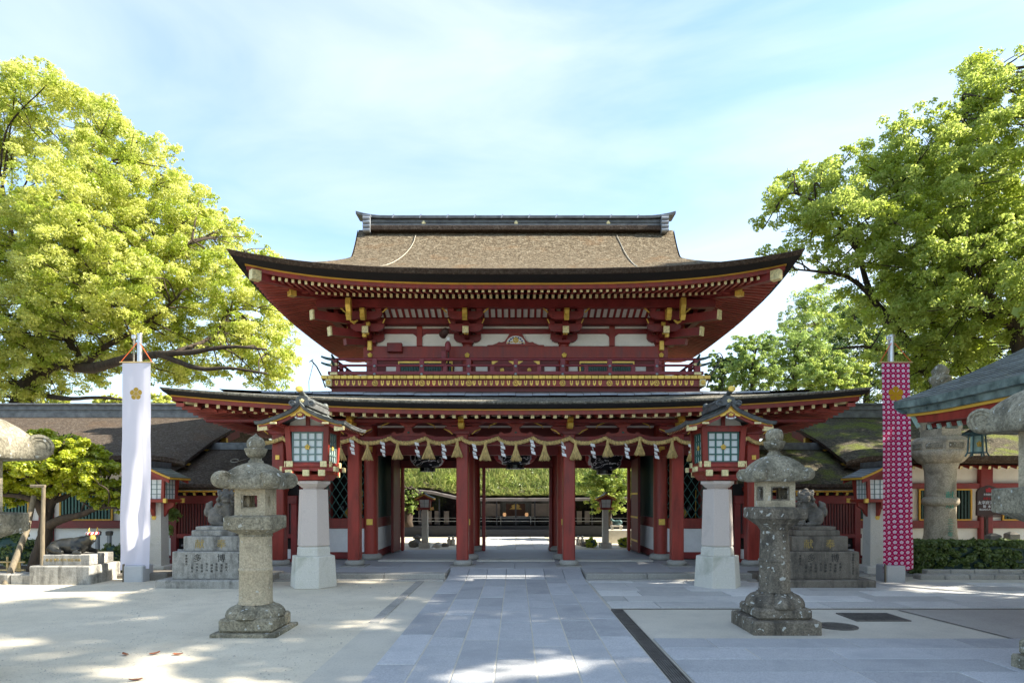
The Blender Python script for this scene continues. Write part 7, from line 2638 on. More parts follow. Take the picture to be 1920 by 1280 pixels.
# ================================================================== LEFT GARDEN BITS
def pole(name, pts, rad, label, mat='wood'):
    b = MB(); b.tube(pts, rad, 8); return b
t = thing('tree_prop', 'upright wooden prop with a short crossbar under the plum tree', 'prop', (PX(79, 12.5), 12.5, 0))
b = MB(); b.tube([(0, 0, -.02), (.01, 0, 1.0), (.03, 0, 1.88)], [.042, .038, .034], 10); b.build('post', M['wood'], t, smooth=60)
b = MB(); b.tube([(-.22, 0, 1.90), (.06, 0, 1.90)], .03, 10); b.build('crossbar', M['wood'], t, smooth=60)
b = MB(); b.tube([(PX(10, 12.4), 12.4, -.02), (PX(36, 12.9), 13.1, 1.0), (PX(50, 13.2), 13.4, 1.7)], [.06, .055, .05], 10); o = b.build('leaning_prop', M['wood'], smooth=60); tag(o, 'wooden prop leaning towards the plum tree at the left edge', 'prop')
t = thing('bamboo_fence', 'low bamboo fence at the left edge below the plum tree', 'fence', (PX(15, 13.6), 13.6, 0), world=True)
for px in (-30, 14, 33, 37):
    b = MB(); b.tube([(PX(px, 13.6), 13.6, 0), (PX(px, 13.6), 13.6, PZ(1043, 13.6))], .022, 8); b.build('upright', M['bamboo'], t, smooth=60)
for py in (1053, 1068):
    b = MB(); b.tube([(PX(-60, 13.57), 13.57, PZ(py, 13.57)), (PX(47, 13.57), 13.57, PZ(py, 13.57))], .018, 8); b.build('rail', M['bamboo'], t, smooth=60)
for (px, sz) in ((-40, 1.0), (40, 1.0)):
    pass
kb = struct_root('garden_kerb')
for k in range(4):
    x0 = PX(-110 + k * 44, 12.45); x1 = PX(-110 + (k + 1) * 44, 12.45) - .012
    b = MB(); b.box(x0, x1, 12.4, 12.75, -.03, .20, .03); b.build('kerb_stone', M['ped_l'], kb)
for k in range(8):
    x0 = PX(1718 + k * 46, 13.2); x1 = PX(1718 + (k + 1) * 46, 13.2) - .012
    b = MB(); b.box(x0, x1, 13.05, 13.32, -.03, .10, .015); b.build('kerb_stone', M['kerb'], kb)
    b = MB(); b.box(x0 + .3, x1 + .3, 13.33, 13.5, -.03, .17, .015); b.build('kerb_stone', M['kerb'], kb)
for px, lab in ((183, 'short grey post behind the ox, nearer the ox'), (205, 'short grey post behind the ox, nearer the white banner')):
    t = thing('garden_light', lab, 'garden light', (PX(px, 15.0), 15.0, 0))
    b = MB(); b.tube([(0, 0, 0), (0, 0, PZ(1003, 15))], .05, 10); b.build('post', M['greymetal'], t, smooth=50)
    b = MB(); b.lathe([(.075, 0), (.08, .08), (.06, .10)], 14, (0, 0, PZ(1003, 15))); b.build('head', M['iron'], t, smooth=40)
for (px, py, D, w, d, h, lab) in ((300, 1088, 13.2, .30, .3, .16, 'rough grey stone block at the foot of the white banner, right one'), (268, 1090, 13.5, .5, .3, .10, 'low grey stone slab behind the foot of the white banner')):
    b = MB(); b.box(-w, w, -d, d, -.03, h, .03); o = b.build('stone_block', M['statue']); o.location = (PX(px, D), D, 0); tag(o, lab, 'stone')
# a few fallen leaves
M['drytan'] = plain('dry_leaf', (0.30, 0.10, 0.04), 0.8, var=.3, scale=20)
for (px, py, lab) in ((235, 1228, 'fallen brown leaf on the sand, leftmost of the row of three'), (290, 1226.5, 'fallen leaf on the sand, middle of the row of three'), (333, 1228, 'fallen reddish leaf on the sand, right of the row of three'), (255, 1276, 'red fallen leaf at the bottom edge of the sand')):
    D = CAM_H * F / (py - HY)
    b = MB()
    b.grid([[(-.05, -.012, .012), (-.02, -.028, .004), (.03, -.022, .006), (.055, -.004, .018)], [(-.055, 0, .004), (-.02, 0, -.0), (.03, 0, .0), (.06, 0, .012)], [(-.05, .012, .014), (-.02, .028, .008), (.03, .022, .01), (.055, .004, .02)]])
    o = b.build('fallen_leaf', M['drytan']); o.location = (PX(px, D), D, .012); o.rotation_euler = (0, 0, px); tag(o, lab, 'leaf')

# ================================================================== VEGETATION
def leaf_cloud(name, mat, parent, C, Rr, per, L, W, seed, squash=.75, up=.35, origin=(0, 0, 0), droop=0.0, kind=None, shell=.45):
    """loose leaf faces spread through the clumps C (n,3) of radius Rr (n,)"""
    rg = np.random.default_rng(seed)
    C = np.asarray(C, float); Rr = np.asarray(Rr, float)
    n = np.maximum(3, (per * (Rr / Rr.mean()) ** 2).astype(int))
    idx = np.repeat(np.arange(len(C)), n)
    N = len(idx)
    d = rg.normal(size=(N, 3)); d /= np.linalg.norm(d, axis=1, keepdims=True)
    d[:, 2] = np.where(d[:, 2] < -.2, -d[:, 2] * rg.choice([1, -1], N, p=[.5, .5]), d[:, 2])
    rad = Rr[idx] * (1 - shell + shell * rg.random(N) ** .6) * (rg.random(N) ** .22)
    P = C[idx] + d * rad[:, None] * np.array([1, 1, squash])
    nr = d * .75 + rg.normal(size=(N, 3)) * .55 + np.array([0, 0, up])
    nr /= np.linalg.norm(nr, axis=1, keepdims=True)
    t = rg.normal(size=(N, 3)); t[:, 2] -= droop
    t -= nr * (t * nr).sum(1, keepdims=True); t /= np.linalg.norm(t, axis=1, keepdims=True)
    b = np.cross(nr, t)
    s = rg.uniform(.65, 1.25, (N, 1))
    Lh, Wh = L * s * .5, W * s * .5
    V = np.stack([P - t * Lh, P + b * Wh + nr * W * .12, P + t * Lh, P - b * Wh + nr * W * .12], 1).reshape(-1, 3) - np.array(origin)
    return quads(name, mat, parent, V, kind)


def quads(name, mat, parent, V, kind=None):
    N = len(V) // 4
    me = bpy.data.meshes.new(name)
    me.vertices.add(4 * N); me.vertices.foreach_set('co', V.astype(np.float32).ravel())
    me.loops.add(4 * N); me.loops.foreach_set('vertex_index', np.arange(4 * N, dtype=np.int32))
    me.polygons.add(N); me.polygons.foreach_set('loop_start', np.arange(0, 4 * N, 4, dtype=np.int32))
    me.polygons.foreach_set('loop_total', np.full(N, 4, dtype=np.int32))
    me.materials.append(mat)
    me.update(calc_edges=True)
    o = link(bpy.data.objects.new(name, me)); o.parent = parent
    if kind:
        o['kind'] = kind
    return o


def inside(poly, x, y):
    c = False
    n = len(poly)
    for i in range(n):
        x1, y1 = poly[i]; x2, y2 = poly[(i + 1) % n]
        if (y1 > y) != (y2 > y) and x < (x2 - x1) * (y - y1) / (y2 - y1) + x1:
            c = not c
    return c


def edge_dist(poly, x, y):
    best = 1e9
    n = len(poly)
    for i in range(n):
        x1, y1 = poly[i]; x2, y2 = poly[(i + 1) % n]
        dx, dy = x2 - x1, y2 - y1
        t = max(0, min(1, ((x - x1) * dx + (y - y1) * dy) / (dx * dx + dy * dy + 1e-9)))
        best = min(best, math.hypot(x - x1 - t * dx, y - y1 - t * dy))
    return best


def crown_clumps(poly, D0, T, n, rmin, rmax, seed, holes=(), sub=11, subr=.42, flat=.8, half=0.0, edge=.5, gap=-9):
    """clumps filling a crown whose outline is given by directions, with depth of its own"""
    rr = random.Random(seed)
    xs = [p[0] for p in poly]; ys = [p[1] for p in poly]
    C, Q, big = [], [], []
    tries = 0
    while len(big) < n and tries < n * 60:
        tries += 1
        x, y = rr.uniform(min(xs), max(xs)), rr.uniform(min(ys), max(ys))
        if not inside(poly, x, y):
            continue
        ed = edge_dist(poly, x, y) * D0 / F
        if any(inside(h, x, y) for h in holes):
            continue
        th = T * min(1, (ed / (T * .9))) ** .6
        dep = D0 + rr.uniform(-1, 1) ** 1 * th * (1 - half * .5) - half * th * .4
        r = min(rr.uniform(rmin, rmax), max(rmin * .6, ed * 1.0 + edge))
        p = Vector((PX(x, dep), dep, PZ(y, dep)))
        if any((p - q).length < .62 * (r + r2) for q, r2 in big):
            continue
        big.append((p, r))
    big = [(p, r) for p, r in big if mnoise.noise(p * .33 + Vector((seed, 0, 0))) > gap]
    for p, r in big:
        for k in range(sub):
            d = Vector((rr.gauss(0, 1), rr.gauss(0, 1), rr.gauss(.25, .8)))
            d.normalize()
            C.append(p + Vector((d.x, d.y, d.z * flat)) * r * rr.uniform(.35, 1.25)); Q.append(r * subr * rr.uniform(.55, 1.35))
    return big, C, Q


def limb(mb, pts, r0, r1, seed=0, n=9, wob=.08):
    """tapered limb through the given points, smoothly bent"""
    rr = random.Random(seed)
    P = [Vector(p) for p in pts]
    out = []
    m = len(P)
    for i in range(m - 1):
        a, b = P[i], P[i + 1]
        p0 = P[i - 1] if i else a - (b - a)
        p3 = P[i + 2] if i + 2 < m else b + (b - a)
        for k in range(5):
            t = k / 5
            out.append(.5 * ((2 * a) + (b - p0) * t + (2 * p0 - 5 * a + 4 * b - p3) * t * t + (-p0 + 3 * a - 3 * b + p3) * t ** 3))
    out.append(P[-1])
    L = len(out)
    rad = [(r0 + (r1 - r0) * (i / (L - 1)) ** .8) * (1 + rr.uniform(-.08, .10)) for i in range(L)]
    out = [p + Vector((rr.uniform(-1, 1), rr.uniform(-1, 1), rr.uniform(-1, 1))) * wob * r for p, r in zip(out, rad)]
    mb.tube(out, rad, n)
    return out


def img(px, py, D):
    return Vector((PX(px, D), D, PZ(py, D)))


def twigs(mb, limbs, big, n, seed, r=.05):
    rr = random.Random(seed)
    pts = [p for l in limbs for p in l]
    for p, rad in rr.sample(big, min(n, len(big))):
        q = min(pts, key=lambda z: (z - p).length * (1 + 1.3 * rr.random()))
        if (q - p).length > 4.5:
            continue
        m1 = q.lerp(p, .4) + Vector((rr.uniform(-.3, .3), rr.uniform(-.3, .3), rr.uniform(-.1, .4)))
        e = limb(mb, [q, m1, p, p + (p - m1).normalized() * rad * .6], r * rr.uniform(.7, 1.3), .012, rr.random(), 5, .1)
        for k in range(2):
            d = Vector((rr.uniform(-1, 1), rr.uniform(-1, 1), rr.uniform(-.2, 1))).normalized()
            limb(mb, [m1.lerp(p, .5), m1.lerp(p, .7) + d * rad * .5, p + d * rad], r * .5, .008, rr.random(), 4, .1)


def tree(name, label, base, mat, poly, D0, T, n, rmin, rmax, limbs_, seed, per, L, W, holes=(), group=None, sub=11, subr=.42, flat=.8, trunk_mat=None, ntw=60, twr=.05, half=0.0, squash=.75, extra=None, edge=.5, up=.35, gap=-9):
    t = thing(name, label, 'tree', base, group)
    o = Vector(base)
    big, C, Q = crown_clumps(poly, D0, T, n, rmin, rmax, seed, holes, sub, subr, flat, half, edge, gap)
    if extra:
        for (p, r, k) in extra:
            big.append((p, r))
    mb = MB()
    ls = []
    for i, (pts, r0, r1) in enumerate(limbs_):
        ls.append(limb(mb, pts, r0, r1, seed + i))
    twigs(mb, ls, big, ntw, seed + 99, twr)
    mb.v = [tuple(Vector(v) - o) for v in mb.v]
    mb.build('trunk', trunk_mat or M['bark'], t, smooth=180, fix=False)
    mats = mat if isinstance(mat, (list, tuple)) else [mat]
    for k, mm in enumerate(mats):
        Ck, Qk = C[k::len(mats)], Q[k::len(mats)]
        leaf_cloud('crown', mm, t, [tuple(c) for c in Ck], Qk, per, L, W, seed + k, squash=squash, origin=tuple(o), up=up)
    return t


# ---- great camphor on the left
polyL = [(-120, 110), (0, 112), (40, 100), (80, 104), (110, 150), (160, 155), (210, 165), (232, 205), (268, 235), (320, 250), (350, 290), (350, 330), (385, 345), (408, 372), (425, 400), (470, 420), (505, 455), (520, 470), (545, 560), (546, 640), (543, 690),
         (528, 725), (490, 728), (460, 700), (430, 690), (390, 715), (330, 722), (280, 715), (230, 700), (180, 715), (120, 735), (70, 748), (-120, 755)]
polyL = [(x - (12 if x > 200 and y < 640 else 0), y + (24 if y < 300 else 14 if y < 480 else 0)) for x, y in polyL]
D = 24.0
limbsL = [([img(36, 800, D), img(42, 745, D), img(60, 715, D), img(78, 690, D - .3), img(75, 640, D), img(80, 570, D), img(110, 500, D + .5), img(140, 430, D), img(160, 330, D)], .44, .07),
          ([img(66, 702, D), img(110, 682, D - .8), img(170, 690, D - 1.6), img(240, 672, D - 2.4), img(300, 664, D - 2.8), img(360, 660, D - 3), img(430, 650, D - 3), img(500, 655, D - 3)], .27, .03),
          ([img(150, 690, D - 1.3), img(190, 655, D - 1.5), img(230, 632, D - 1.6), img(280, 600, D - 1.6), img(330, 560, D - 2)], .15, .03),
          ([img(110, 590, D), img(180, 575, D - .8), img(240, 560, D - 1.4), img(300, 500, D - 1.8), img(360, 450, D - 2)], .19, .03),
          ([img(80, 590, D), img(40, 520, D + .5), img(20, 430, D + .8), img(0, 320, D)], .22, .04),
          ([img(95, 530, D), img(140, 470, D - 1), img(150, 400, D - 1.4), img(190, 300, D - 1.5)], .17, .03),
          ([img(120, 590, D - .4), img(130, 640, D - .8), img(165, 690, D - 1.2)], .14, .10),
          ([img(300, 664, D - 2.8), img(370, 690, D - 3), img(430, 690, D - 3.2), img(500, 700, D - 3.2)], .11, .03),
          ([img(60, 735, D), img(120, 747, D - 1), img(190, 745, D - 2), img(250, 752, D - 2.3)], .12, .03),
          ([img(330, 660, D - 2.9), img(390, 635, D - 2.0), img(440, 580, D - 1.2)], .10, .03)]
holesL = [[(112, 590), (140, 600), (168, 650), (200, 660), (200, 680), (150, 672), (118, 640)], [(290, 640), (330, 640), (330, 665), (280, 662)]]
tree('camphor_tree', 'great spreading camphor tree with yellow green leaves behind the left corridor', (PX(36, D), D, 0), [M['leaf_l'], M['leaf_l'], M['leaf_l2']], polyL, D, 5.0, 400, .55, 1.2, limbsL, 11, 66, .10, .055, holesL, sub=17, subr=.34, ntw=210, twr=.035, half=.6, gap=-.36, edge=.35)
# ---- camphor on the right, greener
polyR = [(1418, 470), (1425, 425), (1445, 395), (1450, 355), (1480, 325), (1500, 320), (1520, 295), (1560, 290), (1600, 285), (1640, 262), (1655, 230), (1680, 215), (1712, 205), (1725, 170), (1760, 150), (1800, 150), (1820, 110), (1850, 80), (1870, 95), (1900, 90), (1925, 65), (2080, 60), (2080, 660),
         (1900, 700), (1850, 720), (1800, 735), (1750, 730), (1690, 735), (1640, 700), (1590, 705), (1555, 610), (1540, 560), (1545, 490), (1500, 480), (1470, 500), (1440, 490)]
D = 20.0
limbsR = [([img(1757, 800, D), img(1756, 712, D), img(1735, 680, D), img(1700, 640, D - .4), img(1660, 590, D - .6), img(1630, 545, D - .6), img(1600, 440, D - .3), img(1560, 380, D)], .23, .04),
          ([img(1752, 712, D), img(1720, 690, D - .4), img(1680, 665, D - .8), img(1620, 650, D - 1), img(1560, 655, D - 1.2)], .10, .02),
          ([img(1760, 705, D), img(1790, 690, D), img(1800, 650, D + .2), img(1790, 610, D + .4), img(1810, 560, D + .5)], .13, .04),
          ([img(1640, 560, D - .6), img(1590, 520, D - .6), img(1540, 510, D - .8), img(1490, 505, D - .8)], .09, .02),
          ([img(1610, 470, D - .4), img(1570, 420, D - .6), img(1530, 380, D - .6), img(1490, 360, D - .4)], .09, .02),
          ([img(1605, 500, D), img(1660, 400, D), img(1720, 320, D), img(1780, 230, D), img(1850, 140, D)], .10, .02)]
holesR = [[(1560, 395), (1625, 375), (1650, 410), (1615, 450), (1570, 440)], [(1460, 400), (1480, 395), (1500, 430), (1480, 440)], [(1780, 155), (1830, 130), (1835, 165), (1800, 185)], [(1590, 455), (1650, 440), (1660, 480), (1600, 480)],
          [(1845, 150), (1905, 120), (1915, 150), (1860, 175)], [(1868, 300), (1905, 290), (1905, 330), (1880, 335)]]
tree('camphor_tree', 'leaning camphor tree with darker green leaves right of the gate', (PX(1757, D), D, 0), [M['leaf_r'], M['leaf_r'], M['leaf_l2']], polyR, D, 3.0, 300, .45, 1.0, limbsR, 23, 60, .10, .055, holesR, sub=16, subr=.34, ntw=190, twr=.026, half=.4, gap=-.26, edge=.3)
D = 18.0
polyR2 = [(1700, 560), (1760, 430), (1850, 420), (1935, 380), (2080, 360), (2080, 640), (1910, 640), (1890, 600), (1800, 640), (1730, 640)]
limbsR2 = [([img(1925, 800, D), img(1915, 660, D), img(1895, 600, D), img(1860, 560, D), img(1830, 540, D)], .30, .05), ([img(1905, 630, D), img(1935, 560, D), img(1930, 480, D), img(1900, 400, D)], .2, .05), ([img(1895, 610, D), img(1850, 590, D), img(1800, 570, D)], .12, .03)]
tree('camphor_tree', 'nearer green tree whose trunk rises above the pavilion roof at the right edge', (PX(1925, D), D, 0), [M['leaf_r']], polyR2, D, 2.2, 60, .5, 1.0, limbsR2, 37, 62, .10, .055, sub=15, subr=.34, ntw=60, twr=.024, gap=-.25)
# ---- plum beside the ox
polyP = [(-60, 850), (0, 826), (50, 814), (100, 812), (150, 826), (195, 850), (224, 880), (232, 920), (226, 955), (190, 948), (150, 925), (100, 915), (60, 935), (20, 950), (-60, 955)]
D = 13.9
limbsP = [([img(62, 1092, D), img(72, 1050, D), img(84, 1005, D), img(88, 965, D), img(100, 930, D), img(120, 905, D), img(140, 880, D)], .20, .05),
          ([img(88, 975, D), img(70, 945, D - .2), img(40, 930, D - .4), img(-10, 928, D - .5)], .12, .03), ([img(90, 985, D), img(120, 972, D - .2), img(150, 965, D - .3), img(190, 950, D - .3), img(224, 952, D - .3)], .11, .03),
          ([img(98, 940, D), img(150, 920, D + .3), img(200, 905, D + .3)], .07, .02), ([img(96, 940, D), img(90, 900, D), img(70, 860, D)], .09, .02), ([img(112, 915, D), img(60, 900, D - .4), img(20, 880, D - .4)], .06, .02)]
tree('plum_tree', 'low domed plum tree with bright yellow green leaves behind the ox statue', (PX(62, D), D, 0), [M['leaf_plum']], polyP, D, 1.3, 120, .24, .5, limbsP, 41, 120, .075, .042, sub=11, subr=.46, flat=.6, ntw=60, twr=.018, squash=.65, edge=.15, half=.7, up=.8)


# ---- trees farther back
def far_tree(label, px, ptop, pbot, w, D, mat, seed, n=34, group='trees on the hillside behind', gm=.17):
    rr = random.Random(seed)
    h = pbot - ptop
    poly = []
    for k in range(18):
        a = 2 * math.pi * k / 18
        poly.append((px + w * math.cos(a) * rr.uniform(.85, 1.1) * (1 if math.sin(a) > -.2 else .9), (ptop + pbot) / 2 - h / 2 * math.sin(a) * rr.uniform(.88, 1.04)))
    s = D / F
    t = tree('background_tree', label, (PX(px, D), D, PZ(pbot, D) - .6), mat, poly, D, w * s * .8, n, w * s * .20, w * s * .36, [([img(px, pbot + 25, D), img(px, (ptop + pbot) / 2, D), img(px + 6, ptop + h * .2, D)], .22, .04)], seed, 36, gm * .80, gm * .40, group=group, ntw=16, sub=14, subr=.36, half=.6)
    return t


far_tree('pale green rounded tree just right of the balcony, before the dark one', 1412, 632, 740, 52, 38, [M['leaf_bg']], 51)
far_tree('broad pale green tree behind the lower roof, below the leaning camphor', 1490, 606, 745, 70, 40, [M['leaf_bg']], 52, 44)
far_tree('dark narrow tree right beside the balcony end', 1352, 660, 745, 34, 42, [M['leaf_dk'], M['leaf_bg']], 53, 26)
far_tree('tall light tree showing between the upper roof tip and the leaning camphor', 1535, 535, 700, 68, 44, [M['leaf_bg'], M['leaf_r']], 54, 50)
far_tree('low bright tree just above the lower roof tip on the right', 1560, 670, 760, 62, 34, [M['leaf_bg'], M['leaf_r']], 55, 36)
far_tree('shaded tree behind the crimson banner top', 1625, 560, 770, 85, 36, [M['leaf_r'], M['leaf_dk']], 56, 54)
far_tree('shaded tree behind the leaning camphor trunk', 1740, 560, 780, 85, 37, [M['leaf_dk'], M['leaf_r']], 57, 50)
far_tree('tree behind the pavilion roof, right of the camphor trunk', 1850, 540, 780, 85, 38, [M['leaf_r'], M['leaf_dk']], 58, 50)
far_tree('small yellow green tree behind the left corridor ridge, left of the white banner', 100, 738, 800, 34, 34, [M['leaf_l']], 59, 18, 'small trees behind the left corridor')
far_tree('small yellow green tree behind the left corridor ridge, beside the white banner', 208, 742, 800, 42, 35, [M['leaf_l']], 60, 20, 'small trees behind the left corridor')
far_tree('yellow green tree between the left corridor and the lower roof tip', 310, 738, 800, 46, 36, [M['leaf_l']], 61, 22, 'small trees behind the left corridor')
far_tree('bright tree seen in the gap between the corridor roof and the gate', 455, 800, 860, 34, 30, [M['leaf_l'], M['leaf_r']], 62, 20, 'small trees behind the left corridor')
far_tree('green tree seen in the gap between gate and mossy corridor roof', 1478, 790, 860, 34, 30, [M['leaf_r'], M['leaf_bg']], 63, 20)
# ---- unseen trees added outside the right edge to throw dappled shade
for i, (x, y, h, r, nn) in enumerate(((14.2, 3.4, 15.5, 3.7, 60), (14.0, 9.2, 15.5, 3.7, 54), (20.5, 7.0, 23.0, 4.7, 64), (21.0, 12.4, 21.0, 4.2, 54), (13.6, 13.6, 9.0, 2.0, 30), (20.0, 1.0, 20.0, 4.6, 74))):
    rr = random.Random(70 + i)
    t = thing('shade_tree', ['camphor tree outside the right edge, nearest the viewer', 'camphor tree outside the right edge, beside the pavilion', 'tall camphor tree outside the right edge, beyond the nearest', 'tall camphor tree outside the right edge, behind the pavilion', 'small camphor tree outside the right edge, by the hedge end', 'camphor tree outside the right edge, behind the viewer'][i], 'tree', (x, y, 0), 'camphor trees outside the right edge')
    C, Q = [], []
    for k in range(nn):
        d = Vector((rr.gauss(0, 1), rr.gauss(0, 1), rr.gauss(0, 1))).normalized()
        q = rr.uniform(.35, 1) ** .5
        C.append((d.x * r * q, d.y * r * q, h - r * 1.15 + d.z * r * 1.15 * q)); Q.append(rr.uniform(.55, 1.05))
    for k in range(nn // 3):
        a = rr.uniform(0, 6.28); C.append((r * .9 * math.cos(a) * rr.random(), r * .9 * math.sin(a) * rr.random(), rr.uniform(h * .35, h * .6))); Q.append(rr.uniform(.5, .9))
    leaf_cloud('crown', M['leaf_r'], t, C, Q, 260, .30, .17, 90 + i)
    mb = MB(); limb(mb, [(0, 0, -.1), (.1, .05, h * .3), (-.1, .1, h * .6), (.1, 0, h * .9)], .38, .06, i)
    for k in range(14):
        c = Vector(rr.choice(C)); limb(mb, [(0, 0, h * rr.uniform(.3, .6)), (c.x * .5, c.y * .5, c.z * .5 + h * .3), c], .12, .03, k, 6)
    mb.build('trunk', M['bark'], t, smooth=180, fix=False)

# ---- hedge, bushes, hillside, grass
def bush(name, label, cat, boxes, L, W, per, mat, seed, loc, core=True, group=None):
    t = thing(name, label, cat, loc, group)
    rr = random.Random(seed)
    C, Q = [], []
    for (c, r, nn, q) in boxes:
        for k in range(nn):
            while True:
                d = Vector((rr.uniform(-1, 1), rr.uniform(-1, 1), rr.uniform(-1, 1)))
                if max(abs(d.x), abs(d.y), abs(d.z)) > (.84 if q[0] == 'b' else .55) and (q[0] == 'b' or d.length < 1):
                    break
            C.append((c[0] + d.x * r[0], c[1] + d.y * r[1], c[2] + d.z * r[2])); Q.append(float(q[1:]) * rr.uniform(.7, 1.2))
        if core:
            mb = MB()
            if q[0] == 'b':
                mb.box(c[0] - r[0] * .95, c[0] + r[0] * .95, c[1] - r[1] * .72, c[1] + r[1] * .72, 0, c[2] + r[2] * .72)
            else:
                mb.ell(c, tuple(v * .8 for v in r), 12, 8)
            mb.build('stems', M['green2'], t)  # added solid core, its dark colour stands for shade inside the leaves
    leaf_cloud('foliage', mat, t, C, Q, per, L, W, seed)
    return t


bush('hedge', 'clipped dark green hedge in front of the tall stone lantern', 'hedge', [((0, 0, .37), (2.6, .34, .33), 900, 'b.10')], .07, .042, 75, M['leaf_hedge'], 5, (PX(1712, 13.75) + 2.62, 13.95, 0))
bush('bush', 'dark round bush between the ox plinth and the white banner', 'bush', [((0, 0, .33), (.36, .3, .36), 70, 'e.12')], .06, .036, 60, M['leaf_hedge'], 6, (PX(212, 14.0), 14.0, 0))
bush('bush', 'small bush behind the bamboo fence at the left edge', 'bush', [((0, 0, .5), (.7, .3, .38), 60, 'e.14')], .07, .04, 60, M['leaf_hedge'], 7, (PX(20, 14.6), 14.6, 0))
bush('bush', 'clipped round bush left of the little lamp in the right opening', 'bush', [((0, 0, .15), (.18, .18, .16), 40, 'e.06')], .05, .03, 70, M['leaf_plum'], 8, (PX(1109, 21.3), 21.3, 0), group='round bushes in the right opening')
bush('bush', 'clipped round bush at the right side of the right opening', 'bush', [((0, 0, .17), (.2, .18, .17), 40, 'e.06')], .05, .03, 70, M['leaf_plum'], 9, (PX(1170, 21.3), 21.3, 0), group='round bushes in the right opening')
# fern-like plants behind the left small lamp
bush('bush', 'small leafy plant between the left small lamp and the slatted wall', 'bush', [((0, 0, 1.3), (.2, .2, .5), 26, 'e.11')], .08, .04, 40, M['leaf_bg'], 10, (PX(318, 14.9), 14.9, 0), core=False)
# trees inside the court
D = 25.0
far_tree('spreading green tree behind the little lamp in the right opening', 1138, 858, 962, 56, 25.3, [M['leaf_bg'], M['leaf_r']], 64, 50, None, .11)
far_tree('drooping pale green tree at the left side of the left opening', 765, 912, 962, 24, 24.5, [M['leaf_bg']], 65, 26, None, .09)

rowsH = []
for j in range(24):
    q = j / 23
    y = 26.9 + 22 * q
    rowsH.append([(x, y, 1.72 + .14 * (min(abs(x), 9) / 9) ** 2 + (.30 * min(1, max(0, (-x - 2.2) / 1.5)) if x < -2.2 else 0) + 7.0 * q ** .9 + .5 * mnoise.noise(Vector((x * .3, y * .3, 2))) * min(1, q * 6)) for x in np.linspace(-9, 9, 40)])
b = MB(); b.grid(rowsH)
b.grid([rowsH[-1], [(x, 60, -.5) for (x, y, z) in rowsH[-1]]])
for side in (0, -1):
    b.grid([[r[side] for r in rowsH], [(r[side][0] * 1.3, r[side][1], -.3) for r in rowsH]])
struct('hillside', b, M['earth'], smooth=180)
rg = np.random.default_rng(3)
N = 60000
q = rg.random(N) ** 1.5
x = rg.uniform(-8.8, 8.8, N)
jj = np.clip((q * 23).astype(int), 0, 22); fr_ = q * 23 - jj
ii = np.clip(((x + 9) / 18 * 39).astype(int), 0, 38)
Z = np.array([[p[2] for p in r] for r in rowsH])
z = Z[jj, ii] * (1 - fr_) + Z[jj + 1, ii] * fr_
y = 26.9 + 22 * q
bx_, by_ = rg.normal(0, .17, N), rg.normal(-.06, .15, N)
clump = np.array([mnoise.noise(Vector((float(a) * 1.7, float(b_) * 1.5, 0))) for a, b_ in zip(x[:N], y[:N])])
h = (.12 + .34 * rg.random(N) ** 2) * (1 + 2.0 * np.clip(clump, -.45, 1)) * np.clip(q * 14 + .28, 0, 1)
w = .012 + .02 * rg.random(N)
ang = rg.uniform(0, 6.28, N)
V = np.stack([np.stack([x - w * np.cos(ang), y - w * np.sin(ang), z], 1), np.stack([x + w * np.cos(ang), y + w * np.sin(ang), z], 1),
              np.stack([x + bx_ + w * .6 * np.cos(ang), y + by_, z + h], 1), np.stack([x + bx_ - w * .6 * np.cos(ang), y + by_, z + h * .98], 1)], 1).reshape(-1, 3)
o = quads('hillside_grass', M['grass'], None, V, 'stuff'); tag(o, 'tall grass covering the hillside behind the modern hall', 'grass')
rr = random.Random(8)
C, Q = [], []
for k in range(330):
    a, b_ = rr.uniform(-7, 7), rr.random() ** 2.2 + .02
    b_ = min(b_, .99)
    j, i = int(b_ * 22), int((a + 9) / 18 * 38)
    C.append((a, 26.9 + 22 * b_ + .5, Z[j, i] + .3)); Q.append(rr.uniform(.3, .75))
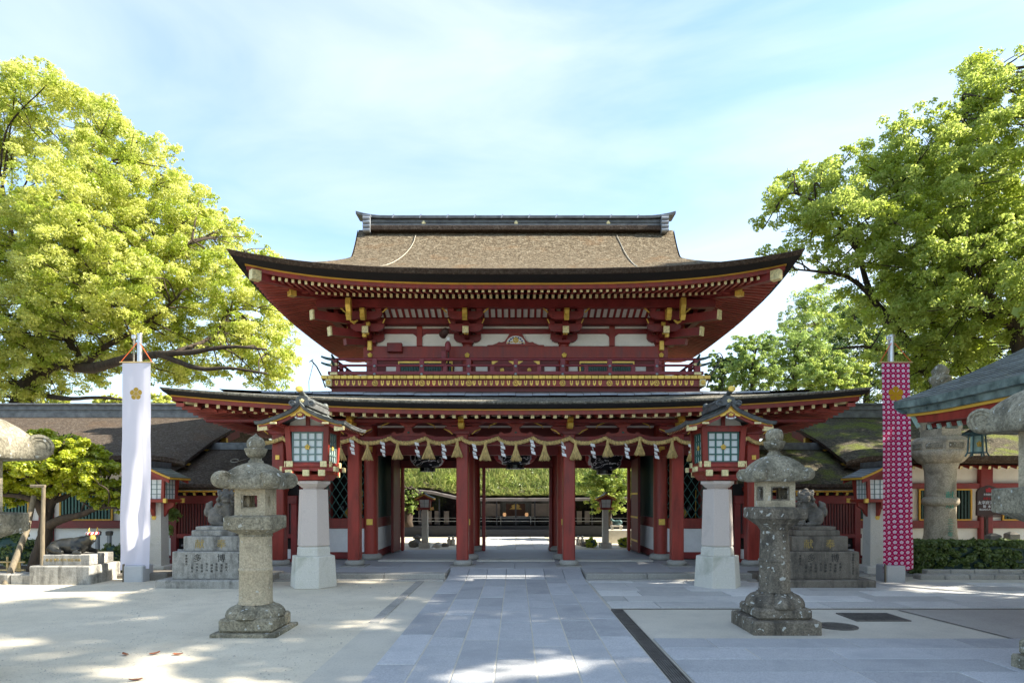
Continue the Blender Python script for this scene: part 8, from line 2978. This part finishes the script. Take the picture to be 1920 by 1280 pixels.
o = leaf_cloud('hillside_shrubs', M['leaf_r'], None, C[::2], Q[::2], 170, .11, .05, 77, kind='stuff'); tag(o, 'low shrubs among the grass on the hillside', 'shrubs')
o = leaf_cloud('hillside_undergrowth', M['leaf_hedge'], None, C[1::2], [q * .8 for q in Q[1::2]], 150, .11, .05, 78, kind='stuff'); tag(o, 'darker undergrowth between the shrubs on the hillside', 'undergrowth')
# distant wooded hills
def far_hill(pts, D, mat, name):
    rows = []
    for j in range(10):
        q = j / 9
        rows.append([(PX(px, D) , D + 160 * q, (PZ(py, D) * (math.sin(q * math.pi * .5)) if True else 0) + 4 * mnoise.noise(Vector((px * .03, q * 5, 1))) * q) for (px, py) in pts])
    b = MB(); b.grid(rows); return struct(name, b, mat, smooth=180)


M['hillwood'] = plain('distant_woodland', (0.17, 0.22, 0.19), .95, var=.35, scale=.05, bmp=0)  # bluish pale tone puts the distance haze into the woodland colour
far_hill([(px, 738 - 52 * math.exp(-((px - 330) / 150) ** 2) - 30 * math.exp(-((px + 40) / 120) ** 2) + 5 * mnoise.noise(Vector((px * .04, 0, 0)))) for px in range(-500, 520, 12)], 420, M['hillwood'], 'hills')

# ---- small pebbles and grit lying on the sand
rg = np.random.default_rng(14)
N = 5200
px_ = rg.uniform(-10, -1.95, N); py_ = 5.6 + 7.0 * rg.random(N) ** 1.3
keep = np.array([mnoise.noise(Vector((a * .8, b_ * .8, 7))) > -.25 + .5 * r_ for a, b_, r_ in zip(px_, py_, rg.random(N))])
px_, py_ = px_[keep], py_[keep]
mb = MB()
rr = random.Random(3)
for a, b_ in zip(px_, py_):
    r_ = rr.uniform(.004, .010) * (2.0 if rr.random() < .04 else 1)
    z_ = sand_z(a, b_)
    mb.add([(a - r_, b_, z_), (a, b_ - r_ * .8, z_), (a + r_, b_ + r_ * .2, z_), (a, b_ + r_, z_), (a + r_ * .2, b_, z_ + r_ * .8)], [(0, 1, 4), (1, 2, 4), (2, 3, 4), (3, 0, 4)])
o = mb.build('pebbles', M['gravel'], kind='stuff', fix=False); tag(o, 'small pebbles scattered over the sand left of the path', 'pebbles')
